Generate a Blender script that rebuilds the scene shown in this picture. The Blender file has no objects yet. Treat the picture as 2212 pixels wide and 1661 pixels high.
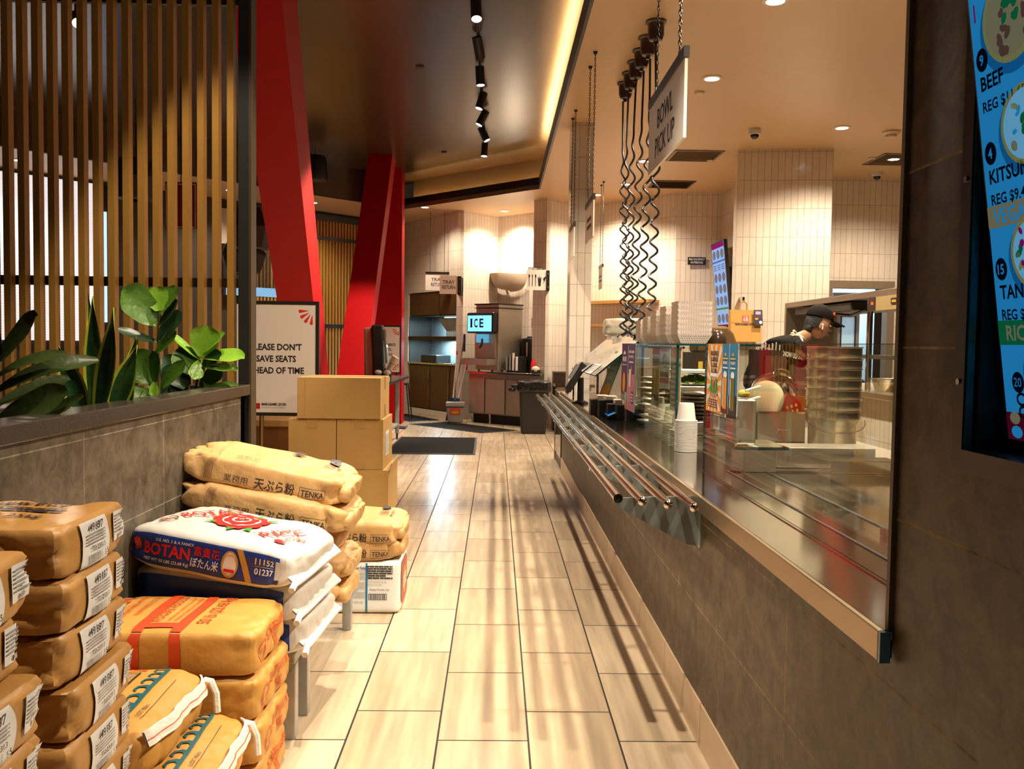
import bpy, bmesh, math, random
from mathutils import Vector, Matrix, noise
from mathutils.geometry import tessellate_polygon
PI = math.pi
sc = bpy.context.scene
col = sc.collection
R = random.Random(7)

# ---------------------------------------------------------------- camera
cd = bpy.data.cameras.new('camera')
cd.sensor_width = 36.0
cd.lens = 1878.0 / 2212.0 * 36.0
cd.clip_start = 0.05
cam = bpy.data.objects.new('camera', cd)
col.objects.link(cam)
Rx, Ux, Fx = Vector((.99973337, -.01808134, .01436184)), Vector((-.01349722, .04706467, .99880065)), Vector((.01873559, .99872818, -.04680807))
cam.matrix_world = Matrix(((Rx.x, Ux.x, -Fx.x, 0), (Rx.y, Ux.y, -Fx.y, 0), (Rx.z, Ux.z, -Fx.z, 1.347), (0, 0, 0, 1)))
sc.camera = cam
sc.view_settings.view_transform = 'Standard'
sc.view_settings.look = 'None'
sc.view_settings.gamma = 1.0
sc.view_settings.use_curve_mapping = False
sc.view_settings.exposure = 0.0
sc.cycles.max_bounces = 10
sc.cycles.transparent_max_bounces = 24
sc.cycles.glossy_bounces = 5
sc.cycles.diffuse_bounces = 4
sc.cycles.caustics_reflective = False
sc.cycles.caustics_refractive = False
sc.cycles.sample_clamp_indirect = 4.0
sc.cycles.use_denoising = True

# ---------------------------------------------------------------- world
w = bpy.data.worlds.new('world'); sc.world = w
w.use_nodes = True
w.node_tree.nodes['Background'].inputs[0].default_value = (1.0, .62, .34, 1)
w.node_tree.nodes['Background'].inputs[1].default_value = 0.018

WARM = (1.0, .83, .62)
def spot(name, loc, target, power, size=70, blend=.6, colour=WARM, radius=.04, parent=None):
    d = bpy.data.lights.new(name, 'SPOT')
    d.energy = power; d.color = colour; d.spot_size = math.radians(size); d.spot_blend = blend; d.shadow_soft_size = radius
    o = bpy.data.objects.new(name, d); col.objects.link(o)
    v = Vector(target) - Vector(loc)
    o.rotation_euler = v.to_track_quat('-Z', 'Y').to_euler()
    o.location = loc
    if parent:
        o.parent = parent; o.location = Vector(loc) - wl(parent)
    return o

# ---------------------------------------------------------------- materials
MATS = {}
def _new(name):
    m = bpy.data.materials.new(name); m.use_nodes = True
    nt = m.node_tree; nt.nodes.clear()
    out = nt.nodes.new('ShaderNodeOutputMaterial')
    return m, nt, out
def _n(nt, t, **kw):
    n = nt.nodes.new(t)
    for k, v in kw.items(): setattr(n, k, v)
    return n
def mat(name, c, rough=.5, metal=0., var=.0, vscale=8., bump=0., bscale=40., emit=None, estr=0., coat=0., spec=.5, alpha=1., stretch=(1, 1, 1), trans=0., sub=0.):
    """principled surface whose colour and relief vary by noise"""
    if name in MATS: return MATS[name]
    m, nt, out = _new(name)
    p = _n(nt, 'ShaderNodeBsdfPrincipled')
    c4 = (*c, 1)
    p.inputs['Roughness'].default_value = rough
    p.inputs['Metallic'].default_value = metal
    p.inputs['Specular IOR Level'].default_value = spec
    p.inputs['Coat Weight'].default_value = coat
    p.inputs['Alpha'].default_value = alpha
    p.inputs['Transmission Weight'].default_value = trans
    tc = _n(nt, 'ShaderNodeTexCoord'); mp = _n(nt, 'ShaderNodeMapping')
    mp.inputs['Scale'].default_value = stretch
    nt.links.new(tc.outputs['Object'], mp.inputs[0])
    nz = _n(nt, 'ShaderNodeTexNoise'); nz.inputs['Scale'].default_value = vscale; nz.inputs['Detail'].default_value = 4
    nt.links.new(mp.outputs[0], nz.inputs['Vector'])
    mx = _n(nt, 'ShaderNodeMix', data_type='RGBA')
    mx.inputs[6].default_value = tuple(max(0, x * (1 - var)) for x in c) + (1,)
    mx.inputs[7].default_value = tuple(min(1, x * (1 + var)) for x in c) + (1,)
    nt.links.new(nz.outputs['Fac'], mx.inputs[0])
    nt.links.new(mx.outputs[2], p.inputs['Base Color'])
    if bump:
        n2 = _n(nt, 'ShaderNodeTexNoise'); n2.inputs['Scale'].default_value = bscale; n2.inputs['Detail'].default_value = 3
        nt.links.new(mp.outputs[0], n2.inputs['Vector'])
        b = _n(nt, 'ShaderNodeBump'); b.inputs['Strength'].default_value = bump; b.inputs['Distance'].default_value = .01
        nt.links.new(n2.outputs['Fac'], b.inputs['Height']); nt.links.new(b.outputs[0], p.inputs['Normal'])
    if estr:
        p.inputs['Emission Color'].default_value = (*(emit or c), 1); p.inputs['Emission Strength'].default_value = estr
    nt.links.new(p.outputs[0], out.inputs[0])
    MATS[name] = m
    return m
def glow(name, c, s):
    if name in MATS: return MATS[name]
    m, nt, out = _new(name)
    e = _n(nt, 'ShaderNodeEmission'); e.inputs[0].default_value = (*c, 1); e.inputs[1].default_value = s
    nt.links.new(e.outputs[0], out.inputs[0]); MATS[name] = m
    return m
def glass(name, tint=(.93, .97, .94), gain=1.0, rough=0.):
    """clear sheet: lets light through and mirrors by Fresnel on both faces"""
    m, nt, out = _new(name)
    t = _n(nt, 'ShaderNodeBsdfTransparent'); t.inputs[0].default_value = (*tint, 1)
    g = _n(nt, 'ShaderNodeBsdfAnisotropic' if hasattr(bpy.types, 'ShaderNodeBsdfAnisotropic') else 'ShaderNodeBsdfGlossy')
    g.inputs['Roughness'].default_value = rough
    geo = _n(nt, 'ShaderNodeNewGeometry')
    ior = _n(nt, 'ShaderNodeMix', data_type='FLOAT'); ior.inputs[2].default_value = 1.52; ior.inputs[3].default_value = 1 / 1.52
    nt.links.new(geo.outputs['Backfacing'], ior.inputs[0])
    fr = _n(nt, 'ShaderNodeFresnel'); nt.links.new(ior.outputs[0], fr.inputs[0])
    mu = _n(nt, 'ShaderNodeMath', operation='MULTIPLY', use_clamp=True); mu.inputs[1].default_value = gain
    nt.links.new(fr.outputs[0], mu.inputs[0])
    mix = _n(nt, 'ShaderNodeMixShader')
    nt.links.new(mu.outputs[0], mix.inputs[0]); nt.links.new(t.outputs[0], mix.inputs[1]); nt.links.new(g.outputs[0], mix.inputs[2])
    nt.links.new(mix.outputs[0], out.inputs[0]); MATS[name] = m
    return m
def tile_mat(name, bw, bh, off, c1, c2, grout, rough, mortar, src='UV', org=(0, 0), mottle=.25, mscale=6., wood=0., bumpy=.0, spec=.5, swap=False, rnoise=0.):
    """tiles laid in a brick pattern; u, v in metres"""
    m, nt, out = _new(name)
    p = _n(nt, 'ShaderNodeBsdfPrincipled'); p.inputs['Specular IOR Level'].default_value = spec
    tc = _n(nt, 'ShaderNodeTexCoord')
    sx = _n(nt, 'ShaderNodeSeparateXYZ'); nt.links.new(tc.outputs[src], sx.inputs[0])
    cx = _n(nt, 'ShaderNodeCombineXYZ')
    a, b = (1, 0) if swap else (0, 1)
    for k, (ax, o) in enumerate(((a, org[0]), (b, org[1]))):
        mt = _n(nt, 'ShaderNodeMath', operation='SUBTRACT'); mt.inputs[1].default_value = o
        nt.links.new(sx.outputs[ax], mt.inputs[0]); nt.links.new(mt.outputs[0], cx.inputs[k])
    br = _n(nt, 'ShaderNodeTexBrick'); br.offset = off; br.squash = 1.
    br.inputs['Scale'].default_value = 1.; br.inputs['Mortar Size'].default_value = mortar; br.inputs['Mortar Smooth'].default_value = .1
    br.inputs['Brick Width'].default_value = bw; br.inputs['Row Height'].default_value = bh
    br.inputs['Color1'].default_value = (*c1, 1); br.inputs['Color2'].default_value = (*c2, 1); br.inputs['Mortar'].default_value = (*grout, 1)
    nt.links.new(cx.outputs[0], br.inputs['Vector'])
    mp = _n(nt, 'ShaderNodeMapping'); nt.links.new(tc.outputs['Object'], mp.inputs[0])
    if wood: mp.inputs['Scale'].default_value = (wood, 1., 1.)
    nz = _n(nt, 'ShaderNodeTexNoise'); nz.inputs['Scale'].default_value = mscale; nz.inputs['Detail'].default_value = 6 if wood else 10; nz.inputs['Roughness'].default_value = .5 if wood else .74; nz.inputs['Distortion'].default_value = .15 if wood else .4
    nt.links.new(mp.outputs[0], nz.inputs['Vector'])
    if wood:   # shift the grain from tile to tile
        ad = _n(nt, 'ShaderNodeVectorMath', operation='ADD')
        nt.links.new(mp.outputs[0], ad.inputs[0]); nt.links.new(br.outputs['Color'], ad.inputs[1]); 
        sc2 = _n(nt, 'ShaderNodeVectorMath', operation='SCALE'); sc2.inputs['Scale'].default_value = 37.
        nt.links.new(br.outputs['Color'], sc2.inputs[0]); nt.links.new(sc2.outputs[0], ad.inputs[1]); nt.links.new(ad.outputs[0], nz.inputs['Vector'])
    mr = _n(nt, 'ShaderNodeMapRange'); mr.inputs[1].default_value = .3; mr.inputs[2].default_value = .7
    mr.inputs[3].default_value = 1 - mottle; mr.inputs[4].default_value = 1 + mottle
    nt.links.new(nz.outputs['Fac'], mr.inputs[0])
    mul = _n(nt, 'ShaderNodeVectorMath', operation='SCALE')
    nt.links.new(br.outputs['Color'], mul.inputs[0]); nt.links.new(mr.outputs[0], mul.inputs['Scale'])
    nt.links.new(mul.outputs[0], p.inputs['Base Color'])
    rr = _n(nt, 'ShaderNodeMapRange'); rr.inputs[3].default_value = rough; rr.inputs[4].default_value = .8
    nt.links.new(br.outputs['Fac'], rr.inputs[0]); nt.links.new(rr.outputs[0], p.inputs['Roughness'])
    bp = _n(nt, 'ShaderNodeBump'); bp.inputs['Strength'].default_value = .6; bp.inputs['Distance'].default_value = .002; bp.invert = True
    nt.links.new(br.outputs['Fac'], bp.inputs['Height'])
    if bumpy:
        nb = _n(nt, 'ShaderNodeTexNoise'); nb.inputs['Scale'].default_value = rnoise or 14.; nb.inputs['Detail'].default_value = 2
        nt.links.new(tc.outputs[src], nb.inputs['Vector'])
        b2 = _n(nt, 'ShaderNodeBump'); b2.inputs['Strength'].default_value = bumpy; b2.inputs['Distance'].default_value = .01
        nt.links.new(nb.outputs['Fac'], b2.inputs['Height']); nt.links.new(bp.outputs[0], b2.inputs['Normal']); nt.links.new(b2.outputs[0], p.inputs['Normal'])
    else: nt.links.new(bp.outputs[0], p.inputs['Normal'])
    nt.links.new(p.outputs[0], out.inputs[0]); MATS[name] = m
    return m

# ---------------------------------------------------------------- mesh helpers
def wl(o):
    v = Vector((0, 0, 0))
    while o: v += o.location; o = o.parent
    return v
_tc = {}
def text2d(s, bold=0.):
    """outline of a line of text as triangles, 1 m type size, left aligned on the baseline"""
    k = (s, bold)
    if k in _tc: return _tc[k]
    c = bpy.data.curves.new('t', 'FONT'); c.body = s; c.resolution_u = 2; c.offset = bold; c.fill_mode = 'FRONT'
    o = bpy.data.objects.new('t', c); col.objects.link(o)
    me = bpy.data.meshes.new_from_object(o.evaluated_get(bpy.context.evaluated_depsgraph_get()))
    vs = [(v.co.x, v.co.y) for v in me.vertices]; fs = [tuple(p.vertices) for p in me.polygons]
    bpy.data.objects.remove(o); bpy.data.curves.remove(c); bpy.data.meshes.remove(me)
    x0 = min([a for a, b in vs] or [0]); x1 = max([a for a, b in vs] or [1])
    _tc[k] = (vs, fs, x0, x1)
    return _tc[k]
class MB:
    def __init__(s): s.v = []; s.f = []; s.mi = []; s.mats = []; s.uv = []; s.hasuv = False
    def m(s, mt):
        if mt not in s.mats: s.mats.append(mt)
        return s.mats.index(mt)
    def add(s, vs, fs, mt, uvs=None):
        b = len(s.v); s.v += [tuple(x) for x in vs]; k = s.m(mt)
        for i, f in enumerate(fs):
            s.f.append([b + j for j in f]); s.mi.append(k); s.uv.append(uvs[i] if uvs else None)
        if uvs: s.hasuv = True
        return s
    def box(s, x0, x1, y0, y1, z0, z1, mt):
        v = [(x, y, z) for x in (x0, x1) for y in (y0, y1) for z in (z0, z1)]
        return s.add(v, [(0, 1, 3, 2), (4, 6, 7, 5), (0, 4, 5, 1), (2, 3, 7, 6), (0, 2, 6, 4), (1, 5, 7, 3)], mt)
    def hexa(s, p, mt):
        """8 corners: bottom ring 0-3 counter-clockwise from above, top ring 4-7"""
        return s.add(p, [(3, 2, 1, 0), (4, 5, 6, 7), (0, 1, 5, 4), (1, 2, 6, 5), (2, 3, 7, 6), (3, 0, 4, 7)], mt)
    def obox(s, c, ux, uy, uz, mt):
        c, ux, uy, uz = map(Vector, (c, ux, uy, uz))
        p = [c - ux - uy - uz, c + ux - uy - uz, c + ux + uy - uz, c - ux + uy - uz, c - ux - uy + uz, c + ux - uy + uz, c + ux + uy + uz, c - ux + uy + uz]
        return s.hexa(p, mt)
    def quad(s, a, b, c, d, mt): return s.add([a, b, c, d], [(0, 1, 2, 3)], mt)
    def tube(s, pts, r, mt, seg=10, cap=True):
        pts = [Vector(p) for p in pts]; n = len(pts); rr = r if isinstance(r, (list, tuple)) else [r] * n
        vs = []; up = None
        for i, p in enumerate(pts):
            t = (pts[min(i + 1, n - 1)] - pts[max(i - 1, 0)]).normalized()
            if up is None:
                up = Vector((0, 0, 1)) if abs(t.z) < .9 else Vector((1, 0, 0))
            a = t.cross(up); a = a.normalized() if a.length > 1e-6 else Vector((1, 0, 0)); b = a.cross(t); up = b
            for k in range(seg):
                an = 2 * PI * k / seg; vs.append(p + (a * math.cos(an) + b * math.sin(an)) * rr[i])
        fs = [(i * seg + k, i * seg + (k + 1) % seg, (i + 1) * seg + (k + 1) % seg, (i + 1) * seg + k) for i in range(n - 1) for k in range(seg)]
        if cap: fs += [tuple(range(seg))[::-1], tuple((n - 1) * seg + k for k in range(seg))]
        return s.add(vs, fs, mt)
    def lathe(s, prof, c, mt, seg=24, axis=None, closed=False):
        """profile of (radius, height) turned about an axis through c"""
        c = Vector(c); q = Vector(axis or (0, 0, 1)).normalized().to_track_quat('Z', 'Y').to_matrix() if axis else Matrix.Identity(3)
        vs = [c + q @ Vector((r * math.cos(2 * PI * k / seg), r * math.sin(2 * PI * k / seg), z)) for r, z in prof for k in range(seg)]
        n = len(prof)
        fs = [(i * seg + k, i * seg + (k + 1) % seg, ((i + 1) % n) * seg + (k + 1) % seg, ((i + 1) % n) * seg + k) for i in range(n if closed else n - 1) for k in range(seg)]
        return s.add(vs, fs, mt)
    def disc(s, c, r, mt, seg=20, axis=None):
        c = Vector(c); q = Vector(axis).normalized().to_track_quat('Z', 'Y').to_matrix() if axis else Matrix.Identity(3)
        return s.add([c + q @ Vector((r * math.cos(2 * PI * k / seg), r * math.sin(2 * PI * k / seg), 0)) for k in range(seg)], [tuple(range(seg))], mt)
    def ball(s, c, r, mt, nu=14, nv=9, rot=None):
        c = Vector(c); r = Vector(r) if not isinstance(r, (int, float)) else Vector((r, r, r))
        vs = []
        for j in range(nv + 1):
            t = PI * j / nv
            for k in range(nu):
                a = 2 * PI * k / nu
                q = Vector((r.x * math.sin(t) * math.cos(a), r.y * math.sin(t) * math.sin(a), -r.z * math.cos(t)))
                vs.append(c + (rot @ q if rot else q))
        fs = [(j * nu + k, j * nu + (k + 1) % nu, (j + 1) * nu + (k + 1) % nu, (j + 1) * nu + k) for j in range(nv) for k in range(nu)]
        return s.add(vs, fs, mt)
    def prism(s, poly, d, mt):
        """polygon of 3-D points pushed along d"""
        d = Vector(d); p = [Vector(q) for q in poly]; n = len(p)
        return s.add(p + [q + d for q in p], [tuple(range(n))[::-1], tuple(range(n, 2 * n))] + [(i, (i + 1) % n, n + (i + 1) % n, n + i) for i in range(n)], mt)
    def surf(s, fn, nu, nv, mt):
        vs = [fn(i / nu, j / nv) for j in range(nv + 1) for i in range(nu + 1)]
        fs = [(j * (nu + 1) + i, j * (nu + 1) + i + 1, (j + 1) * (nu + 1) + i + 1, (j + 1) * (nu + 1) + i) for j in range(nv) for i in range(nu)]
        return s.add(vs, fs, mt)
    def decal(s, tris, fn, mt, maxlen=.03):
        """flat triangles laid on a curved face by fn(x, y) -> point, cut fine enough to follow it"""
        st = list(tris); vs = []; fs = []; idx = {}
        def vi(p):
            k = (round(p[0], 5), round(p[1], 5))
            if k not in idx: idx[k] = len(vs); vs.append(fn(*p))
            return idx[k]
        while st:
            a, b, c = st.pop()
            l = [math.dist(a, b), math.dist(b, c), math.dist(c, a)]; i = l.index(max(l))
            if l[i] > maxlen:
                a, b, c = [(a, b, c), (b, c, a), (c, a, b)][i]
                h = ((a[0] + b[0]) / 2, (a[1] + b[1]) / 2); st += [(a, h, c), (h, b, c)]
            else: fs.append((vi(a), vi(b), vi(c)))
        return s.add(vs, fs, mt)
    def dpoly(s, poly, fn, mt, maxlen=.03):
        t = tessellate_polygon([[Vector((x, y, 0)) for x, y in poly]])
        tr = []
        for a, b, c in t:
            A, B, C = poly[a], poly[b], poly[c]
            if (B[0] - A[0]) * (C[1] - A[1]) - (B[1] - A[1]) * (C[0] - A[0]) < 0: B, C = C, B
            tr.append((A, B, C))
        return s.decal(tr, fn, mt, maxlen)
    def drect(s, x0, x1, y0, y1, fn, mt, maxlen=.03): return s.dpoly([(x0, y0), (x1, y0), (x1, y1), (x0, y1)], fn, mt, maxlen)
    def dframe(s, x0, x1, y0, y1, t, fn, mt):
        s.drect(x0, x1, y0, y0 + t, fn, mt); s.drect(x0, x1, y1 - t, y1, fn, mt); s.drect(x0, x0 + t, y0, y1, fn, mt); s.drect(x1 - t, x1, y0, y1, fn, mt); return s
    def dtext(s, t, x, y, h, fn, mt, al='l', bold=0., sx=1., rot=0., maxlen=.03, fit=None):
        """line of text: h = cap height in metres, fit = width to squeeze it into"""
        vs, fs, x0, x1 = text2d(t, bold); k = h / .70; kx = k * sx
        if fit: kx = fit / max(x1 - x0, 1e-6)
        ox = {'l': -x0, 'c': -(x0 + x1) / 2, 'r': -x1}[al]; ca, sa = math.cos(rot), math.sin(rot)
        P = [((a + ox) * kx, b * k) for a, b in vs]; P = [(x + a * ca - b * sa, y + a * sa + b * ca) for a, b in P]
        tr = []
        for f in fs:
            for i in range(1, len(f) - 1): tr.append((P[f[0]], P[f[i]], P[f[i + 1]]))
        return s.decal(tr, fn, mt, maxlen)
    def dellipse(s, x, y, rx, ry, fn, mt, seg=24, rot=0.):
        return s.dpoly([(x + rx * math.cos(2 * PI * k / seg) * math.cos(rot) - ry * math.sin(2 * PI * k / seg) * math.sin(rot), y + rx * math.cos(2 * PI * k / seg) * math.sin(rot) + ry * math.sin(2 * PI * k / seg) * math.cos(rot)) for k in range(seg)], fn, mt)
    def dring(s, x, y, rx, ry, t, fn, mt, seg=24):
        for k in range(seg):
            a, b = 2 * PI * k / seg, 2 * PI * (k + 1) / seg
            s.dpoly([(x + rx * math.cos(a), y + ry * math.sin(a)), (x + rx * math.cos(b), y + ry * math.sin(b)), (x + (rx - t) * math.cos(b), y + (ry - t) * math.sin(b)), (x + (rx - t) * math.cos(a), y + (ry - t) * math.sin(a))], fn, mt)
        return s
    def dlines(s, x0, x1, y0, y1, n, fn, mt, seed=1, fill=.5):
        """rows of print too small to read"""
        r = random.Random(seed); dy = (y1 - y0) / n
        for i in range(n):
            y = y1 - (i + 1) * dy; x = x0
            while x < x1 - .002:
                wd = min(r.uniform(.06, .3) * (x1 - x0), x1 - x)
                if i % 5 == 4 and x > x0 + .6 * (x1 - x0): break
                s.drect(x, x + wd * .93, y + dy * .2, y + dy * (.2 + fill), fn, mt); x += wd
        return s
    def dbars(s, x0, x1, y0, y1, n, fn, mt, seed=3):
        r = random.Random(seed); d = (x1 - x0) / n
        for i in range(n): s.drect(x0 + i * d, x0 + i * d + d * r.choice((.3, .45, .7)), y0, y1, fn, mt)
        return s
    def build(s, name, parent=None, at=None, smooth=False, bevel=0., angle=35, kind=None, sub=0, label=None):
        o0 = wl(parent) if parent else Vector(at or (0, 0, 0))
        me = bpy.data.meshes.new(name)
        me.from_pydata([Vector(p) - o0 for p in s.v], [], s.f)
        for mt in s.mats: me.materials.append(mt)
        me.polygons.foreach_set('material_index', s.mi)
        if s.hasuv:
            ul = me.uv_layers.new(name='uv')
            for pl, u in zip(me.polygons, s.uv):
                if u:
                    for li, c in zip(pl.loop_indices, u): ul.data[li].uv = c
        if smooth:
            me.shade_smooth()
            if angle < 180: me.set_sharp_from_angle(angle=math.radians(angle))
        me.update()
        o = bpy.data.objects.new(name, me); col.objects.link(o)
        if parent: o.parent = parent
        elif at: o.location = at
        if bevel:
            b = o.modifiers.new('edge', 'BEVEL'); b.width = bevel; b.segments = 2; b.limit_method = 'ANGLE'; b.angle_limit = math.radians(40)
            b.harden_normals = False
        if sub:
            b = o.modifiers.new('round', 'SUBSURF'); b.levels = sub; b.render_levels = sub
        if kind: o['kind'] = kind
        if label: o['label'] = label
        return o
def tag(o, label, cat, group=None, kind='thing'):
    o['label'] = label; o['category'] = cat; o['kind'] = kind
    if group: o['group'] = group
    return o
def thing(name, loc, label, cat, group=None, rz=0.):
    o = bpy.data.objects.new(name, None); col.objects.link(o)
    o.location = loc; o.rotation_euler = (0, 0, rz); o.empty_display_size = .05
    return tag(o, label, cat, group)
def dup(root, loc, label, rz=None):
    def cp(o, par):
        c = o.copy(); col.objects.link(c)
        if par: c.parent = par; c.matrix_parent_inverse = o.matrix_parent_inverse.copy()
        for ch in list(o.children): cp(ch, c)
        return c
    r = cp(root, None); r.location = loc
    if rz is not None: r.rotation_euler = (0, 0, rz)
    r['label'] = label
    return r
def plane_fn(o, ux, uy, off=.0008):
    """maps flat print coordinates onto a plane"""
    o, ux, uy = Vector(o), Vector(ux).normalized(), Vector(uy).normalized(); n = ux.cross(uy) * off
    return lambda x, y: o + ux * x + uy * y + n
def lerp(a, b, t): return Vector(a) * (1 - t) + Vector(b) * t
# ================================================================ the setting
Z1, Z2 = 3.66, 4.17
WALLT = tile_mat('white_stacked_tile', .077, .33, 0., (.67, .59, .50), (.72, .64, .55), (.27, .20, .15), .16, .0022, mottle=.05, bumpy=.22)
FLOORT = tile_mat('beige_plank_tile', .6096, .309, .385, (.43, .325, .215), (.56, .445, .315), (.012, .008, .005), .24, .0036, src='Object', org=(2.753 - .385 * .6096, -.182), mottle=.20, mscale=1.5, wood=16., swap=True)
STONET = tile_mat('grey_brown_stone_tile', .605, .30, 0., (.064, .045, .024), (.084, .060, .032), (.26, .185, .105), .45, .0022, mottle=.88, mscale=12., org=(1.66, .15), spec=.35)
STONEL = tile_mat('grey_stone_tile', .61, .30, 0., (.094, .078, .056), (.112, .092, .066), (.26, .22, .165), .45, .0022, mottle=.72, mscale=13., org=(2.61, .15), spec=.35)
BASET = tile_mat('beige_base_tile', .61, .6, 0., (.52, .39, .25), (.60, .46, .31), (.05, .035, .02), .3, .002, mottle=.15, mscale=2., org=(.2, -.2))
CEIL = mat('cream_paint', (.64, .43, .235), .38, var=.03, spec=.5)
DARKC = mat('dark_gloss_paint', (.062, .035, .015), .26, var=.12, vscale=1.2, bump=.05, bscale=1.4, spec=.8)
COVE = mat('brown_cove_paint', (.10, .065, .035), .5, var=.05)
BLACK = mat('black_metal', (.012, .011, .010), .38)
STEEL = mat('brushed_steel', (.50, .44, .36), .34, 1., var=.12, vscale=3., stretch=(1, 14, 1))
STEELX = mat('polished_steel', (.70, .64, .56), .12, 1., var=.06)
STEELB = mat('cool_steel_sheet', (.40, .46, .47), .42, .75, var=.35, vscale=5.)
WOODS = mat('tan_slat_wood', (.44, .225, .040), .5, var=.14, vscale=6., stretch=(14, 14, .6))
PLAIN = mat('dark_plaster', (.05, .035, .025), .8, var=.1)  # dark brown plaster, one even tone

def slab(name, poly, z0, z1, mt, kind='structure'):
    b = MB(); b.prism([(x, y, z0) for x, y in poly], (0, 0, z1 - z0), mt); return b.build(name, kind=kind)
def wall(name, a, bb, z0, z1, mt, th=.12, side=1, mb=None):
    """upright slab from a to b; its face runs along a-b, thickness goes away to the given side"""
    a, bb = Vector((*a, 0)), Vector((*bb, 0)); d = (bb - a); L = d.length; d.normalize(); nn = Vector((-d.y, d.x, 0)) * th * side
    p = [a, bb, bb + nn, a + nn]; v = [q + Vector((0, 0, z0)) for q in p] + [q + Vector((0, 0, z1)) for q in p]
    F = [(0, 1, 5, 4), (1, 2, 6, 5), (2, 3, 7, 6), (3, 0, 4, 7), (4, 5, 6, 7), (3, 2, 1, 0)]
    us = [0, L, L + th, L + th + L]; U = [us[0], us[1], us[2], us[3], us[0], us[1], us[2], us[3]]
    uv = [[(U[i], v[i].z) for i in f] for f in F]; uv[3] = [(us[3], z0), (us[3] + th, z0), (us[3] + th, z1), (us[3], z1)]
    own = mb is None; mb = mb or MB(); mb.add(v, F, mt, uv)
    return mb.build(name, kind='structure') if own else mb

slab('floor', [(-12, -3), (9, -3), (9, 20), (-12, 20)], -.1, 0, FLOORT)
slab('ceiling', [(.615, -3), (9, -3), (9, 20), (-12, 20), (-12, 4.85), (-3.7, 13.15), (-1.62, 15.22), (.615, 13.04)], Z1, Z1 + .06, CEIL)
slab('ceiling_coffer', [(-12, -3), (.90, -3), (.90, 13.3), (-1.62, 15.75), (-12, 5.4)], Z2, Z2 + .05, DARKC)
# the coffer's upright sides: lip, light trough and back wall of the cove
b = MB()
b.box(.60, .625, -3, 13.04, Z1 - .005, Z1 + .17, BLACK)
q0, q1 = Vector((.615, 13.04)), Vector((-1.62, 15.22)); dn = (q1 - q0).normalized(); nr = Vector((dn.y, -dn.x))   # nr points out of the coffer
if nr.y < 0: nr = -nr
b.hexa([(*(q0 + s * nr * .0 + (0 if 1 else 0) * dn), Z1 - .005) for s in (0,)] + [(*(q1), Z1 - .005), (*(q1 + nr * .025), Z1 - .005), (*(q0 + nr * .025), Z1 - .005), (*q0, Z1 + .17), (*q1, Z1 + .17), (*(q1 + nr * .025), Z1 + .17), (*(q0 + nr * .025), Z1 + .17)], BLACK)
b.build('trim_1', kind='structure')
b = MB()
b.box(.83, .90, -3, 13.25, Z1 + .06, Z2, COVE)
s0, s1 = q0 + nr * .20 + Vector((.12, -.05)), q1 + nr * .20
b.hexa([(*s0, Z1 + .06), (*s1, Z1 + .06), (*(s1 + nr * .05), Z1 + .06), (*(s0 + nr * .05), Z1 + .06), (*s0, Z2), (*s1, Z2), (*(s1 + nr * .05), Z2), (*(s0 + nr * .05), Z2)], COVE)
b.build('wall_cove', kind='structure')
wall('wall_coffer_left', (-1.62, 15.22), (-12, 4.85), Z1, Z2, DARKC, th=.05, side=-1)
# walls of the serving hall
_a, _b = Vector((-1.842, 17.08)), Vector((-.70, 15.36)); _u = (_b - _a).normalized(); b = MB()
for s0, s1, z0, z1 in ((0, .245, 0, Z1), (2.045, 2.0647, 0, Z1), (.245, 2.045, 2.285, Z1), (.245, 2.045, 0, .098)):
    k = len(b.uv); wall('', tuple(_a + _u * s0), tuple(_a + _u * s1), z0, z1, WALLT, mb=b)
    for i in range(k, len(b.uv)): b.uv[i] = [(q[0] + s0, q[1]) for q in b.uv[i]]
b.build('wall_tray_return', kind='structure')
wall('wall_pier_left', (-.70, 15.36), (-.592, 15.292), 0, Z1, WALLT, th=.3)
wall('wall_niche_left', (-.592, 15.292), (.019, 15.996), 0, Z1, WALLT)
wall('wall_niche_right', (.019, 15.996), (.83, 15.185), 0, Z1, WALLT)
b = MB(); wall('', (.775, 13.87), (.844, 13.929), 0, Z1, WALLT, th=.3, mb=b); wall('', (.844, 13.929), (1.47, 14.50), 0, Z1, WALLT, mb=b); wall('', (.83, 15.2), (.775, 13.87), 0, Z1, WALLT, th=.05, mb=b)
b.build('wall_pier_middle', kind='structure')
wall('wall_kitchen_back_left', (1.47, 14.50), (2.692, 13.17), 0, Z1, WALLT)
wall('wall_kitchen_back', (2.692, 13.17), (3.37, 13.15), 0, Z1, WALLT)
wall('wall_kitchen_side', (3.37, 13.15), (3.37, 10.7), 0, Z1, WALLT)
b = MB()
wall('', (2.81, 10.27), (3.88, 10.12), 0, Z1, WALLT, th=.28, mb=b)
b.build('wall_pillar', kind='structure')
b = MB()
wall('', (3.7, 11.85), (4.52, 11.85), 0, Z1, WALLT, mb=b); wall('', (4.52, 11.85), (5.42, 11.85), 2.27, Z1, WALLT, mb=b); wall('', (5.42, 11.85), (8.0, 11.85), 0, Z1, WALLT, mb=b)
b.build('wall_kitchen_right', kind='structure')
wall('wall_serving_pillar', (.765, 9.16), (.99, 9.16), 0, Z1, WALLT, th=.35)
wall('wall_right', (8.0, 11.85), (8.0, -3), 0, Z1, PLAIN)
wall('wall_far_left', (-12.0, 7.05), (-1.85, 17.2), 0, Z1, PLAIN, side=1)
b = MB(); b.box(-1.93, -1.845, 16.98, 17.1, 0, Z1, BLACK); b.build('trim_2', kind='structure')
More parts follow.
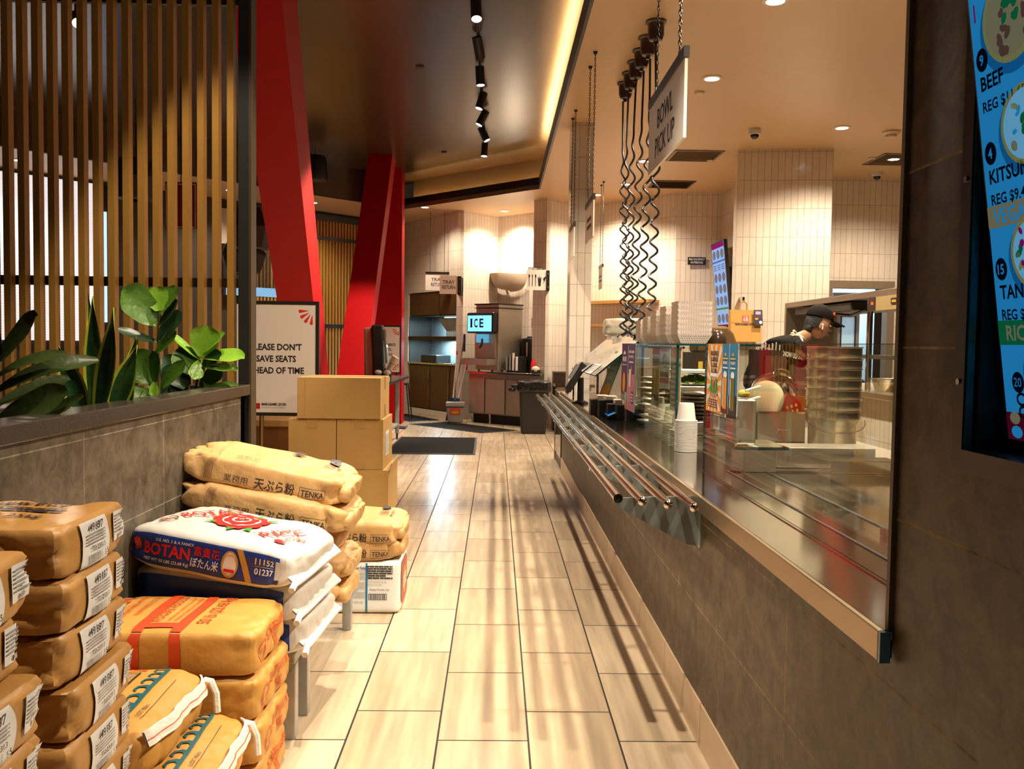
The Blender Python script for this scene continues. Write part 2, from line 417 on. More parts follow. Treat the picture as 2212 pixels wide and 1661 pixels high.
# doorway of the kitchen: frame, daylight passage behind
DOORF = mat('grey_door_frame', (.20, .15, .10), .45); GREYD = mat('grey_painted_door', (.22, .19, .16), .5)
b = MB(); b.box(4.50, 4.57, 11.80, 11.97, 0, 2.27, DOORF); b.box(5.33, 5.42, 11.80, 11.97, 0, 2.27, DOORF); b.box(4.57, 5.33, 11.80, 11.97, 2.17, 2.27, DOORF)
b.build('door_1', kind='structure')
b = MB(); b.box(4.3, 6.2, 14.2, 14.3, 0, 2.9, mat('white_back_room_wall', (.75, .78, .8), .6)); b.build('wall_back_room', kind='structure')
d = bpy.data.lights.new('back_room_light', 'AREA'); d.energy = 160; d.color = (.55, .78, 1.0); d.size = 1.2
o = bpy.data.objects.new('back_room_light', d); col.objects.link(o); o.location = (5.1, 13.3, 3.3); o.rotation_euler = (.25, 0, 0)
# counter front: stone tiles over a beige base
b = MB()
wall('', (.706, 9.15), (.706, 1.50), .15, .80, STONET, th=.10, mb=b)
ob = b.build('wall_counter', kind='structure')
me = ob.data.uv_layers[0].data
for l in me: pass
wall('baseboard_counter', (.70, 9.15), (.70, -2.5), 0, .15, BASET, th=.02)
# the near right pier: pieces around the recess of the menu screen
b = MB()
wall('', (.706, 1.50), (.706, -2.5), 0.15, 1.18, STONET, th=.40, mb=b)
wall('', (.706, 1.50), (.706, 1.28), 1.18, Z1, STONET, th=.40, mb=b)
wall('', (.706, 1.28), (.706, -2.5), 2.35, Z1, STONET, th=.40, mb=b)
wall('', (.706, .35), (.706, -2.5), 1.18, 2.35, STONET, th=.40, mb=b)
wall('', (1.10, 1.28), (1.10, .35), 1.18, 2.35, STONET, th=.02, mb=b)
b.build('wall_near_right', kind='structure')
b = MB(); b.box(.698, .712, 1.500, 1.512, .85, Z1, mat('bronze_edge_strip', (.17, .13, .09), .6)); b.build('trim_3', kind='structure')
# planter wall with a stone cap and a soil trough
b = MB()
wall('', (-1.20, -2.5), (-1.20, 4.17), 0, 1.085, STONEL, th=.10, mb=b)
wall('', (-1.56, 4.17), (-1.56, -2.5), 0, 1.085, STONEL, th=.085, mb=b)
wall('', (-1.20, 4.17), (-1.56, 4.17), 0, 1.085, STONEL, th=.06, side=1, mb=b)
b.build('wall_planter', kind='structure')
CAP = mat('dark_speckled_stone', (.055, .045, .036), .22, var=.8, vscale=260.)
b = MB(); b.box(-1.305, -1.185, -2.5, 4.22, 1.082, 1.132, CAP); b.box(-1.565, -1.475, -2.5, 4.22, 1.082, 1.132, CAP); b.box(-1.475, -1.305, 4.09, 4.22, 1.082, 1.132, CAP)
b.build('trim_4', kind='structure', bevel=.003)
b = MB(); b.box(-1.475, -1.30, -2.5, 4.10, 1.0, 1.07, mat('dark_potting_soil', (.02, .014, .009), .95, var=.5, vscale=60., bump=.8, bscale=90.)); tag(b.build('soil'), 'dark soil filling the planter trough', 'soil', kind='stuff')

# ---------------------------------------------------------------- lamps the place has
LENS = glow('downlight_lens', (1., .93, .86), 14.)
RING = mat('white_lamp_ring', (.8, .72, .6), .4)
def downlight(x, y, where, power=60, size=140, z=Z1, on=True):
    power *= 4.0 if x > 1 else 2.6
    t = thing('downlight', (x, y, z), where, 'ceiling light', 'recessed downlights in the ceilings')
    b = MB(); b.lathe([(.062, 0.), (.085, 0.), (.085, -.008), (.062, -.012)], (x, y, z), RING, closed=True); b.build('trim_ring', t, smooth=True)
    b = MB(); b.disc((x, y, z - .006), .062, LENS, axis=(0, 0, -1)); b.build('lens', t)
    if on: spot('downlight_lamp', (x, y, z - .03), (x, y, 0), power, size, .7, parent=t)
# ================================================================ sacks, bags and cartons along the planter
KRAFT = mat('kraft_paper', (.50, .30, .115), .52, var=.10, vscale=7., bump=.35, bscale=26.)
KRAFTD = mat('dark_kraft_paper', (.42, .215, .058), .45, var=.12, vscale=7., bump=.3, bscale=22.)
KRAFTO = mat('orange_kraft_paper', (.56, .29, .06), .5, var=.10, vscale=7., bump=.3, bscale=24.)
TAN = mat('tan_flour_paper', (.60, .37, .15), .5, var=.10, vscale=6., bump=.8, bscale=17.)
POLY = mat('white_woven_bag', (.70, .68, .64), .38, var=.04, vscale=9., bump=.3, bscale=24.)
BLUEP = mat('blue_print', (.012, .045, .30), .35); REDP = mat('red_print', (.68, .015, .015), .4); GREENP = mat('green_print', (.03, .32, .06), .4)
ORANGEP = mat('orange_red_print', (.62, .06, .012), .5); INK = mat('dark_ink', (.018, .012, .02), .5); GREYINK = mat('grey_ink', (.30, .29, .29), .5)
TEALP = mat('teal_print', (.008, .095, .115), .5); WHITEP = mat('white_print', (.85, .84, .82), .45); PAPER = mat('white_label_paper', (.66, .66, .65), .5, var=.03)
TAPEW = mat('white_stitch_tape', (.80, .77, .70), .6, bump=.3, bscale=60.); GOLDP = mat('gold_print', (.55, .30, .06), .5); BROWNP = mat('brown_print', (.16, .05, .03), .5)
def sgn(x): return -1. if x < 0 else 1.
def sstep(x, a, b):
    t = max(0., min(1., (x - a) / (b - a))); return t * t * (3 - 2 * t)
class Sack:
    """a filled bag: rounded block with pinched ends, sag and creases; base at z = 0, centred in x and y"""
    def __init__(s, L, W, H, mt, p=6., pinch=0., amp=.006, crease=.008, seed=0., bulge=0., cfreq=14., axis='x', off=.003):
        s.off = off; s.L, s.W, s.H, s.p, s.pinch, s.amp, s.cr, s.seed, s.bulge, s.cf, s.axis = L, W, H, p, pinch, amp, crease, seed, bulge, cfreq, axis
        s.mb = MB(); s.mt = mt
        st = .0125; nx, ny, nz = max(6, int(L / st)), max(6, int(W / st)), max(5, int(H / .010))
        for nu, nv, f in ((nx, ny, lambda u, v: s.S(2 * u - 1, 2 * v - 1, 1)), (nx, ny, lambda u, v: s.S(2 * u - 1, 1 - 2 * v, -1)),
                          (nx, nz, lambda u, v: s.S(2 * u - 1, -1, 2 * v - 1)), (nx, nz, lambda u, v: s.S(1 - 2 * u, 1, 2 * v - 1)),
                          (ny, nz, lambda u, v: s.S(1, 2 * u - 1, 2 * v - 1)), (ny, nz, lambda u, v: s.S(-1, 1 - 2 * u, 2 * v - 1))):
            s.mb.surf(f, nu, nv, mt)
    def S(s, a, b, c):
        a, b, c = (max(-1.15, min(1.15, t)) for t in (a, b, c))
        r = (abs(a) ** s.p + abs(b) ** s.p + abs(c) ** s.p) ** (1 / s.p)
        x, y, z = a / r, b / r, c / r
        e = abs(x) if s.axis == 'x' else abs(y)
        k = sstep(e, .62, 1.)
        z *= 1 - s.pinch * k
        z *= 1 + s.bulge * (1 - x * x) * (1 - y * y)
        P = Vector((x * s.L / 2, y * s.W / 2, z * s.H / 2)); q = P + Vector((s.seed * 3.1, s.seed * 1.7, s.seed))
        d = s.amp * noise.noise(q * 7.)
        rid = 1 - abs(noise.noise(q * s.cf)) * 2.4
        d -= s.cr * max(0., rid - .35) * (.10 + .90 * sstep(e, .50, .95)) * (.35 if c <= -1 else 1.)
        n = Vector((x * abs(x) ** 3, y * abs(y) ** 3, z * abs(z) ** 3 * 1.0)); n = n.normalized() if n.length > 1e-6 else Vector((0, 0, 1))
        P += n * d
        return P + Vector((0, 0, s.H / 2))
    def top(s): return lambda x, y: s.S(2 * x / s.L, 2 * y / s.W, 1) + Vector((0, 0, s.off))
    def front(s): return lambda x, z: s.S(2 * x / s.L, -1, 2 * z / s.H - 1) + Vector((0, -s.off, 0))
    def right(s): return lambda y, z: s.S(1, 2 * y / s.W, 2 * z / s.H - 1) + Vector((s.off, 0, 0))

# --- two columns of kraft bags with paper labels, near left
def label_bag(seed, tops):
    s = Sack(.40, .30, .105, KRAFTD, p=13, pinch=.05, amp=.008, crease=.020, seed=seed, axis='y')
    if tops:
        f = s.top()
        s.mb.dbars(-.08, .12, .062, .085, 16, f, INK); s.mb.dframe(-.05, .0, .0, .04, .006, f, INK); s.mb.dlines(.005, .13, .0, .042, 2, f, INK, seed=3, fill=.6)
        s.mb.dtext('NET 25kg', .04, -.048, .026, f, INK, al='c', bold=.01)
        s.mb.dpoly([(-.16, -.10), (-.06, -.12), (-.10, -.06), (-.15, -.05)], f, INK)
    root = s.mb.build('kraft_bag', at=(0, 0, 0), smooth=True, angle=60)
    b = MB(); f0 = s.right(); f = lambda y, z: f0(y, z) + Vector((.0012, 0, 0)); g = lambda y, z: f0(y, z) + Vector((.0048, 0, 0))
    edge = [(-.075 + .012 * math.sin(PI * t), .096 - .092 * t) for t in [i / 8 for i in range(9)]] + [(.035 + .018 * math.sin(PI * t), .004 + .092 * t) for t in [i / 8 for i in range(9)]]
    b.dpoly(edge, f, PAPER, .011)
    b.dtext('49187', -.010, .074, .0155, g, INK, al='c', bold=.012, fit=.060)
    b.dlines(-.050, .030, .048, .072, 4, g, GREYINK, seed=int(seed) + 1)
    b.dtext('TSI-23313', -.004, .034, .0095, g, INK, al='c', bold=.008)
    b.dbars(-.045, .012, .014, .029, 18, g, GREYINK); b.dtext('5', .030, .018, .010, g, INK, bold=.02)
    b.dlines(-.04, .02, .006, .011, 1, g, INK, seed=5)
    b.build('label', root, smooth=True, label='large white printed label')
    b = MB(); b.drect(.075, .136, .030, .092, f, PAPER, .02); b.dlines(.080, .130, .048, .088, 6, g, GREYINK, seed=int(seed) + 9); b.dellipse(.105, .040, .007, .005, g, GREYINK)
    b.build('label', root, smooth=True, label='small white address label')
    return root
def bag_stack(kind, x, y, far, names, tilt):
    pz = .1035; n = 10; protos = [label_bag(seed, k == 0) for k, seed in enumerate((1., 4., 8.))]
    lastz = 1.0
    for k in range(n):
        z = .997 - pz * (k + 1) + .0
        top = protos[0] if k == 0 else None
        dx = [0, .006, .002, .018, .016, .014, .01, .0, .01, 0][k] if kind else [0, -.012, .018, .016, .01, 0, .01, 0, .01, 0][k]
        rz = [0, .03, -.02, .025, .0, -.02, .02, 0, .01, 0][k]
        lab = names[k] if k < len(names) else names[-1]
        loc = (x - .20 + dx, y, max(z, 0.))
        if k == 0: o = protos[0]; o.location = loc; o['label'] = lab
        elif k in (1, 2): o = protos[k]; o.location = loc; o.rotation_euler = (0, 0, rz); o['label'] = lab
        else: o = dup(protos[1 + k % 2], loc, lab, rz)
        if k == n - 1: o.scale = (1, 1, .62)
        o['category'] = 'paper bag'; o['group'] = 'kraft bags with white labels'; o['kind'] = 'thing'
bag_stack(1, -.797, 1.74, 1, ['brown kraft bag with printed top, highest of the column touching the red-striped sack',
    'brown kraft bag with white label, second from top, beside the blue-edged rice bags', 'brown kraft bag, third from top in the column beside the orange-lettered sacks',
    'brown kraft bag jutting forward, fourth from top beside the orange-lettered sacks', 'brown kraft bag with wide label, fifth down, level with the upper wave-printed sack',
    'lowest brown kraft bag showing in the column beside the wave-printed sacks', 'brown kraft bag low in the column beside the wave-printed sacks, below the frame'], 0)
bag_stack(0, -.762, 1.295, 0, ['brown kraft bag topping the nearest column at the lower left corner', 'brown kraft bag set back, second from top of the nearest column',
    'brown kraft bag jutting out, third from top of the nearest column', 'brown kraft bag fourth from top of the nearest column, at the bottom left edge', 'brown kraft bag low in the nearest column, below the frame'], 0)

# --- two sacks with a teal wave band and white stitched tape
def wave_sack(label, x, y, z, L, seed, top, rz=0.):
    s = Sack(L, .44, .135, KRAFTO, p=5, pinch=.12, amp=.008, crease=.012, seed=seed, bulge=.12)
    f = s.top(); h = L / 2; m = s.mb
    if top:
        m.drect(h - .098, h - .086, -.19, .20, f, TEALP)
        for k in range(8):     # scroll waves along the band
            y0 = -.175 + k * .048
            m.dpoly([(h - .088, y0 - .012), (h - .088, y0 + .016), (h - .108, y0 + .020), (h - .126, y0 + .010), (h - .130, y0 - .010), (h - .121, y0 - .020), (h - .118, y0 - .014), (h - .124, y0 - .006), (h - .117, y0 + .004), (h - .106, y0 + .006)], f, TEALP, .012)
        m.dframe(h - .26, h - .155, -.03, .13, .006, f, INK); m.dbars(h - .25, h - .165, -.02, .12, 14, f, GREYINK)
        m.dtext('NET 20kg', h - .205, .155, .020, f, ORANGEP, bold=.02, al='c')
        m.dlines(h - .33, h - .20, -.17, -.06, 3, f, INK, seed=12, fill=.6)
        m.dtext('LOT No.', h - .055, -.13, .014, f, INK, rot=PI / 2); m.drect(h - .048, h - .046, -.14, .10, f, INK)
    o = s.mb.build('wave_print_sack', at=(0, 0, 0), smooth=True, angle=60)
    # stitched tape along the end
    b = MB(); pts = [s.S(1.0, -1 + 2 * t, .55 - .25 * t) for t in [i / 14 for i in range(15)]]
    vs = []
    for i, p in enumerate(pts): vs += [p + Vector((.004, 0, .030)), p + Vector((.016, 0, -.004)), p + Vector((.010, 0, -.004)), p + Vector((-.002, 0, .030))]
    fs = [(4 * i + a, 4 * i + c, 4 * i + 4 + c, 4 * i + 4 + a) for i in range(14) for a, c in ((0, 1), (1, 2), (2, 3), (3, 0))]
    b.add(vs, fs, TAPEW)
    e = pts[-1]; b.tube([e + Vector((.01, 0, .015)), e + Vector((.03, .0, .012)), e + Vector((.045, -.005, -.02)), e + Vector((.05, -.01, -.07))], .009, TAPEW, 6)
    b.tube([p + Vector((.0125, 0, .012)) for p in pts], .0012, ORANGEP, 5)
    b.build('stitched_tape', o, smooth=True)
    o.location = (x, y, z); o.rotation_euler = (0, 0, rz)
    return tag(o, label, 'flour sack', 'sacks with a teal wave band')
wave_sack('upper orange-brown sack with teal wave band and white tape, against the red-striped sack', -.975, 2.165, .315, .40, 12, True)
wave_sack('lower orange-brown sack with teal wave band, jutting out under its twin', -.90, 2.165, .195, .50, 15, True, .03)
wave_sack('bottom orange-brown wave-band sack under two others, below the frame', -.92, 2.16, .0, .48, 18, False)
bpy.data.objects['wave_print_sack.002'].scale = (1, 1, 1.42)

# --- sacks with orange lettering
def orange_sack(seed, label, loc, rz):
    s = Sack(.545, .37, .134, KRAFTO, p=10, pinch=.03, amp=.007, crease=.013, seed=seed)
    f = s.top(); m = s.mb; r = s.right(); fr = s.front()
    m.drect(.030, .062, -.185, .185, f, ORANGEP); m.drect(-.085, -.053, -.185, .185, f, ORANGEP)
    m.drect(-.053, .030, -.150, -.112, f, ORANGEP)
    m.drect(.030, .062, .0, .132, fr, ORANGEP); m.drect(-.085, -.053, .0, .132, fr, ORANGEP)
    rt = PI / 2
    m.dtext('ROGERS FOODS', -.028, -.095, .023, f, ORANGEP, rot=rt, bold=.012, fit=.25)
    m.dtext('ARMSTRONG, BRITISH COLUMBIA', .000, -.095, .010, f, ORANGEP, rot=rt, fit=.24); m.dtext('MANUFACTURED IN CANADA', .022, -.095, .013, f, ORANGEP, rot=rt, fit=.24)
    m.dtext('50 lb (22.68 kg)', .115, -.11, .036, f, ORANGEP, rot=rt, bold=.01, fit=.28)
    m.dtext('SUN PEAKS 592', -.20, -.06, .044, f, ORANGEP, rot=rt, fit=.22); m.dtext('PREMIUM HARD WHEAT', -.155, -.06, .018, f, ORANGEP, rot=rt, fit=.22); m.dtext('ENRICHED FLOUR', -.115, -.03, .018, f, ORANGEP, rot=rt, fit=.18)
    m.dpoly([(-.25, .06), (-.21, .02), (-.19, .10)], f, ORANGEP)
    m.dtext('SUN PEAKS 592', -.055, .072, .034, r, ORANGEP, fit=.20)
    m.dring(-.105, .060, .034, .034, .005, r, ORANGEP); m.dtext('ROGERS', -.105, .055, .011, r, ORANGEP, al='c', fit=.05)
    m.dframe(.02, .06, .025, .06, .003, r, ORANGEP); m.dlines(.022, .058, .028, .057, 5, r, ORANGEP, seed=4)
    o = m.build('flour_sack', at=(0, 0, 0), smooth=True, angle=60); o.location = loc; o.rotation_euler = (0, 0, rz)
    return tag(o, label, 'flour sack', 'orange-brown sacks with orange lettering')
o1 = orange_sack(31, 'orange-lettered brown flour sack on top with two red stripes showing', (-.935, 2.60, .390), 0.)
o2 = orange_sack(37, 'orange-lettered brown flour sack directly under the red-striped top one', (-.925, 2.605, .259), -.02)
o = dup(o2, (-.922, 2.60, .129), 'orange-lettered brown flour sack third from top, beside the grey bench legs', .02)
o = dup(o1, (-.93, 2.60, .0), 'orange-lettered brown flour sack lowest on the floor', -.01)

# --- rose print and the white rice bags
def rose(m, cx, cy, r, f, g, leaves=True):
    def blob(x, y, rx, ry, rot, fn, mt, wob=.12, n=16, ph=0.):
        P = []
        for k in range(n):
            a = 2 * PI * k / n; q = 1 + wob * math.sin(5 * a + ph)
            u, v = rx * q * math.cos(a), ry * q * math.sin(a); P.append((x + u * math.cos(rot) - v * math.sin(rot), y + u * math.sin(rot) + v * math.cos(rot)))
        m.dpoly(P, fn, mt, .03)
    if leaves:
        for a, l in ((-2.5, 1.15), (-1.5, 1.1), (-.9, 1.2), (.55, 1.2), (1.3, 1.05), (2.4, 1.1)):
            c, s_ = math.cos(a), math.sin(a); b = r * l; x0, y0 = cx + c * b * .75, cy + s_ * b * .75
            m.dpoly([(x0 - s_ * b * .14, y0 + c * b * .14), (x0 + c * b * .38, y0 + s_ * b * .38), (x0 + s_ * b * .14, y0 - c * b * .14)], f, GREENP)
    for k in range(8):
        a = 2 * PI * k / 8 + .2; blob(cx + .66 * r * math.cos(a), cy + .60 * r * math.sin(a), .33 * r, .36 * r, a, f, REDP, .10, 14, k)
    m.dellipse(cx, cy, .66 * r, .60 * r, g(1), WHITEP); 
    for k in range(6):
        a = 2 * PI * k / 6 + .5; blob(cx + .34 * r * math.cos(a), cy + .30 * r * math.sin(a), .27 * r, .28 * r, a, g(2), REDP, .06, 12, k * 2)
    m.dellipse(cx, cy, .34 * r, .30 * r, g(3), WHITEP)
    for k in range(3):
        a = 2 * PI * k / 3; blob(cx + .12 * r * math.cos(a), cy + .11 * r * math.sin(a), .16 * r, .15 * r, a, g(4), REDP, .04, 10, k)
    m.dring(cx, cy, .09 * r, .08 * r, .025 * r, g(5), WHITEP, 12)
def rice_bag(seed, label, loc, rot, full):
    s = Sack(.60, .41, .145, POLY, p=7, pinch=.20, amp=.010, crease=.012, seed=seed, bulge=.06, off=.006)
    m = s.mb; f = s.top(); fr = s.front(); up = lambda k: (lambda x, y: f(x, y) + Vector((0, 0, .0016 * k))); fu = lambda k: (lambda x, y: fr(x, y) + Vector((0, -.0018 * k, 0)))
    m.drect(-.30, .27, .022, .125, fr, BLUEP, .014)
    rt = .95
    if full:
        m.dtext('BOTAN', -.175, -.05, .052, f, REDP, rot=rt, bold=.012, fit=.22); m.dtext('U.S. NO. 1 EXTRA FANCY', -.185, -.01, .011, f, GREYINK, rot=rt)
        rose(m, -.005, .030, .102, f, up)
        m.dtext('CALROSE', .112, -.10, .026, f, REDP, rot=rt, fit=.15); m.dtext('RICE', .150, -.11, .050, f, REDP, rot=rt, bold=.008, fit=.17); m.dtext('NET WT. 50 LBS', .185, -.10, .012, f, GREYINK, rot=rt)
        rose(m, .212, -.115, .023, f, up, False); m.dtext('BOTAN', .225, -.09, .020, f, REDP, rot=rt, bold=.02)
        m.dring(.262, -.03, .022, .016, .006, f, BROWNP); m.dtext('富貴花', -.125, .0, .018, f, ORANGEP, rot=rt)
        m.dtext('01237', .20, .06, .014, f, INK, rot=rt)
    m.dring(-.225, -.085, .042, .034, .007, f, BROWNP); m.dring(-.225, -.085, .034, .026, .003, f, GOLDP); m.drect(-.25, -.20, -.11, -.098, up(1), REDP)
    if full:
        u = fu(1)
        rose(m, -.258, .084, .028, u, lambda k: fu(k + 1), False); m.dtext('BOTAN', -.218, .058, .038, u, REDP, bold=.03, fit=.165)
        m.dtext('U.S. NO. 1 & A FANCY', -.175, .104, .0095, u, WHITEP, bold=.015); m.dtext('NET WT 50 LBS (22.68 Kg)', -.215, .036, .010, u, WHITEP, bold=.01)
        m.dtext('富貴花', -.04, .080, .024, u, REDP, bold=.01, fit=.092); m.dtext('ぼたん米', -.048, .042, .024, u, WHITEP, bold=.015, fit=.100)
        m.dellipse(.09, .072, .027, .042, u, WHITEP); m.dring(.09, .072, .029, .044, .006, fu(2), GOLDP); m.drect(.072, .108, .046, .056, fu(2), REDP)
        m.dpoly([(.108, .125), (.130, .125), (.172, .024), (.150, .024)], fu(1), GOLDP)
        m.dtext('11152', .175, .088, .020, u, WHITEP, bold=.02, fit=.070); m.drect(.175, .245, .0805, .082, u, WHITEP); m.dtext('01237', .175, .055, .020, u, WHITEP, bold=.02, fit=.070); m.drect(.253, .275, .04, .11, u, PAPER)
    o = m.build('rice_bag', at=(0, 0, 0), smooth=True, angle=60)
    for sx, z in ((1, .072), (-1, .075)):      # sewn end flaps
        b = MB()
        pts = [(sx * (.283 + .03 * t), y, z + .012 * math.sin(9 * y) - .022 * t) for t in (0, 1) for y in [-.19 + .38 * i / 10 for i in range(11)]]
        vs = pts + [(x, y, z_ - .006) for x, y, z_ in pts]
        fs = [(i, i + 1, 12 + i, 11 + i) for i in range(10)] + [(22 + i, 33 + i, 34 + i, 23 + i) for i in range(10)] + [(11 + i, 12 + i, 34 + i, 33 + i) for i in range(10)]
        b.add(vs, fs, POLY)
        if sx > 0: b.tube([(.308, -.18, .05), (.318, -.22, .046), (.325, -.25, .04)], .011, TAPEW, 6)
        b.build('sewn_end_flap', o, smooth=True)
    o.location = loc; o.rotation_euler = rot
    return tag(o, label, 'rice bag', 'white rice bags with a blue side band')
rice_bag(51, 'white and blue rice bag with a big red rose, topmost of its stack', (-.902, 3.01, .565), (0, .125, -.20), True)
rice_bag(54, 'white and blue rice bag crushed directly under the red rose one', (-.905, 3.05, .430), (0, .075, -.17), False)
rice_bag(57, 'white rice bag drooping over the bench edge at the bottom of its stack', (-.90, 3.07, .300), (0, .03, -.12), False)

# --- tempura flour bags on the bench
def tempura_bag(seed, label, loc, rot, L=.66, mt=None, side=False):
    s = Sack(L, .38, .120, mt or TAN, p=7, pinch=.22, amp=.014, crease=.040, seed=seed, bulge=.05, cfreq=9.5, off=.008)
    m = s.mb; f = s.front(); t = s.top(); h = L / 2
    m.dtext('業務用', -.135, .030, .023, f, INK, fit=.095); m.dtext('天ぷら粉', -.015, .026, .034, f, INK, bold=.017, fit=.155)
    m.dtext('TENKA', .213, .030, .024, f, INK, al='c', bold=.02, fit=.096); m.dframe(.158, .268, .020, .064, .002, f, INK)
    for k in range(6): m.drect(-.215 + k * .006, -.213 + k * .006, .025, .115, f, BROWNP)
    m.dtext('25 JN 01', -.115, -.165, .020, t, BROWNP, fit=.09)
    m.dframe(-.225, -.185, -.18, -.08, .0015, t, BROWNP)
    m.dtext('MIX', h - .235, .05, .045, t, INK, rot=PI / 2, bold=.02); m.dframe(h - .13, h - .085, -.03, .06, .002, t, INK); m.dlines(h - .125, h - .09, -.02, .05, 7, t, BROWNP); m.drect(h - .13, h - .08, .09, .17, t, INK); m.dlines(h - .07, h - .05, -.03, .06, 6, t, BROWNP, seed=8)
    o = m.build('tempura_flour_bag', at=(0, 0, 0), smooth=True, angle=70)
    b = MB()       # folded paper flap at the right end
    s2 = Sack(.055, .31, .07, mt or TAN, p=4, amp=.010, crease=.012, seed=seed + 2, cfreq=18.); b.v = [tuple(Vector(p) + Vector((h - .012, 0, .02))) for p in s2.mb.v]; b.f = s2.mb.f; b.mi = s2.mb.mi; b.mats = s2.mb.mats; b.uv = s2.mb.uv
    b.build('folded_end', o, smooth=True, angle=70)
    o.location = loc; o.rotation_euler = rot
    return tag(o, label, 'flour bag', 'brown tempura flour bags')
for a in ((71, 'creased brown tempura bag on top of the bench stack', (-.90, 3.50, .765), (.03, .19, -.03)),
          (74, 'creased brown tempura bag second from top of the bench stack', (-.885, 3.47, .652), (.02, .16, -.05)),
          (77, 'brown tempura bag third from top, mostly behind the rose-printed rice bag', (-.93, 3.50, .535), (0, .10, -.03), .62),
          (80, 'brown tempura bag fourth from top with its folded end turned to the aisle', (-.90, 3.52, .415), (0, .05, -.02)),
          (83, 'brown tempura bag lowest on the grey bench', (-.91, 3.52, .301), (0, .015, 0.))): tempura_bag(*a)
tempura_bag(86, 'upper brown tempura bag on the white jug', (-.765, 4.45, .352), (.06, .02, 0.), .62, KRAFT)
tempura_bag(89, 'lower brown tempura bag resting on the white jug', (-.77, 4.44, .258), (0, .0, .03), .62, KRAFT)
# --- grey bench under the bags
GALV = mat('grey_bench_metal', (.42, .43, .42), .42, .6, var=.25, vscale=14.)
def bench(loc, l, label):
    t = thing('dunnage_rack', loc, label, 'storage rack'); x, y, z = loc
    b = MB(); b.box(x - .24, x + .24, y, y + l, .262, .300, GALV); b.build('deck', t, bevel=.004)
    for sx in (-.22, .22):
        for yy in (.03, .22, l - .05):
            b = MB(); b.box(x + sx - .02, x + sx + .02, y + yy - .022, y + yy + .022, 0, .262, GALV); b.build('leg', t, bevel=.003)
bench((-.90, 2.88, 0), 1.20, 'grey metal bench holding the rice and tempura bags')
bench((-.965, 5.10, 0), .62, 'grey metal bench under the stacked cartons')
# --- white jug with a red label
JUG = mat('milk_white_plastic', (.70, .74, .74), .35, var=.03)
t = thing('plastic_jug', (-.66, 4.44, 0), 'white plastic jug with red side label under two tempura bags', 'jug')
s = Sack(.40, .36, .262, JUG, p=14, amp=.001, crease=0., seed=2); m = MB(); m.v = [tuple(Vector(p) + Vector((-.66, 4.44, 0))) for p in s.mb.v]; m.f = s.mb.f; m.mi = s.mb.mi; m.mats = s.mb.mats; m.uv = s.mb.uv
m.build('body', t, smooth=True)
m = MB(); off = Vector((-.66, 4.44, 0)); f0 = s.front(); f = lambda x, z: f0(x, z) + off
m.dlines(.035, .165, .175, .245, 6, f, INK, seed=3, fill=.55); m.dtext('FOR INSTITUTIONAL USE ONLY', .038, .158, .008, f, GREYINK, fit=.10); m.dtext('PRODUCT OF CHINA', .038, .143, .008, f, GREYINK, fit=.075); m.dtext('Asian Foods, Inc.', .05, .118, .010, f, INK, fit=.10)
m.dframe(.045, .135, .072, .102, .0025, f, INK); m.dbars(.05, .13, .075, .099, 22, f, INK)
m.dtext('Nutrition Facts', -.055, .225, .013, f, INK, bold=.02, fit=.085); m.dframe(-.06, .028, .08, .218, .0015, f, GREYINK); m.dlines(-.056, .024, .085, .212, 13, f, GREYINK, seed=6, fill=.3); m.dtext('BEST BEFORE', -.055, .055, .009, f, GREYINK)
m.drect(.030, .040, .004, .258, f, mat('blue_strap', (.015, .16, .34), .4))
m.build('printed_label', t)
m = MB(); f1 = s.right(); f = lambda y, z: f1(y, z) + off; m.dpoly([(-.145, .06), (-.10, .03), (.10, .03), (.13, .06), (.13, .20), (.10, .245), (-.12, .245), (-.145, .20)], f, mat('dark_red_label', (.33, .01, .008), .35)); m.dellipse(-.01, .135, .07, .07, lambda y, z: f(y, z) + Vector((.001, 0, 0)), GOLDP); m.dlines(-.08, .08, .10, .165, 3, lambda y, z: f(y, z) + Vector((.002, 0, 0)), WHITEP, seed=4)
m.build('side_label', t, label='dark red side label')
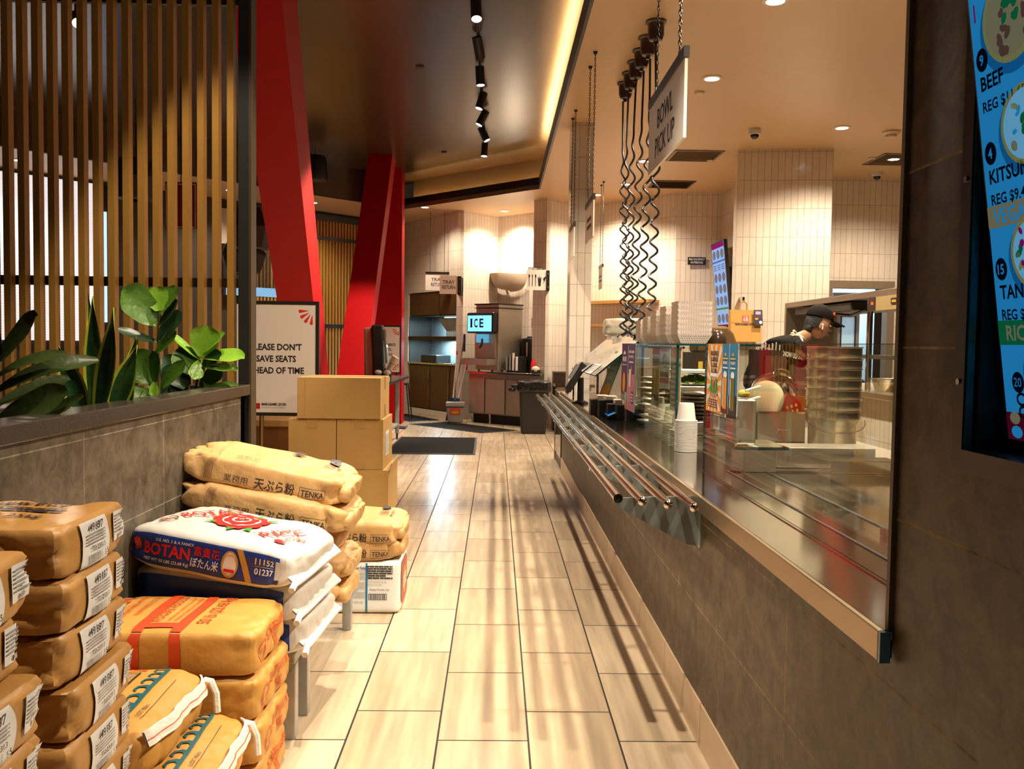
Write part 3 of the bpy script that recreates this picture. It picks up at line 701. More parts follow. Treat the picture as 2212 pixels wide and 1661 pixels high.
# --- cartons
CARD = mat('corrugated_cardboard', (.42, .25, .078), .6, var=.05, vscale=3., bump=.08, bscale=120.); CARDT = mat('brown_packing_tape', (.40, .24, .09), .25, var=.05); CARDD = mat('cardboard_edge', (.30, .17, .06), .7)
def carton(x0, x1, y0, y1, z0, z1, label, extra=None):
    cx = (x0 + x1) / 2
    t = thing('cardboard_box', (cx, y0, z0), label, 'cardboard box', 'cartons stacked on the bench')
    b = MB(); b.box(x0, x1, y0, y1, z0, z1 - .004, CARD)
    b.box(x0, x1, y0, (y0 + y1) / 2 - .003, z1 - .004, z1, CARD); b.box(x0, x1, (y0 + y1) / 2 + .003, y1, z1 - .004, z1, CARD)
    b.build('body', t, bevel=.004)
    b = MB()
    if extra == 'long':
        b.box(x0 + .045, x0 + .047, y0 - .001, y0 + .001, z0 + .01, z1 - .01, CARDD); b.build('seam', t); b = MB()
        b.box(x1 - .001, x1 + .0015, (y0 + y1) / 2 - .035, (y0 + y1) / 2 + .035, z1 - .075, z1 + .001, CARDT); b.build('tape', t); b = MB(); b.box(x1 - .001, x1 + .0015, (y0 + y1) / 2 - .035, (y0 + y1) / 2 + .035, z0 + .01, z0 + .075, CARDT); b.build('tape', t); b = MB()
        b.box(x0, x1, (y0 + y1) / 2 - .035, (y0 + y1) / 2 + .035, z1, z1 + .001, CARDT)
    else:
        b.box(cx - .032, cx + .032, y0 - .0015, y0, z1 - .055, z1 + .001, CARDT); b.box(cx - .032, cx + .032, y0, y1, z1, z1 + .001, CARDT); b.build('tape', t); b = MB(); b.box(cx - .032, cx + .032, y0 - .0015, y0, z0 + .003, z0 + .04, CARDT)
    b.build('tape', t)
    if extra == 'label':
        b = MB(); p = plane_fn((x1, y0 + .10, z0 + .07), (0, 1, 0), (0, 0, 1), .0012); q = plane_fn((x1, y0 + .10, z0 + .07), (0, 1, 0), (0, 0, 1), .002)
        b.drect(0, .16, 0, .15, p, PAPER, 1); b.dlines(.01, .15, .01, .13, 9, q, GREYINK, seed=2); b.build('label', t)
    return t
carton(-1.16, -.63, 5.15, 5.62, .301, .584, 'wide open-flapped carton at the bottom of the carton stack')
carton(-1.226, -.944, 5.16, 5.60, .585, .886, 'square carton on the left of the middle layer')
carton(-.940, -.664, 5.16, 5.60, .585, .886, 'square carton with a white label, right of the middle layer', 'label')
carton(-1.172, -.680, 5.15, 5.56, .888, 1.132, 'long flat carton on top of the carton stack', 'long')
b = MB(); b.hexa([(-.634, 5.15, .55), (-.628, 5.15, .55), (-.628, 5.55, .55), (-.634, 5.55, .55), (-.615, 5.16, .625), (-.609, 5.16, .625), (-.609, 5.54, .632), (-.615, 5.54, .632)], CARD)
b.build('flap', bpy.data.objects['cardboard_box'], bevel=.001)
# ================================================================ ceiling fittings
for x, y, p, s in ((1.829, 5.875, 90, 'recessed downlight at the top edge of the photo above the service counter'), (1.827, 7.573, 90, 'recessed downlight right of the bowl pick-up sign'),
                   (3.589, 9.156, 90, 'recessed downlight near the smoke detector, right of the white tiled pillar'), (1.817, 10.972, 60, 'recessed downlight behind the row of coiled cords'),
                   (1.826, 12.55, 70, 'recessed downlight close to the dark ceiling vent at the back'), (1.521, 13.473, 60, 'recessed downlight over the wooden wall shelves'),
                   (.114, 15.265, 70, 'recessed downlight over the drink corner, nearer its left side'), (.714, 14.543, 60, 'recessed downlight over the drink corner, beside the tiled pier'),
                   (-3.087, 14.715, 45, 'recessed downlight by the far wooden slat wall'), (-4.144, 13.637, 45, 'recessed downlight glimpsed between the last slats beside the black post'),
                   (-6.284, 11.621, 30, 'recessed downlight glimpsed through the far left slats'), (1.83, 4.1, 110, 'recessed downlight over the front counter, above the frame'), (1.83, 2.3, 150, 'recessed downlight over the near counter end, above the frame'),
                   (3.6, 7.3, 90, 'recessed downlight over the kitchen line, above the frame'), (-1.25, 15.0, 45, 'recessed downlight in front of the tray return, hidden by the coffer trim'), (4.8, 10.6, 60, 'recessed downlight by the kitchen doorway')): downlight(x, y, s, p)
# light strips lying in the cove
STRIP = glow('warm_light_strip', (1., .60, .24), 60.)
b = MB(); b.box(.69, .72, -3, 13.1, Z1 + .065, Z1 + .075, STRIP); tag(b.build('light_strip'), 'warm light strip hidden in the cove over the counter', 'light strip')
b = MB(); p0, p1 = q0 + nr * .10 + Vector((.06, 0)), q1 + nr * .10; b.hexa([(*p0, Z1 + .065), (*p1, Z1 + .065), (*(p1 + nr * .03), Z1 + .065), (*(p0 + nr * .03), Z1 + .065), (*p0, Z1 + .075), (*p1, Z1 + .075), (*(p1 + nr * .03), Z1 + .075), (*(p0 + nr * .03), Z1 + .075)], STRIP)
tag(b.build('light_strip'), 'warm light strip hidden in the cove at the far end', 'light strip')
# track with its spotlights
b = MB(); b.box(-.215, -.185, 1.2, 12.6, Z2 - .035, Z2, BLACK); tag(b.build('light_track'), 'black lighting track running along the dark ceiling', 'light track')
SPOTL = glow('spot_lens', (.80, .88, 1.), 32.)
HEADS = ((2.2, (.0, -.05, -1), (.45, 3.7, 0), 560, 56, 'black track spotlight nearest the camera, above the frame'), (3.3, (-.3, .4, -1), (-1.43, 5.74, 1.2), 330, 24, 'added black track spotlight brightening the white poster, above the frame'), (4.4, (.0, .1, -1), (-1.0, 3.6, .5), 300, 50, 'black track spotlight aimed at the sacks, above the frame'),  # the spotlight on the poster is added to brighten it
         (7.2, (.05, -.35, -.9), (.3, 4.9, 0), 620, 60, 'black track spotlight at the top of the photo, shining towards the camera'), (8.1, (.18, .5, -.85), (.2, 9.3, 0), 330, 55, 'black track spotlight turned away, second in the row'),
         (8.95, (.06, -.05, -1), (-.1, 9.0, 0), 330, 50, 'black track spotlight pointing straight down below the turned one'), (9.85, (-.28, -.1, -.95), (-2.3, 8.8, 1.2), 1500, 60, 'black track spotlight tilted left, fourth in the row'),
         (10.6, (-.45, -.1, -.9), (-2.2, 11.9, .8), 900, 45, 'black track spotlight tilted farthest left'), (11.4, (.45, -.1, -.9), (.6, 10.6, 0), 200, 50, 'black track spotlight tilted right, second from the end of the row'),
         (12.3, (-.05, -.1, -1), (-.8, 13.2, 0), 160, 60, 'black track spotlight last in the row'))
for y, dv, tg, pw, sz, s in HEADS:
    t = thing('track_spotlight', (-.20, y, Z2 - .035), s, 'spotlight', 'spotlights on the ceiling track'); dv = Vector(dv).normalized()
    piv = Vector((-.20, y, Z2 - .11)); b = MB(); b.box(-.216, -.184, y - .05, y + .05, Z2 - .06, Z2 - .035, BLACK); b.tube([(-.20, y, Z2 - .06), piv], .010, BLACK, 8); b.build('bracket', t)
    b = MB(); a0 = piv - dv * .085; b.lathe([(0, 0), (.046, 0), (.046, .19), (.040, .19), (.040, .175)], a0, BLACK, 18, axis=dv); b.build('lamp_housing', t, smooth=True)
    b = MB(); b.disc(a0 + dv * .182, .040, SPOTL, 18, axis=dv); b.build('lens', t)
    spot('track_lamp', a0 + dv * .20, tg, pw, sz, .55, parent=t, radius=.03)
# dining side and planter spotlights; the bag and snake plant ones are added fill
for x, y, tg, pw, s in ((-.98, 1.35, (-.98, 1.6, 0), 300, 'added ceiling spotlight brightening the kraft bag tops, out of frame'), (-3.47, 7.3, (-1.3, 3.9, 1.2), 420, 'lone spotlight glowing between the slats on the dining side'), (-.9, 3.2, (-1.42, 4.15, 1.2), 210, 'black spotlight above the planter corner, out of frame'), (-.75, 2.5, (-1.42, 3.15, 1.3), 120, 'added fill spotlight above the snake plant, out of frame')):
    t = thing('ceiling_spotlight', (x, y, Z2), s, 'spotlight'); a0 = Vector((x, y, Z2 - .22)); dv = (Vector(tg) - a0).normalized()
    b = MB(); b.tube([(x, y, Z2), a0], .012, BLACK, 8); b.build('stem', t); b = MB(); b.lathe([(0, -.06), (.046, -.06), (.046, .12), (.04, .12), (.04, .10)], a0, BLACK, 18, axis=dv); b.build('lamp_housing', t, smooth=True)
    b = MB(); b.disc(a0 + dv * .11, .04, SPOTL, 18, axis=dv); b.build('lens', t); spot('ceiling_lamp', a0 + dv * .13, tg, pw, 42, .5, parent=t, radius=.03)
# sprinkler plates, vents, smoke detector, dome cameras
WHITEPL = mat('cream_plastic', (.62, .48, .33), .4)
for x, y, z, mt, s in ((-.82, 9.07, Z2, BLACK, 'dark sprinkler cover on the dark ceiling, nearer one'), (-.81, 13.04, Z2, BLACK, 'dark sprinkler cover on the dark ceiling near the far cove'),
                       (1.82, 8.0, Z1, WHITEPL, 'cream sprinkler cover beside the downlight by the bowl pick-up sign'), (4.51, 10.55, Z1, WHITEPL, 'cream sprinkler cover left of the right-hand vent'), (2.62, 10.85, Z1, WHITEPL, 'cream sprinkler cover beside the white tiled pillar')):
    b = MB(); b.lathe([(0, -.018), (.035, -.018), (.045, -.010), (.045, 0), (0, 0)], (x, y, z), mt, 18); tag(b.build('sprinkler_cover', at=(x, y, z), smooth=True), s, 'sprinkler', 'sprinkler covers')
VENT = mat('grey_vent_metal', (.20, .16, .11), .5, var=.1)
for x0, x1, y0, y1, s, mt in ((2.08, 2.67, 10.33, 10.93, 'square ceiling vent left of the white tiled pillar', VENT), (4.56, 5.15, 10.30, 10.95, 'square ceiling vent cut off by the dark stone pier', VENT), (2.18, 2.77, 12.23, 12.8, 'dark flat ceiling panel behind the coiled cords', mat('dark_vent_metal', (.10, .06, .03), .5))):
    t = thing('ceiling_vent', ((x0 + x1) / 2, (y0 + y1) / 2, Z1), s, 'ceiling vent', 'ceiling vents')
    b = MB(); b.box(x0, x1, y0, y0 + .03, Z1 - .012, Z1, mt); b.box(x0, x1, y1 - .03, y1, Z1 - .012, Z1, mt); b.box(x0, x0 + .03, y0 + .03, y1 - .03, Z1 - .012, Z1, mt); b.box(x1 - .03, x1, y0 + .03, y1 - .03, Z1 - .012, Z1, mt); b.build('frame', t)
    b = MB()
    for k in range(14): yy = y0 + .035 + k * (y1 - y0 - .07) / 14; b.obox(((x0 + x1) / 2, yy + .015, Z1 - .008), ((x1 - x0) / 2 - .03, 0, 0), (0, .015, .005), (0, 0, .001), mt)
    b.build('grille', t)
for x, y, s in ((2.713, 9.3, 'white dome camera on the ceiling in front of the tiled pillar'), (4.95, 11.4, 'white dome camera half hidden by the dark stone pier')):
    t = thing('dome_camera', (x, y, Z1), s, 'security camera'); b = MB(); b.lathe([(0, 0), (.062, 0), (.066, -.03), (.060, -.055), (.045, -.06)], (x, y, Z1), mat('camera_white', (.7, .66, .6), .35), 20); b.build('housing', t, smooth=True)
    b = MB(); b.ball((x, y, Z1 - .062), .046, mat('smoked_dome', (.01, .01, .012), .08)); b.build('lens_dome', t, smooth=True)
t = thing('smoke_detector', (4.174, 9.3, Z1), 'cream smoke detector near the right end of the white ceiling', 'smoke detector')
b = MB(); b.lathe([(0, 0), (.095, 0), (.095, -.015), (.06, -.035)], (4.174, 9.3, Z1), WHITEPL, 22); b.build('base', t, smooth=True); b = MB(); b.lathe([(.06, -.035), (.06, -.06), (.04, -.07), (0, -.07)], (4.174, 9.3, Z1), WHITEPL, 22); b.build('sensor_head', t, smooth=True)
# hanging signs on chains
SIGNW = mat('white_acrylic', (.90, .83, .74), .3, estr=.0); SIGNK = mat('dark_sign_rail', (.05, .045, .04), .4)
def chain(b, x, y, z0, z1, mt, pitch=.021):
    n = int((z1 - z0) / pitch)
    for k in range(n):
        z = z0 + (k + .5) * pitch; ax = (1, 0) if k % 2 else (0, 1); P = []
        for i in range(8):
            a = 2 * PI * i / 8; P.append((x + ax[0] * .006 * math.cos(a), y + ax[1] * .006 * math.cos(a), z + .0145 * math.sin(a)))
        b.tube(P + [P[0]], .0021, mt, 4, cap=False)
CHAIN = mat('dark_chain', (.06, .05, .04), .35, .7)
def hang_sign(name, x, y0, y1, z0, z1, label, lines=(), cy=None, ch=None, ztop=None):
    t = thing(name, (x, (y0 + y1) / 2, z0), label, 'hanging sign', 'signs hung over the counter')
    b = MB(); b.box(x - .006, x + .006, y0, y1, z0, z1, SIGNW)
    h = ch or .10; p = plane_fn((x - .006, (y0 + y1) / 2, (z0 + z1) / 2), (0, -1, 0), (0, 0, 1), .001)
    if lines and not lines[0]: b.dlines(-.15, .15, -.06, .06, 2, p, INK, seed=2, fill=.5); lines = ()
    for i, l in enumerate(lines): b.dtext(l, 0, (len(lines) / 2 - 1 - i) * h * 1.45 + h * .2, h, p, INK, al='c', bold=.012)
    b.build('panel', t)
    b = MB(); b.box(x - .012, x + .012, y0 - .005, y1 + .005, z1, z1 + .045, SIGNK); b.build('top_rail', t)
    for y in (y0 + .17 * (y1 - y0), y1 - .20 * (y1 - y0)):
        b = MB(); b.box(x - .004, x + .004, y - .012, y + .012, z1 + .045, z1 + .07, STEELX); chain(b, x, y, z1 + .07, ztop or Z1, CHAIN); b.lathe([(0, 0), (.02, 0), (.012, -.02), (0, -.02)], (x, y, ztop or Z1), BLACK, 10); b.build('chain', t, smooth=True)
hang_sign('hanging_sign', .75, 3.545, 4.36, 2.19, 2.51, 'white sign reading BOWL PICK UP hung on chains', ('BOWL', 'PICK UP'), ch=.088)
hang_sign('hanging_sign', .752, 6.87, 7.45, 2.20, 2.49, 'white hanging sign edge-on beside the grey tiled pillar, second from the front', ('',), ch=.07)
hang_sign('hanging_sign', .754, 8.60, 9.10, 2.22, 2.51, 'white hanging sign seen almost edge-on against the left side of the grey tiled pillar', (), ch=.07)
hang_sign('hanging_sign', 1.49, 12.33, 12.75, 2.15, 2.45, 'faint white hanging sign far behind the coiled cords', ('',), ch=.06)
# six cord canopies with coiled cords
CAN = mat('dark_brown_canopy', (.035, .016, .012), .28, coat=.3); CORD = mat('black_cord', (.010, .009, .008), .45)
for k, y in enumerate((6.30, 6.62, 6.91, 7.19, 7.48, 7.77)):
    x = 1.11; lab = ('first', 'second', 'third', 'fourth', 'fifth', 'sixth')[k] + ' from the front of the six dark bell canopies with coiled cords'
    t = thing('cord_pendant', (x, y, Z1), lab, 'cord pendant', 'dark canopies with coiled cords')
    b = MB(); b.lathe([(0, 0), (.075, 0), (.076, -.012), (.060, -.022), (.058, -.10), (.045, -.135), (.018, -.145), (.014, -.165), (0, -.165)], (x, y, Z1), CAN, 24); b.build('canopy', t, smooth=True)
    b = MB(); P = []; r2 = random.Random(k + 3); z = Z1 - .16; ph = r2.uniform(0, 6); zend = 1.40
    while z > zend:
        u = (Z1 - .16 - z) / (Z1 - .16 - zend); amp = .028 * sstep(u, .16, .42); pit = .19 - .085 * sstep(u, .2, .95)
        ph += .0125 / pit * 2 * PI; P.append((x + amp * math.cos(ph) + .02 * math.sin(3 * u + k), y + amp * math.sin(ph), z)); z -= .0125
    b.tube(P, .0088, CORD, 6); b.build('coiled_cord', t, smooth=True)
    b = MB(); b.lathe([(0, .06), (.022, .05), (.03, 0), (.03, -.03), (0, -.03)], (P[-1][0], P[-1][1], zend - .02), BLACK, 14); b.build('socket', t, smooth=True)
# pendant speaker on the dark ceiling
t = thing('pendant_speaker', (-2.65, 12.85, Z2), 'black pendant speaker hanging between the red columns', 'speaker')
b = MB(); b.tube([(-2.65, 12.85, Z2), (-2.65, 12.85, 4.05)], .008, STEELX, 6); b.build('cable', t)
b = MB(); b.lathe([(0, .36), (.11, .36), (.135, .33), (.165, .04), (.150, 0), (0, 0)], (-2.65, 12.85, 3.68), mat('speaker_black', (.008, .007, .006), .5), 26); b.build('cabinet', t, smooth=True)
# ================================================================ the left side: slat screen, plants, columns, signs
t = thing('slat_screen', (-1.8, 4.25, 0), 'tall screen of tan vertical wooden slats behind the planter', 'slat screen')
b = MB()
for k in range(30): x = -1.298 - k * .0708; b.box(x, x + .031, 4.222, 4.268, .1, Z2, WOODS)
b.build('slat_panel', t)
for z in (.35, 1.60, 2.95):
    b = MB(); b.box(-3.45, -1.24, 4.275, 4.30, z, z + .045, BLACK); b.build('rail', t)
POST = mat('charcoal_post', (.030, .030, .029), .35); b = MB(); b.box(-1.245, -1.195, 4.225, 4.31, 0, Z2, POST); b.box(-1.195, -1.183, 4.222, 4.312, 0, Z2, mat('bronze_post_edge', (.07, .05, .03), .5, spec=.2)); b.build('end_post', t)
t = thing('slat_wall', (-3.0, 16.0, 0), 'far wall panel of narrow vertical wooden slats between the red columns', 'slat screen')
dw = Vector((1, 1, 0)).normalized(); nw = Vector((1, -1, 0)).normalized(); A0 = Vector((-1.85, 17.2, 0))
def wp(s, d=0., z=0.): return A0 - dw * s + nw * d + Vector((0, 0, z))
b = MB()
for k in range(48): s = .25 + k * .066; b.obox(wp(s, .10, 1.80), dw * .019, nw * .02, (0, 0, 1.70), WOODS)
b.build('slat_panel', t)
b = MB(); b.obox(wp(1.8, .04, 1.80), dw * 1.6, nw * .005, (0, 0, 1.75), BLACK); b.build('backing', t)
for z in (.6, 1.62, 3.19, 3.56): b = MB(); b.obox(wp(1.8, .125, z), dw * 1.6, nw * .008, (0, 0, .032 if z < 3.5 else .06), BLACK); b.build('rail', t)
# window with a pleated shade on the far wall, TV, hexagon lamps
SHADE = mat('white_window_shade', (.75, .75, .76), .7, emit=(.95, .93, .98), estr=.72)
b = MB(); n = 120
b.surf(lambda u, v: wp(5.84 + 1.35 * u, .05 + .003 * math.sin(v * 2 * PI * 60), 1.30 + 2.31 * v), 2, 240, SHADE); b.build('window_1', kind='structure')
b = MB(); b.obox(wp(5.74, .04, 2.4), dw * .07, nw * .01, (0, 0, .82), glow('daylit_glass', (.55, .75, 1.), 1.3)); b.build('window_2', kind='structure')
b = MB(); b.obox(wp(6.5, .06, 3.63), dw * 1.6, nw * .02, (0, 0, .02), BLACK); b.obox(wp(5.64, .06, 2.5), dw * .02, nw * .03, (0, 0, 1.2), BLACK); b.build('trim_5', kind='structure')
t = thing('wall_screen', wp(2.95, .05, 1.3), 'dark screen with a pale blue stripe left of the big red column', 'screen')
b = MB(); b.obox(wp(3.1, .09, 2.5), dw * .75, nw * .03, (0, 0, .42), BLACK); b.build('frame', t)
b = MB(); b.obox(wp(3.1, .122, 2.16), dw * .70, nw * .002, (0, 0, .075), glow('pale_blue_display', (.35, .68, 1.), .75)); b.build('display', t)
b = MB(); b.obox(wp(3.05, .05, 3.05), dw * .8, nw * .02, (0, 0, .45), mat('pale_plaster', (.55, .47, .38), .7)); b.build('wall_panel', kind='structure')
LAMPB = mat('black_wicker_lamp', (.010, .008, .006), .55, bump=.5, bscale=90.)
for x, y, z, s in ((-2.93, 10.5, 2.66, 'black hexagonal pendant lamp beside the black post, left of the red column'), (-3.35, 11.6, 2.45, 'black hexagonal pendant lamp lower behind the big red column'), (-4.3, 10.5, 3.22, 'black hexagonal pendant lamp behind the middle slats')):
    t = thing('pendant_lamp', (x, y, Z2), s, 'pendant lamp', 'black hexagonal lamps'); b = MB(); b.tube([(x, y, Z2), (x, y, z + .25)], .006, BLACK, 6); b.build('cord', t)
    b = MB(); b.lathe([(.10, .26), (.19, .24), (.30, .02), (.22, -.22), (.12, -.24)], (x, y, z), LAMPB, 8); b.build('lamp_shade', t)
t = thing('wall_poster', (-3.9, 9.6, 2.2), 'dark red poster glimpsed between the slats', 'poster'); b = MB(); b.box(-3.62, -3.28, 9.6, 9.62, 2.55, 3.05, mat('dark_red_poster', (.18, .012, .012), .5)); p = plane_fn((-3.45, 9.6, 2.66), (1, 0, 0), (0, 0, 1)); b.dframe(-.16, .16, -.10, .37, .008, p, WHITEP); b.dtext('SHE', .08, .10, .03, p, WHITEP, al='c'); b.build('panel', t)
b = MB(); b.tube([(-3.45, 9.61, 3.05), (-3.45, 9.61, Z2)], .006, BLACK, 6); b.build('hanger', t)
# red slanted columns
RED = mat('red_lacquer', (.40, .002, .004), .5, var=.06, spec=.18)
def column(label, base, top):
    b = MB(); b.hexa(base + top, RED); tag(b.build('slanted_column', at=tuple(Vector(base[0]))), label, 'column', 'red slanted columns')
column('big red slanted column leaning towards the camera, left arm of the V', [(-2.62, 11.7, 0), (-2.25, 11.7, 0), (-2.25, 12.15, 0), (-2.62, 12.15, 0)], [(-2.07, 6.6, Z2), (-1.655, 6.6, Z2), (-1.655, 7.2, Z2), (-2.07, 7.2, Z2)])
column('red slanted column leaning right, right arm of the V', [(-2.24, 11.6, 0), (-1.86, 11.6, 0), (-1.86, 12.0, 0), (-2.24, 12.0, 0)], [(-1.966, 13.3, Z2), (-1.605, 13.3, Z2), (-1.605, 13.75, Z2), (-1.966, 13.75, Z2)])
column('upright red column behind the V, next to the tray return', [(-2.02, 14.3, 0), (-1.545, 14.3, 0), (-1.545, 14.7, 0), (-2.02, 14.7, 0)], [(-2.0, 14.3, Z2), (-1.567, 14.3, Z2), (-1.567, 14.7, Z2), (-2.0, 14.7, Z2)])
# poster stands
POSTERW = mat('white_poster', (.74, .67, .60), .35); REDD = mat('poster_red', (.62, .03, .02), .4)
def fan(b, cx, cy, r, p, sx=-1, sy=-1):
    for a in (.06, .52, .98, 1.44):
        P = [(cx + sx * r * q * math.cos(a + w), cy + sy * r * q * math.sin(a + w)) for q, w in ((.30, -.03), (.95, -.13), (1.0, 0), (.95, .13), (.30, .03))]; b.dpoly(P, p, REDD, 1)
def poster_stand(x, y, wd, z0, z1, lines, label, logo, al):
    t = thing('sign_stand', (x, y, 0), label, 'sign stand', 'poster stands')
    b = MB(); b.box(x - wd / 2 + .012, x + wd / 2 - .012, y + .004, y + .02, z0 + .012, z1 - .012, POSTERW); p = plane_fn((x, y + .004, z0), (1, 0, 0), (0, 0, 1), .001); h = z1 - z0
    for i, l in enumerate(lines): b.dtext(l, 0, h * .575 - i * .077, .040, p, INK, al='c', bold=.03, fit=(.335, .26, .365)[i] if logo else (.40, .27, .29)[i])
    fan(b, wd / 2 - .04, h - .06, .095, p); fan(b, -wd / 2 + .04, .06, .095, p, 1, 1) if not logo else None
    if logo:
        b.drect(-.135, -.105, .045, .083, p, REDD); b.dtext('MARUGAME UDON', -.095, .068, .017, p, INK, bold=.04, fit=.16); b.dtext('JAPANESE NOODLES & TEMPURA', -.095, .050, .009, p, GREYINK, fit=.155)
        b.dtext('丸亀', -.120, .068, .010, p, WHITEP, al='c', fit=.024); b.dtext('製麺', -.120, .050, .010, p, WHITEP, al='c', fit=.024)
    else: fan(b, wd / 2 - .04, .06, .095, p, -1, 1)
    b.build('poster', t)
    b = MB(); b.box(x - wd / 2, x + wd / 2, y, y + .03, z0, z0 + .022, BLACK); b.box(x - wd / 2, x + wd / 2, y, y + .03, z1 - .022, z1, BLACK); b.box(x - wd / 2, x - wd / 2 + .022, y, y + .03, z0 + .022, z1 - .022, BLACK); b.box(x + wd / 2 - .022, x + wd / 2, y, y + .03, z0 + .022, z1 - .022, BLACK); b.build('frame', t)
    px = x - .105 if logo else x + .20
    b = MB(); b.tube([(px, y + .045, .02), (px, y + .045, z0 + .3)], .016, STEELX if logo else BLACK, 12); b.build('pole', t, smooth=True)
    b = MB(); b.box(px - .17, px + .17, y - .12, y + .21, 0, .02, BLACK); b.build('base_plate', t, bevel=.004)
poster_stand(-1.445, 5.74, .56, .85, 1.605, ('PLEASE DON\u2019T', 'SAVE SEATS', 'AHEAD OF TIME'), 'white framed poster asking guests not to save seats', True, 0)
poster_stand(-1.762, 13.6, .56, .855, 1.605, ('SAVE YOUR ENERGY,', 'NOT SEATS.', 'THANK YOU!'), 'second white framed poster, half hidden behind the drink dispenser', False, 0)
t = thing('wooden_bench', (-1.75, 6.3, 0), 'brown wooden bench behind the poster pole and cartons', 'bench'); b = MB(); b.box(-2.4, -1.22, 6.2, 6.75, .0, .735, mat('brown_bench_side', (.22, .085, .02), .5, var=.12, vscale=5.)); b.build('base', t); b = MB(); b.box(-2.42, -1.20, 6.18, 6.77, .735, .78, mat('light_bench_top', (.50, .29, .10), .45, var=.1)); b.build('seat', t, bevel=.004)
# table with dispenser
BLKT = mat('black_table_top', (.014, .012, .011), .25)
t = thing('side_table', (-1.52, 11.0, 0), 'black-topped table with grey legs behind the cartons', 'table')
b = MB(); b.box(-1.82, -1.23, 9.95, 12.3, .84, .875, BLKT); b.build('tabletop', t, bevel=.003)
for x in (-1.75, -1.36):
    for y in (10.05, 12.05): b = MB(); b.box(x - .025, x + .025, y - .025, y + .025, .09, .84, GALV); b.box(x - .012, x + .012, y - .02, y + .02, 0, .09, BLACK); b.build('leg', t)
b = MB(); b.box(-1.77, -1.34, 10.05, 12.05, .20, .225, GALV); b.build('lower_shelf', t)
DTANK = mat('amber_plastic_tank', (.42, .22, .15), .15, trans=.55); t = thing('drink_dispenser', (-1.50, 11.0, .875), 'black tilted drink dispenser with an amber tank on the table', 'drink dispenser')
b = MB(); b.hexa([(-1.53, 10.9, .875), (-1.395, 10.9, .875), (-1.395, 11.1, .875), (-1.53, 11.1, .875), (-1.565, 10.9, 1.56), (-1.425, 10.9, 1.56), (-1.425, 11.1, 1.56), (-1.565, 11.1, 1.56)], BLKT); b.build('body', t, bevel=.02)
b = MB(); b.hexa([(-1.65, 10.92, .885), (-1.535, 10.92, .885), (-1.535, 11.08, .885), (-1.65, 11.08, .885), (-1.66, 10.92, 1.52), (-1.57, 10.92, 1.53), (-1.57, 11.08, 1.53), (-1.66, 11.08, 1.52)], DTANK); b.build('tank', t, bevel=.02)
b = MB(); b.hexa([(-1.385, 10.93, 1.08), (-1.355, 10.93, 1.08), (-1.355, 11.06, 1.08), (-1.385, 11.06, 1.08), (-1.422, 10.93, 1.50), (-1.395, 10.93, 1.50), (-1.395, 11.06, 1.50), (-1.422, 11.06, 1.50)], STEELX); b.build('chrome_front', t, bevel=.006)
b = MB(); b.tube([(-1.39, 10.9, 1.0), (-1.33, 10.86, .99), (-1.31, 10.86, .95)], .018, STEELX, 8); b.build('tap', t, smooth=True)
IVORY = mat('ivory_plastic', (.62, .55, .44), .4)
t = thing('tilted_jar', (-1.33, 10.75, .875), 'ivory jar leaning out of a black holder beside the dispenser', 'jar'); dv = Vector((.45, -.05, .8))
b = MB(); b.lathe([(0, 0), (.035, 0), (.04, .12), (.05, .13), (.05, .21), (0, .21)], (-1.335, 10.75, .98), IVORY, 16, axis=dv); b.build('jar_body', t, smooth=True)
b = MB(); b.box(-1.40, -1.29, 10.7, 10.8, .875, 1.0, BLKT); b.build('holder', t, bevel=.01)
for x, s in ((-1.40, 'small chrome and white tap bottle, left of a pair on the table'), (-1.295, 'small chrome and white tap bottle at the table edge')):
    b = MB(); b.lathe([(0, 0), (.045, 0), (.05, .04), (.03, .075), (0, .08)], (x, 10.3, .876), STEELX, 14); b.ball((x + .01, 10.29, .985), (.045, .04, .032), IVORY, 10, 7); tag(b.build('condiment_bottle', at=(x, 10.3, .876), smooth=True), s, 'bottle', 'tap bottles on the table')
t = thing('bar_stool', (-1.62, 14.95, 0), 'black stool with splayed legs in front of the tray return', 'stool')
b = MB(); b.box(-1.80, -1.50, 14.8, 15.1, .62, .65, BLACK); b.build('seat', t)
for sx in (-1, 1):
    for sy in (-1, 1): b = MB(); b.tube([(-1.65 + sx * .13, 14.95 + sy * .13, .62), (-1.65 + sx * .20, 14.95 + sy * .2, 0)], .012, BLACK, 6); b.build('leg', t)
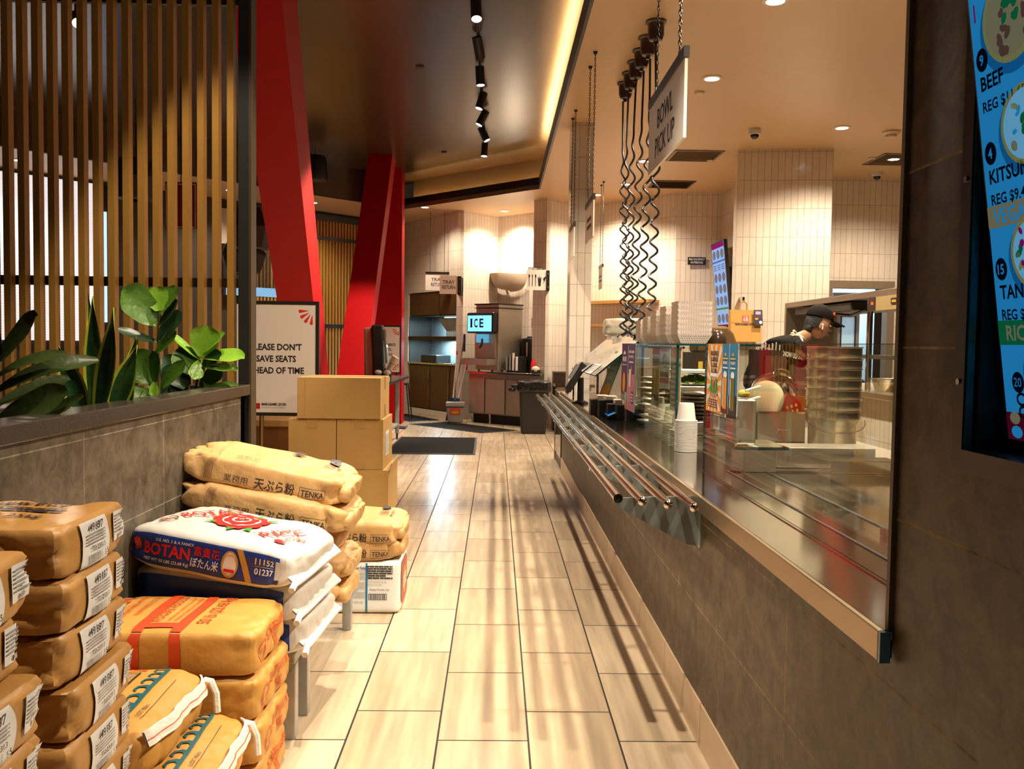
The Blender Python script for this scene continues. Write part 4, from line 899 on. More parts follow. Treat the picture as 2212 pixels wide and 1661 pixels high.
# plants in the trough
LEAF = mat('fig_leaf_green', (.06, .15, .012), .38, var=.35, vscale=9., bump=.25, bscale=45.); LEAFY = mat('bright_fig_leaf', (.20, .40, .03), .28, var=.25, vscale=9., bump=.25, bscale=45.); LEAFD = mat('deep_green_leaf', (.022, .060, .018), .35, var=.3, vscale=12.)
LEAFO = mat('olive_leaf', (.055, .085, .018), .36, var=.3, vscale=12., bump=.2, bscale=40.); SNK = mat('banded_snake_leaf', (.022, .085, .024), .3, var=.97, vscale=34., stretch=(.35, .35, 2.4)); SNKE = mat('yellow_leaf_edge', (.62, .66, .06), .35); STEM = mat('brown_stem', (.10, .06, .02), .7)
def leaf(b, p0, d, L, W, up, mt, curl=.5, edge=None, shape=0, nu=10, cup=.12, tw=0.):
    """blade from p0 along d, bending by curl about its width"""
    d = Vector(d).normalized(); s = d.cross(Vector(up)); s = s.normalized() if s.length > 1e-4 else Vector((1, 0, 0)); n = s.cross(d).normalized(); p = Vector(p0); rows = []
    for i in range(nu + 1):
        t = i / nu
        w = (math.sin(PI * min(1, t ** .8)) ** .7 if shape == 0 else (.42 + .58 * math.sin(PI * min(1., t * 1.05) ** 1.1)) * (1 - t ** 4) if shape == 1 else math.sin(PI * (t ** 1.35 * .86 + .07)) ** .75 * (1 + .10 * math.sin(9 * t)))
        w = max(w, .04 if shape != 1 else .0) * W / 2
        a = tw * t; ss = s * math.cos(a) + n * math.sin(a); nn = n * math.cos(a) - s * math.sin(a)
        rows.append([p + ss * w * k + nn * (abs(k) ** 1.6 * cup * W) for k in (-1, -.76, -.4, 0, .4, .76, 1)])
        ax = d * math.cos(curl * t * 1.0) - n * math.sin(curl * t); p = p + ax * (L / nu)
    vs = [q for r in rows for q in r]
    f1 = []; f2 = []
    for i in range(nu):
        for k in range(6): (f2 if k in (0, 5) else f1).append((i * 7 + k, i * 7 + k + 1, i * 7 + 8 + k, i * 7 + 7 + k))
    if edge: b.add(vs, f1, mt); b.add(vs, f2, edge)
    else: b.add(vs, f1 + f2, mt)
soil = 1.07
t = thing('snake_plant', (-1.39, 3.05, soil), 'upright snake plant with yellow-edged dark banded leaves in the planter', 'plant'); b = MB()
for dx, dy, dv, L, W, c, up in ((-.01, .0, (.0, 0, 1), .43, .075, .0, (0, -1, .1)), (.015, -.03, (.22, -.05, 1), .40, .085, -.12, (-.2, -1, .1)), (.05, -.01, (.35, .0, 1), .28, .09, .1, (.1, -1, .2)), (-.03, -.03, (-.28, -.1, 1), .27, .085, -.1, (.3, -1, .2)),
                                (-.05, .0, (-.40, 0, 1), .22, .05, .25, (0, -1, .2)), (-.02, .04, (-.08, .05, 1), .45, .05, .1, (.8, -1, 0)), (.05, .05, (.18, .1, 1), .30, .06, 0, (.3, -1, 0)), (.06, .02, (.45, .05, 1), .18, .06, -.4, (0, -1, .2)), (-.01, .05, (-.15, .1, 1), .26, .06, .1, (0, -1, 0))):
    leaf(b, (-1.385 + dx, 3.05 + dy, soil - .01), dv, L, W, up, SNK, c, SNKE, 1, 12, .16, .15)
b.build('leaves', t, smooth=True, angle=180)
def bush(name, x, y, label, stems, lv, mts):
    t = thing(name, (x, y, soil), label, 'plant'); b = MB()
    for s in stems: b.tube([Vector((x, y, soil - .02)) + Vector(q) for q in s], [.008 - .004 * i / max(1, len(s) - 1) for i in range(len(s))], STEM, 7)
    b.build('stem', t, smooth=True); b = MB()
    for (px, py, pz), dv, L, W, up, m, c in lv: leaf(b, (x + px, y + py, soil + pz), dv, L, W, up, mts[m], c, None, 2, 9, .10)
    b.build('leaves', t, smooth=True, angle=180)
bush('fiddle_leaf_fig', -1.385, 3.58, 'taller fiddle-leaf fig with broad green leaves, third plant in the planter', [[(0, 0, 0), (.01, 0, .15), (.0, .01, .30), (.01, 0, .40)], [(0, 0, 0), (-.06, -.02, .10)]],
     [((.0, 0, .34), (-.55, -.45, .65), .19, .16, (.5, -.9, .6), 0, -.2), ((.01, 0, .39), (-.2, .1, 1), .10, .10, (.2, -1, .2), 1, .1), ((.01, 0, .38), (.5, .05, .9), .13, .08, (-.4, -1, .3), 0, .2), ((.01, 0, .33), (.6, 0, .7), .13, .06, (.3, -.5, 1), 2, -.2), ((.01, 0, .27), (.55, -.1, .75), .15, .07, (.2, -1, .5), 2, .1),
      ((.0, 0, .26), (-.9, -.1, .25), .16, .06, (0, -.6, 1), 2, -.2), ((.0, 0, .22), (.5, -.1, .6), .12, .05, (.2, -1, .5), 0, .2), ((.0, 0, .10), (-.4, -.3, .55), .16, .13, (.2, -1, .4), 0, .1), ((.0, -.02, .10), (.1, -.2, .9), .13, .07, (-.5, -1, .2), 0, .0), ((-.01, -.02, .09), (-1, -.3, .25), .16, .07, (0, -.4, 1), 1, -.1),
      ((.0, 0, .07), (-.9, -.3, .05), .16, .05, (0, -.5, 1), 0, .3), ((.02, 0, .08), (.6, -.1, .7), .14, .06, (.2, -1, .4), 0, .2), ((-.01, -.03, .03), (-.2, -.4, .12), .14, .09, (.3, -.9, .5), 0, .5), ((.01, .0, .05), (.2, .1, .6), .13, .06, (.3, -1, .2), 2, .2), ((-.03, -.02, .04), (-.7, .0, .0), .12, .08, (0, -.7, .8), 2, .2), ((.0, -.03, .10), (.05, -.2, -.6), .06, .04, (.2, -1, .3), 1, .2)], (LEAF, LEAFY, LEAFD))
bush('fiddle_leaf_fig', -1.38, 3.98, 'short fiddle-leaf fig with bright yellow-green leaves beside the black post', [[(0, 0, 0), (.02, 0, .10), (.05, .0, .20)], [(0, 0, 0), (.06, 0, .06)], [(0, 0, 0), (-.03, 0, .12)]],
     [((.05, 0, .20), (.1, -.1, .7), .14, .14, (.2, -1, .55), 1, .2), ((.05, 0, .21), (.6, -.1, .6), .14, .09, (.1, -.5, 1), 1, .1), ((.05, 0, .19), (1, -.15, .15), .19, .13, (.1, -.55, 1), 1, .35), ((.05, 0, .15), (.95, -.3, .0), .17, .10, (0, -.35, 1), 1, .2), ((.04, 0, .18), (-.75, -.1, .65), .17, .05, (.2, -.5, 1), 1, -.1), ((.04, 0, .18), (-.1, -.35, -.5), .10, .07, (.4, -1, .2), 1, .1),
      ((.03, 0, .12), (-.35, -.2, .45), .15, .12, (.3, -1, .3), 0, .6), ((.05, 0, .16), (.5, -.3, .3), .12, .08, (0, -1, .6), 2, .2), ((-.02, -.02, .06), (-.35, -.2, .6), .17, .13, (.35, -1, .3), 2, .5), ((-.03, .0, .04), (-.5, -.1, .25), .13, .12, (.3, -1, .2), 2, .5), ((.04, 0, .06), (.6, -.2, .6), .13, .09, (.1, -1, .5), 0, .5), ((.05, 0, .05), (.9, -.1, .3), .16, .05, (0, -.5, 1), 0, .5), ((.03, -.03, .02), (.8, -.2, .28), .17, .09, (0, -.7, 1), 0, .5), ((-.02, -.02, .01), (-.9, -.2, .1), .12, .08, (0, -.8, .8), 2, .3)], (LEAF, LEAFY, LEAFD))  # most upper leaves use the brighter green
bush('rubber_plant', -1.40, 2.47, 'olive plant with long drooping leaves at the left edge of the planter', [[(0, 0, 0), (-.01, 0, .15), (.0, 0, .26)]],
     [((.0, 0, .20), (.5, -.1, .55), .19, .10, (-.4, -1, .8), 2, .0), ((.0, 0, .16), (.75, -.05, .55), .20, .055, (-.1, -.8, 1), 0, .8), ((.0, 0, .12), (.8, .1, .55), .28, .065, (0, -.9, .8), 0, .85), ((.0, 0, .03), (.85, -.1, .45), .22, .10, (-.1, -1, .55), 2, .2), ((.02, 0, .0), (.85, .0, .4), .25, .05, (0, -.9, .8), 2, -.1), ((.0, 0, .08), (.5, .3, .35), .2, .08, (0, -.6, 1), 2, .4), ((.0, 0, .22), (-.4, -.1, .8), .18, .09, (.2, -1, .5), 2, .3), ((-.01, 0, .05), (-.5, -.3, .5), .17, .09, (.3, -1, .3), 2, .3)], (LEAFO, LEAFY, LEAFO))
b = MB(); b.tube([(-1.34, 3.22, 1.075), (-1.31, 3.25, 1.155), (-1.27, 3.22, 1.137)], .0022, STEM, 5); tag(b.build('dry_twig', at=(-1.34, 3.22, 1.075)), 'thin dry twig bent over the planter edge beside the snake plant', 'twig')
# ================================================================ the far end: tray return, drink corner
WALN = mat('walnut_veneer', (.085, .040, .016), .32, var=.55, vscale=7., stretch=(9, 9, .5)); WALD = mat('dark_walnut_frame', (.03, .015, .008), .4); DARKIN = mat('dark_recess', (.012, .010, .009), .7)
La, Lb = Vector((-1.842, 17.08, 0)), Vector((-.70, 15.36, 0)); lu = (Lb - La).normalized(); li = Vector((-lu.y, lu.x, 0)) * 1
def lp(s, d, z): return La + lu * s + li * d + Vector((0, 0, z))
def lbox(b, s0, s1, d0, d1, z0, z1, mt): b.obox(lp((s0 + s1) / 2, (d0 + d1) / 2, (z0 + z1) / 2), lu * (s1 - s0) / 2, li * (d1 - d0) / 2, (0, 0, (z1 - z0) / 2), mt)
t = thing('tray_return_cabinet', lp(1.1, .2, 0), 'built-in walnut and steel tray return cabinet under the hanging tray sign', 'cabinet')
b = MB(); lbox(b, .25, 2.04, .05, .55, .10, .94, WALD); lbox(b, .25, 2.04, .05, .55, 1.84, 2.28, WALD); lbox(b, .25, .27, .02, .55, .94, 1.84, WALD); lbox(b, 2.02, 2.04, .02, .55, .94, 1.84, WALD); b.build('carcass', t)
b = MB(); lbox(b, .27, 2.02, .50, .52, .97, 1.84, STEELB); b.build('back_panel', t, label='steel back panel')
b = MB(); lbox(b, .25, 2.04, -.02, .52, .94, .975, STEELX); b.build('counter', t, bevel=.004, label='steel counter')
b = MB(); lbox(b, .26, 2.03, .06, .48, 1.44, 1.462, STEELB); lbox(b, .26, 2.03, .0, .06, 1.39, 1.462, WALD); b.build('shelf', t)
for s0, s1 in ((.27, .62), (.63, 1.40), (1.43, 2.03)):
    d = MB(); lbox(d, s0, s1, .02, .05, 1.86, 2.27, WALN); dd = d.build('door', t, bevel=.003); d = MB(); lbox(d, s1 - .03, s1 - .018, .005, .02, 1.95, 2.10, STEELX); d.build('handle', dd)
for s0, s1 in ((.28, 1.08), (1.10, 1.81), (1.83, 2.03)):
    d = MB(); lbox(d, s0, s1, .02, .05, .12, .92, WALN); dd = d.build('door', t, bevel=.003); d = MB(); lbox(d, s1 - .035, s1 - .02, .0, .02, .20, .85, STEELX); d.build('handle', dd)
b = MB(); lbox(b, 1.2, 2.0, .25, .27, 1.805, 1.825, glow('cold_tube', (.55, .85, 1.), 2.2)); b.build('light_tube', t)
o = bpy.data.objects.new('tray_return_light', bpy.data.lights.new('tray_return_light', 'AREA')); o.data.energy = 45; o.data.color = (.55, .85, 1.); o.data.size = .7; o.data.size_y = .1; o.data.shape = 'RECTANGLE'; col.objects.link(o); o.location = lp(1.2, .25, 1.79); o.rotation_euler = (0, 0, math.atan2(lu.y, lu.x)); o2 = o.copy(); col.objects.link(o2); o2.location = lp(1.2, .25, 1.385)  # lower copy is added to brighten the lower bay, no fixture there
t = thing('tray_bin', lp(.9, .2, .976), 'black shallow bin on the steel tray return counter', 'bin'); b = MB(); lbox(b, .62, 1.20, .08, .40, .976, 1.115, BLACK); b.build('body', t, bevel=.01)
t = thing('tray_hopper', lp(1.7, .3, 1.462), 'wedge-shaped steel hopper on the tray return shelf', 'hopper'); b = MB(); P = [lp(1.18, .12, 1.80), lp(1.62, .12, 1.47), lp(2.0, .12, 1.47), lp(2.0, .12, 1.80)]; b.prism(P, li * .34, STEELB); b.build('body', t)
for k in range(5):
    q = lp(1.62 + k * .07, .08, 1.463); b = MB(); b.lathe([(0, 0), (.03, 0), (.035, .09), (.028, .09)], q, mat('pale_blue_cup', (.5, .75, .85), .3), 10); tag(b.build('cup', at=tuple(q), smooth=True), 'pale cup in the row before the steel hopper on the tray return shelf', 'cup', 'cups on the tray return shelf')
# drink corner
STEELD = mat('dull_steel', (.46, .41, .34), .46, .85, var=.15, vscale=4.)
F0, F1 = Vector((-.47, 14.79, 0)), Vector((.72, 13.78, 0)); fu = (F1 - F0).normalized(); fi = Vector((-fu.y, fu.x, 0)); FL = (F1 - F0).length
def fp(s, d, z): return F0 + fu * s + fi * d + Vector((0, 0, z))
def fbox(b, s0, s1, d0, d1, z0, z1, mt): b.obox(fp((s0 + s1) / 2, (d0 + d1) / 2, (z0 + z1) / 2), fu * (s1 - s0) / 2, fi * (d1 - d0) / 2, (0, 0, (z1 - z0) / 2), mt)
t = thing('drink_counter', F0, 'stainless drink counter with three doors in the corner niche', 'counter')
def fpoly(d, z0): return [fp(0, d, z0), fp(FL, d, z0), Vector((.760, 13.90, z0)), Vector((.80, 14.95, z0)), Vector((.60, 15.25, z0)), fp(.3, .95, z0), fp(0, .6, z0)]
b = MB(); b.prism(fpoly(.03, .16), (0, 0, .68), mat('steel_carcass', (.35, .31, .26), .35, 1.)); b.build('carcass', t)
b = MB(); b.prism(fpoly(-.02, .84), (0, 0, .035), STEELX); b.build('worktop', t, bevel=.004); b = MB(); b.prism(fpoly(.12, 0), (0, 0, .16), DARKIN); b.build('plinth', t)
for s0, s1 in ((.02, .36), (.39, .80), (.84, 1.28)):
    d = MB(); fbox(d, s0, s1, .0, .03, .18, .77, STEEL if s0 > .8 else STEELD); dd = d.build('door', t, bevel=.004); d = MB(); fbox(d, s0 + .01, s1 - .01, -.012, .0, .755, .768, STEELX); d.build('handle', dd)
for s in (.06, .45, 1.3): b = MB(); b.tube([fp(s, .06, 0), fp(s, .06, .16)], .018, STEELX, 8); b.build('leg', t)
cor = Vector((.02, 14.40, 0)); il, ir = Vector((-.76, .65, 0)), Vector((.70, .714, 0))
def ip(a, c, z): return cor + il * a + ir * c + Vector((0, 0, z))
def ibox(b, a0, a1, c0, c1, z0, z1, mt): b.obox(ip((a0 + a1) / 2, (c0 + c1) / 2, (z0 + z1) / 2), -il * (a1 - a0) / 2, ir * (c1 - c0) / 2, (0, 0, (z1 - z0) / 2), mt)
t = thing('ice_dispenser', ip(.25, .3, .876), 'tall stainless ice dispenser with a lit blue ICE sign', 'ice dispenser')
b = MB(); ibox(b, .0, .50, .02, .59, .90, 1.93, STEELD); b.build('cabinet', t, bevel=.006); b = MB(); ibox(b, -.01, .51, .0, .60, 1.93, 1.945, BLACK); ibox(b, .0, .50, .02, .59, 1.945, 1.99, STEELD); ibox(b, -.015, .515, -.005, .605, 1.99, 2.012, BLACK); b.build('top_cover', t)
ICEB = glow('blue_lit_sign', (.24, .72, 1.), 1.5)
b = MB(); ibox(b, .01, .60, -.10, .02, 1.515, 1.86, BLACK); b.build('sign_frame', t, bevel=.025)
b = MB(); b.surf(lambda u, v: ip(.57 - .53 * u, -.103 - .02 * math.sin(PI * u), 1.545 + .265 * v), 12, 4, ICEB)
p = lambda x, y: ip(.57 - x, -.106 - .02 * math.sin(PI * x / .53), 1.545 + y)
NAVY = mat('navy_letters', (.004, .02, .16), .4)
x = .07
for ch, wd in (('I', .05), ('C', .085), ('E', .085)): b.dtext(ch, x, .07, .14, p, NAVY, bold=.03, fit=wd); x += wd + .04
b.drect(.065, .125, .066, .076, p, NAVY); b.drect(.065, .125, .204, .214, p, NAVY); b.build('lit_sign', t, smooth=True)
b = MB(); ibox(b, .04, .48, -.02, .02, 1.10, 1.50, STEELD); b.build('splash_panel', t); b = MB(); ibox(b, .04, .62, -.20, .02, .985, 1.09, STEELD); ibox(b, .06, .60, -.18, .0, 1.09, 1.095, BLACK); b.build('drip_tray', t, bevel=.006)
b = MB(); ibox(b, .17, .38, -.10, .0, 1.36, 1.50, mat('blue_glow_chute', (.10, .45, .75), .3, emit=(.15, .6, 1.), estr=.5)); b.tube([ip(.24, -.10, 1.42), ip(.22, -.13, 1.33), ip(.26, -.14, 1.27)], .018, BLACK, 8); b.build('chute', t)
for k in range(4): b = MB(); b.tube([ip(.05 + .15 * k, .1 if k % 2 else .5, .876), ip(.05 + .15 * k, .1 if k % 2 else .5, .905)], .02, BLACK, 8); b.build('foot', t)
t = thing('cup_dispenser', fp(.92, .2, .876), 'black cup lid rack with white cups beside the ice dispenser', 'cup rack'); b = MB(); fbox(b, .74, 1.02, .12, .30, .876, 1.14, BLACK); b.build('rack', t, bevel=.006)
for k in range(4): b = MB(); q = fp(.765 + .068 * k, .105, .876); b.tube([q + Vector((0, 0, .03)), q + Vector((0, 0, .26 + .03 * (k % 3)))], .022, WHITEP if k > 1 else GREYINK, 10); b.build('cup_stack', t, smooth=True)
t = thing('coffee_urn', (.575, 14.78, .876), 'black insulated coffee urn on the drink counter', 'coffee urn'); b = MB(); q = Vector((.575, 14.78, .876))
b.lathe([(0, .0), (.13, 0), (.13, .03), (.12, .05), (.12, .12), (.155, .20), (.160, .52), (.14, .56), (.06, .575), (.05, .60), (0, .60)], q, BLACK, 20); b.build('body', t, smooth=True)
b = MB(); b.box(q.x - .07, q.x - .05, q.y - .165, q.y - .15, q.z + .26, q.z + .50, PAPER); b.build('sight_gauge', t); b = MB(); b.box(q.x - .10, q.x - .02, q.y - .20, q.y - .15, q.z + .20, q.z + .24, BLACK); b.build('spout', t)
for s, d, mt, h, lab in ((1.30, .12, REDP, .24, 'red sauce bottle at the right end of the drink counter'), (1.46, .16, REDP, .20, 'second red sauce bottle, behind the napkins by the tiled pier')):
    q = fp(s, d, .876); b = MB(); b.lathe([(0, 0), (.036, 0), (.036, h * .72), (.02, h * .84), (.01, h), (0, h)], q, mt, 14); tag(b.build('sauce_bottle', at=tuple(q), smooth=True), lab, 'bottle', 'sauce bottles on the drink counter')
q = fp(1.40, .06, .876); b = MB(); b.ball(q + Vector((0, 0, .06)), (.07, .06, .06), IVORY, 10, 6); b.box(q.x - .07, q.x + .07, q.y - .05, q.y + .05, q.z, q.z + .06, BLACK); tag(b.build('napkin_holder', at=tuple(q)), 'black napkin holder with crumpled napkins on the drink counter', 'napkin holder')
t = thing('wall_sconce', (.25, 15.6, 2.3), 'big pale half-bowl sconce in the corner above the ice dispenser', 'wall lamp'); SC = mat('sconce_plaster', (.62, .50, .38), .45)
b = MB(); n = 24; vs = []; ru, ri = Vector((.71, -.71, 0)), Vector((-.71, -.71, 0)); c0 = Vector((.235, 15.74, 2.60))
b.surf(lambda u, v: c0 + ru * (.42 * math.cos(PI * u) * math.cos(v * PI / 2) ** .55 * -1) + ri * (.30 * math.sin(PI * u) * math.cos(v * PI / 2) ** .7) + Vector((0, 0, -.30 * math.sin(v * PI / 2) + .02 * math.cos(PI * u))), 28, 12, SC); b.build('bowl', t, smooth=True, angle=180)
b = MB(); b.tube([c0 + ri * .1 + Vector((0, 0, -.28)), c0 + ri * .05 + Vector((0, 0, -.36))], .02, SC, 8); b.build('finial', t)
d = bpy.data.lights.new('sconce_lamp', 'AREA'); d.energy = 14; d.color = (1., .80, .58); d.size = .35; o = bpy.data.objects.new('sconce_lamp', d); col.objects.link(o); o.location = (.25, 15.58, 2.60); o.rotation_euler = (PI, 0, 0)
Ra = Vector((.019, 15.996, 0)); rv = Vector((.707, -.707, 0)); rn = Vector((-.707, -.707, 0))
b = MB(); q = Ra + rv * .86 + rn * .006 + Vector((0, 0, 1.635)); b.obox(q + rv * .115 + Vector((0, 0, .085)), rv * .115, rn * .004, (0, 0, .085), mat('brown_notice', (.45, .24, .07), .5)); p = plane_fn(q + rn * .004, rv, (0, 0, 1), .001); b.drect(.0, .23, .135, .17, p, BROWNP); b.dlines(.01, .12, .02, .12, 7, p, INK); b.dpoly([(.13, .05), (.17, .02), (.21, .05), (.20, .10), (.15, .09)], p, INK); tag(b.build('wall_notice', at=tuple(q)), 'small brown printed notice on the tiles above the coffee urn', 'notice')
# flag signs
def flag_sign(x0, x1, y, z0, z1, label, draw, br=.06, yb=None):
    t = thing('flag_sign', ((x0 + x1) / 2, y, z0), label, 'sign', 'white signs on black brackets'); b = MB(); b.box(x0, x1, y, y + .012, z0, z1, SIGNW); draw(b, plane_fn(((x0 + x1) / 2, y, (z0 + z1) / 2), (1, 0, 0), (0, 0, 1), .0012)); b.build('panel', t)
    b = MB(); b.box(x1, x1 + br, y - .01, yb or y + .10, z0 - .01, z1 - .01, BLACK)
    for z in (z0 + .05, z1 - .06): b.ball((x1 + br * .5, y - .01, z), .008, STEELX, 8, 5)
    b.build('bracket', t)
def trayret(b, p): b.dtext('TRAY', 0, .015, .060, p, INK, al='c', bold=.012); b.dtext('RETURN', 0, -.072, .060, p, INK, al='c', bold=.012, fit=.22)
flag_sign(-.985, -.675, 15.0, 2.185, 2.50, 'white TRAY RETURN sign on a black bracket, overlapping its hanging twin', trayret, yb=15.34)
def cutl(b, p):
    for k, x in enumerate((-.115, -.065, -.015)): b.drect(x - .005, x + .005, -.10, .05, p, INK, 1); b.dellipse(x, .06, .012 if k != 1 else .008, .028, p, INK)
    b.dpoly([(.03, -.10), (.065, -.10), (.075, .02), (.02, .02)], p, INK, 1); b.drect(.015, .08, .025, .038, p, INK, 1); b.drect(.045, .05, .03, .08, p, INK, 1)
    b.dpoly([(.095, -.09), (.115, -.02), (.10, .02), (.11, .03), (.14, .06), (.15, .04), (.125, -.02)], p, INK, 1)
flag_sign(.465, .775, 13.72, 2.195, 2.515, 'white cutlery picture sign on a black bracket at the drink corner', cutl, .05, 13.90)
b = MB(); b.box(.50, .73, 13.95, 13.97, 2.40, 2.57, BLACK); b.box(.51, .72, 13.945, 13.95, 2.41, 2.56, SIGNW); p = plane_fn((.615, 13.945, 2.5), (1, 0, 0), (0, 0, 1), .001); b.dbars(-.08, .08, .02, .05, 8, p, INK); tag(b.build('menu_notice', at=(.615, 13.95, 2.4)), 'black edged notice peeking over the cutlery sign', 'notice')
t = thing('hanging_sign', (-1.06, 15.52, 2.28), 'TRAY RETURN sign hanging on two rods, partly covered by the bracket sign', 'hanging sign', 'signs hung over the counter')
b = MB(); b.obox((-1.06, 15.52, 2.42), Vector((.83, -.0, 0)).normalized() * .21, (0, .006, 0), (0, 0, .145), SIGNW); p = plane_fn((-1.06, 15.513, 2.42), (1, 0, 0), (0, 0, 1), .001); trayret(b, p); b.build('panel', t)
b = MB(); b.box(-1.27, -.85, 15.505, 15.535, 2.565, 2.60, BLACK); b.build('top_rail', t)
for x in (-1.19, -.94): b = MB(); b.tube([(x, 15.52, 2.6), (x, 15.52, Z1)], .005, BLACK, 6); b.build('rod', t)
# trash can, brooms, dustpan, mats
t = thing('trash_can', (.58, 13.15, 0), 'black square trash can with a black bag folded over its rim', 'trash can'); CANM = mat('black_bin_plastic', (.016, .014, .013), .45, var=.4, vscale=20.); BAGM = mat('black_bag_film', (.010, .010, .011), .18, bump=.7, bscale=14.)
b = MB(); b.hexa([(.39, 12.96, 0), (.76, 12.96, 0), (.76, 13.34, 0), (.39, 13.34, 0), (.355, 12.92, .72), (.80, 12.92, .72), (.80, 13.38, .72), (.355, 13.38, .72)], CANM); b.build('bin', t, bevel=.03)
b = MB(); s = Sack(.50, .52, .17, BAGM, p=8, amp=.012, crease=.014, seed=4, cfreq=16.); b.v = [tuple(Vector(q) + Vector((.578, 13.15, .625))) for q in s.mb.v]; b.f = s.mb.f; b.mi = s.mb.mi; b.mats = s.mb.mats; b.uv = s.mb.uv
b.ball((.30, 13.02, .70), (.09, .06, .045), BAGM, 12, 8); b.ball((.24, 13.0, .665), (.06, .05, .04), BAGM, 10, 7); b.build('bin_bag', t, smooth=True, angle=180)
t = thing('lobby_dustpan', (-.69, 14.80, 0), 'grey upright dustpan with an orange sticker and long handle', 'dustpan'); DP = mat('grey_dustpan', (.27, .25, .23), .5)
b = MB(); b.hexa([(-.80, 14.70, 0.005), (-.56, 14.70, 0.005), (-.56, 14.90, 0.005), (-.80, 14.90, 0.005), (-.83, 14.66, .26), (-.53, 14.66, .26), (-.53, 14.90, .34), (-.83, 14.90, .34)], DP); b.box(-.84, -.52, 14.64, 14.92, .27, .345, DP); b.build('pan', t, bevel=.012)
b = MB(); p = plane_fn((-.68, 14.672, .19), (1, 0, 0), (0, -.15, 1), .004); b.drect(-.09, .09, -.055, .055, p, ORANGEP, 1); b.dellipse(.0, -.015, .06, .025, lambda x, y: p(x, y) + Vector((0, -.002, 0)), GOLDP); b.build('sticker', t)
b = MB(); b.tube([(-.70, 14.80, .33), (-.55, 15.0, 1.45)], .012, STEELX, 8); b.build('handle', t, smooth=True, label='grey metal handle'); b = MB(); b.tube([(-.553, 14.996, 1.20), (-.548, 15.003, 1.50)], .02, mat('blue_grip', (.01, .05, .20), .4), 8); b.build('grip', t)
for x0, y0, x1, y1, h, c, lab in ((-.74, 15.0, -.68, 15.17, 1.20, REDP, 'broom with a red cap leaning on the tiled pier, leftmost handle'), (-.66, 14.93, -.50, 15.05, 1.02, REDP, 'broom with a red tip leaning right of the dustpan handle')):
    t = thing('broom', (x0, y0, 0), lab, 'broom', 'brooms by the dustpan'); b = MB(); b.tube([(x0, y0, .3), (x1, y1, h)], .011, WHITEP, 8); b.build('handle', t); b = MB(); b.tube([(x1 - .008, y1 - .02, h - .14), (x1, y1, h)], .014, c, 8); b.build('end_cap', t)
    b = MB(); b.hexa([(x0 - .12, y0 - .03, 0.01), (x0 + .10, y0 - .03, 0.01), (x0 + .10, y0 + .03, 0.01), (x0 - .12, y0 + .03, 0.01), (x0 - .04, y0 - .02, .40), (x0 + .04, y0 - .02, .40), (x0 + .04, y0 + .02, .40), (x0 - .04, y0 + .02, .40)], mat('blue_bristles', (.01, .06, .22), .8, bump=.6, bscale=160.)); b.build('brush_head', t)
MATT = mat('black_rubber_mat', (.013, .011, .009), .9, spec=.1, var=.3, vscale=60., bump=.6, bscale=220.); MATE = mat('mat_edge', (.012, .011, .010), .6)
def floor_mat(pts, label):
    c = sum((Vector((*q, 0)) for q in pts), Vector()) / len(pts); t = thing('floor_mat', c, label, 'floor mat', 'black floor mats')
    b = MB(); b.prism([(x, y, .001) for x, y in pts], (0, 0, .007), MATE); b.build('border', t); b = MB(); b.prism([tuple(c + (Vector((x, y, 0)) - c) * .95 + Vector((0, 0, .006))) for x, y in pts], (0, 0, .004), MATT); b.build('pile', t)
floor_mat([(-1.34, 10.45), (-.235, 10.45), (-.255, 12.32), (-1.34, 12.32)], 'black rectangular mat in the aisle beside the cartons')
floor_mat([(-1.40, 14.28), (-.21, 12.97), (.34, 13.45), (-.80, 14.75)], 'black mat set at an angle before the drink counter')
floor_mat([(-2.15, 15.9), (-1.45, 14.75), (-.98, 15.1), (-1.66, 16.3)], 'black mat in front of the tray return cabinet')
t = thing('prep_table', (1.1, 13.3, 0), 'low steel shelf unit right of the trash can behind the rails', 'table'); b = MB(); b.box(.90, 1.5, 13.1, 13.55, .70, .745, STEELX); b.build('top', t); b = MB(); b.box(.93, 1.45, 13.15, 13.5, 0, .70, mat('tan_side', (.42, .30, .18), .5)); b.build('body', t)
b = MB(); b.box(.90, 1.45, 13.56, 13.86, .0, .90, WALD); b.box(.88, 1.47, 13.55, 13.88, .90, .925, STEELX); tag(b.build('dark_cabinet', at=(1.15, 13.7, 0)), 'dark low cabinet against the tiles right of the trash can', 'cabinet')
# ================================================================ the service counter
GLASS = glass('clear_glass'); GEDGE = mat('green_glass_edge', (.004, .045, .045), .1, spec=.9); GSHEET = glass('sheet_glass', (.86, .93, .90), 2.2)
t = thing('service_counter', (1.15, 5.3, 0), 'long polished steel service counter with a deep front edge', 'counter')
b = MB(); b.box(.692, 1.62, 1.505, 9.13, .828, .850, STEELX); b.build('worktop', t, bevel=.002)
b = MB(); b.box(.680, .692, 1.500, 9.13, .797, .851, mat('satin_edge_steel', (.36, .27, .18), .36, 1., var=.1, vscale=3.)); b.build('front_edge', t, bevel=.002); b = MB(); b.box(.681, .70, 1.492, 1.500, .795, .850, mat('blue_film', (.12, .32, .48), .3)); b.build('end_film', t, label='blue protective film')
b = MB()
for x, w_ in ((.835, .006), (.930, .004), (1.085, .006)): b.box(x - w_, x + w_, 1.505, 3.44, .850, .853, BLACK if x != .835 else STEELX)  # both black strips stand in for ceiling lines mirrored in the glass
b.box(.94, 1.6, 3.425, 3.44, .850, .856, STEELX); b.build('channel_and_reflection_strip', t)
b = MB(); b.box(1.52, 1.60, 1.6, 9.0, 0, .828, STEEL); b.build('rear_panel', t)
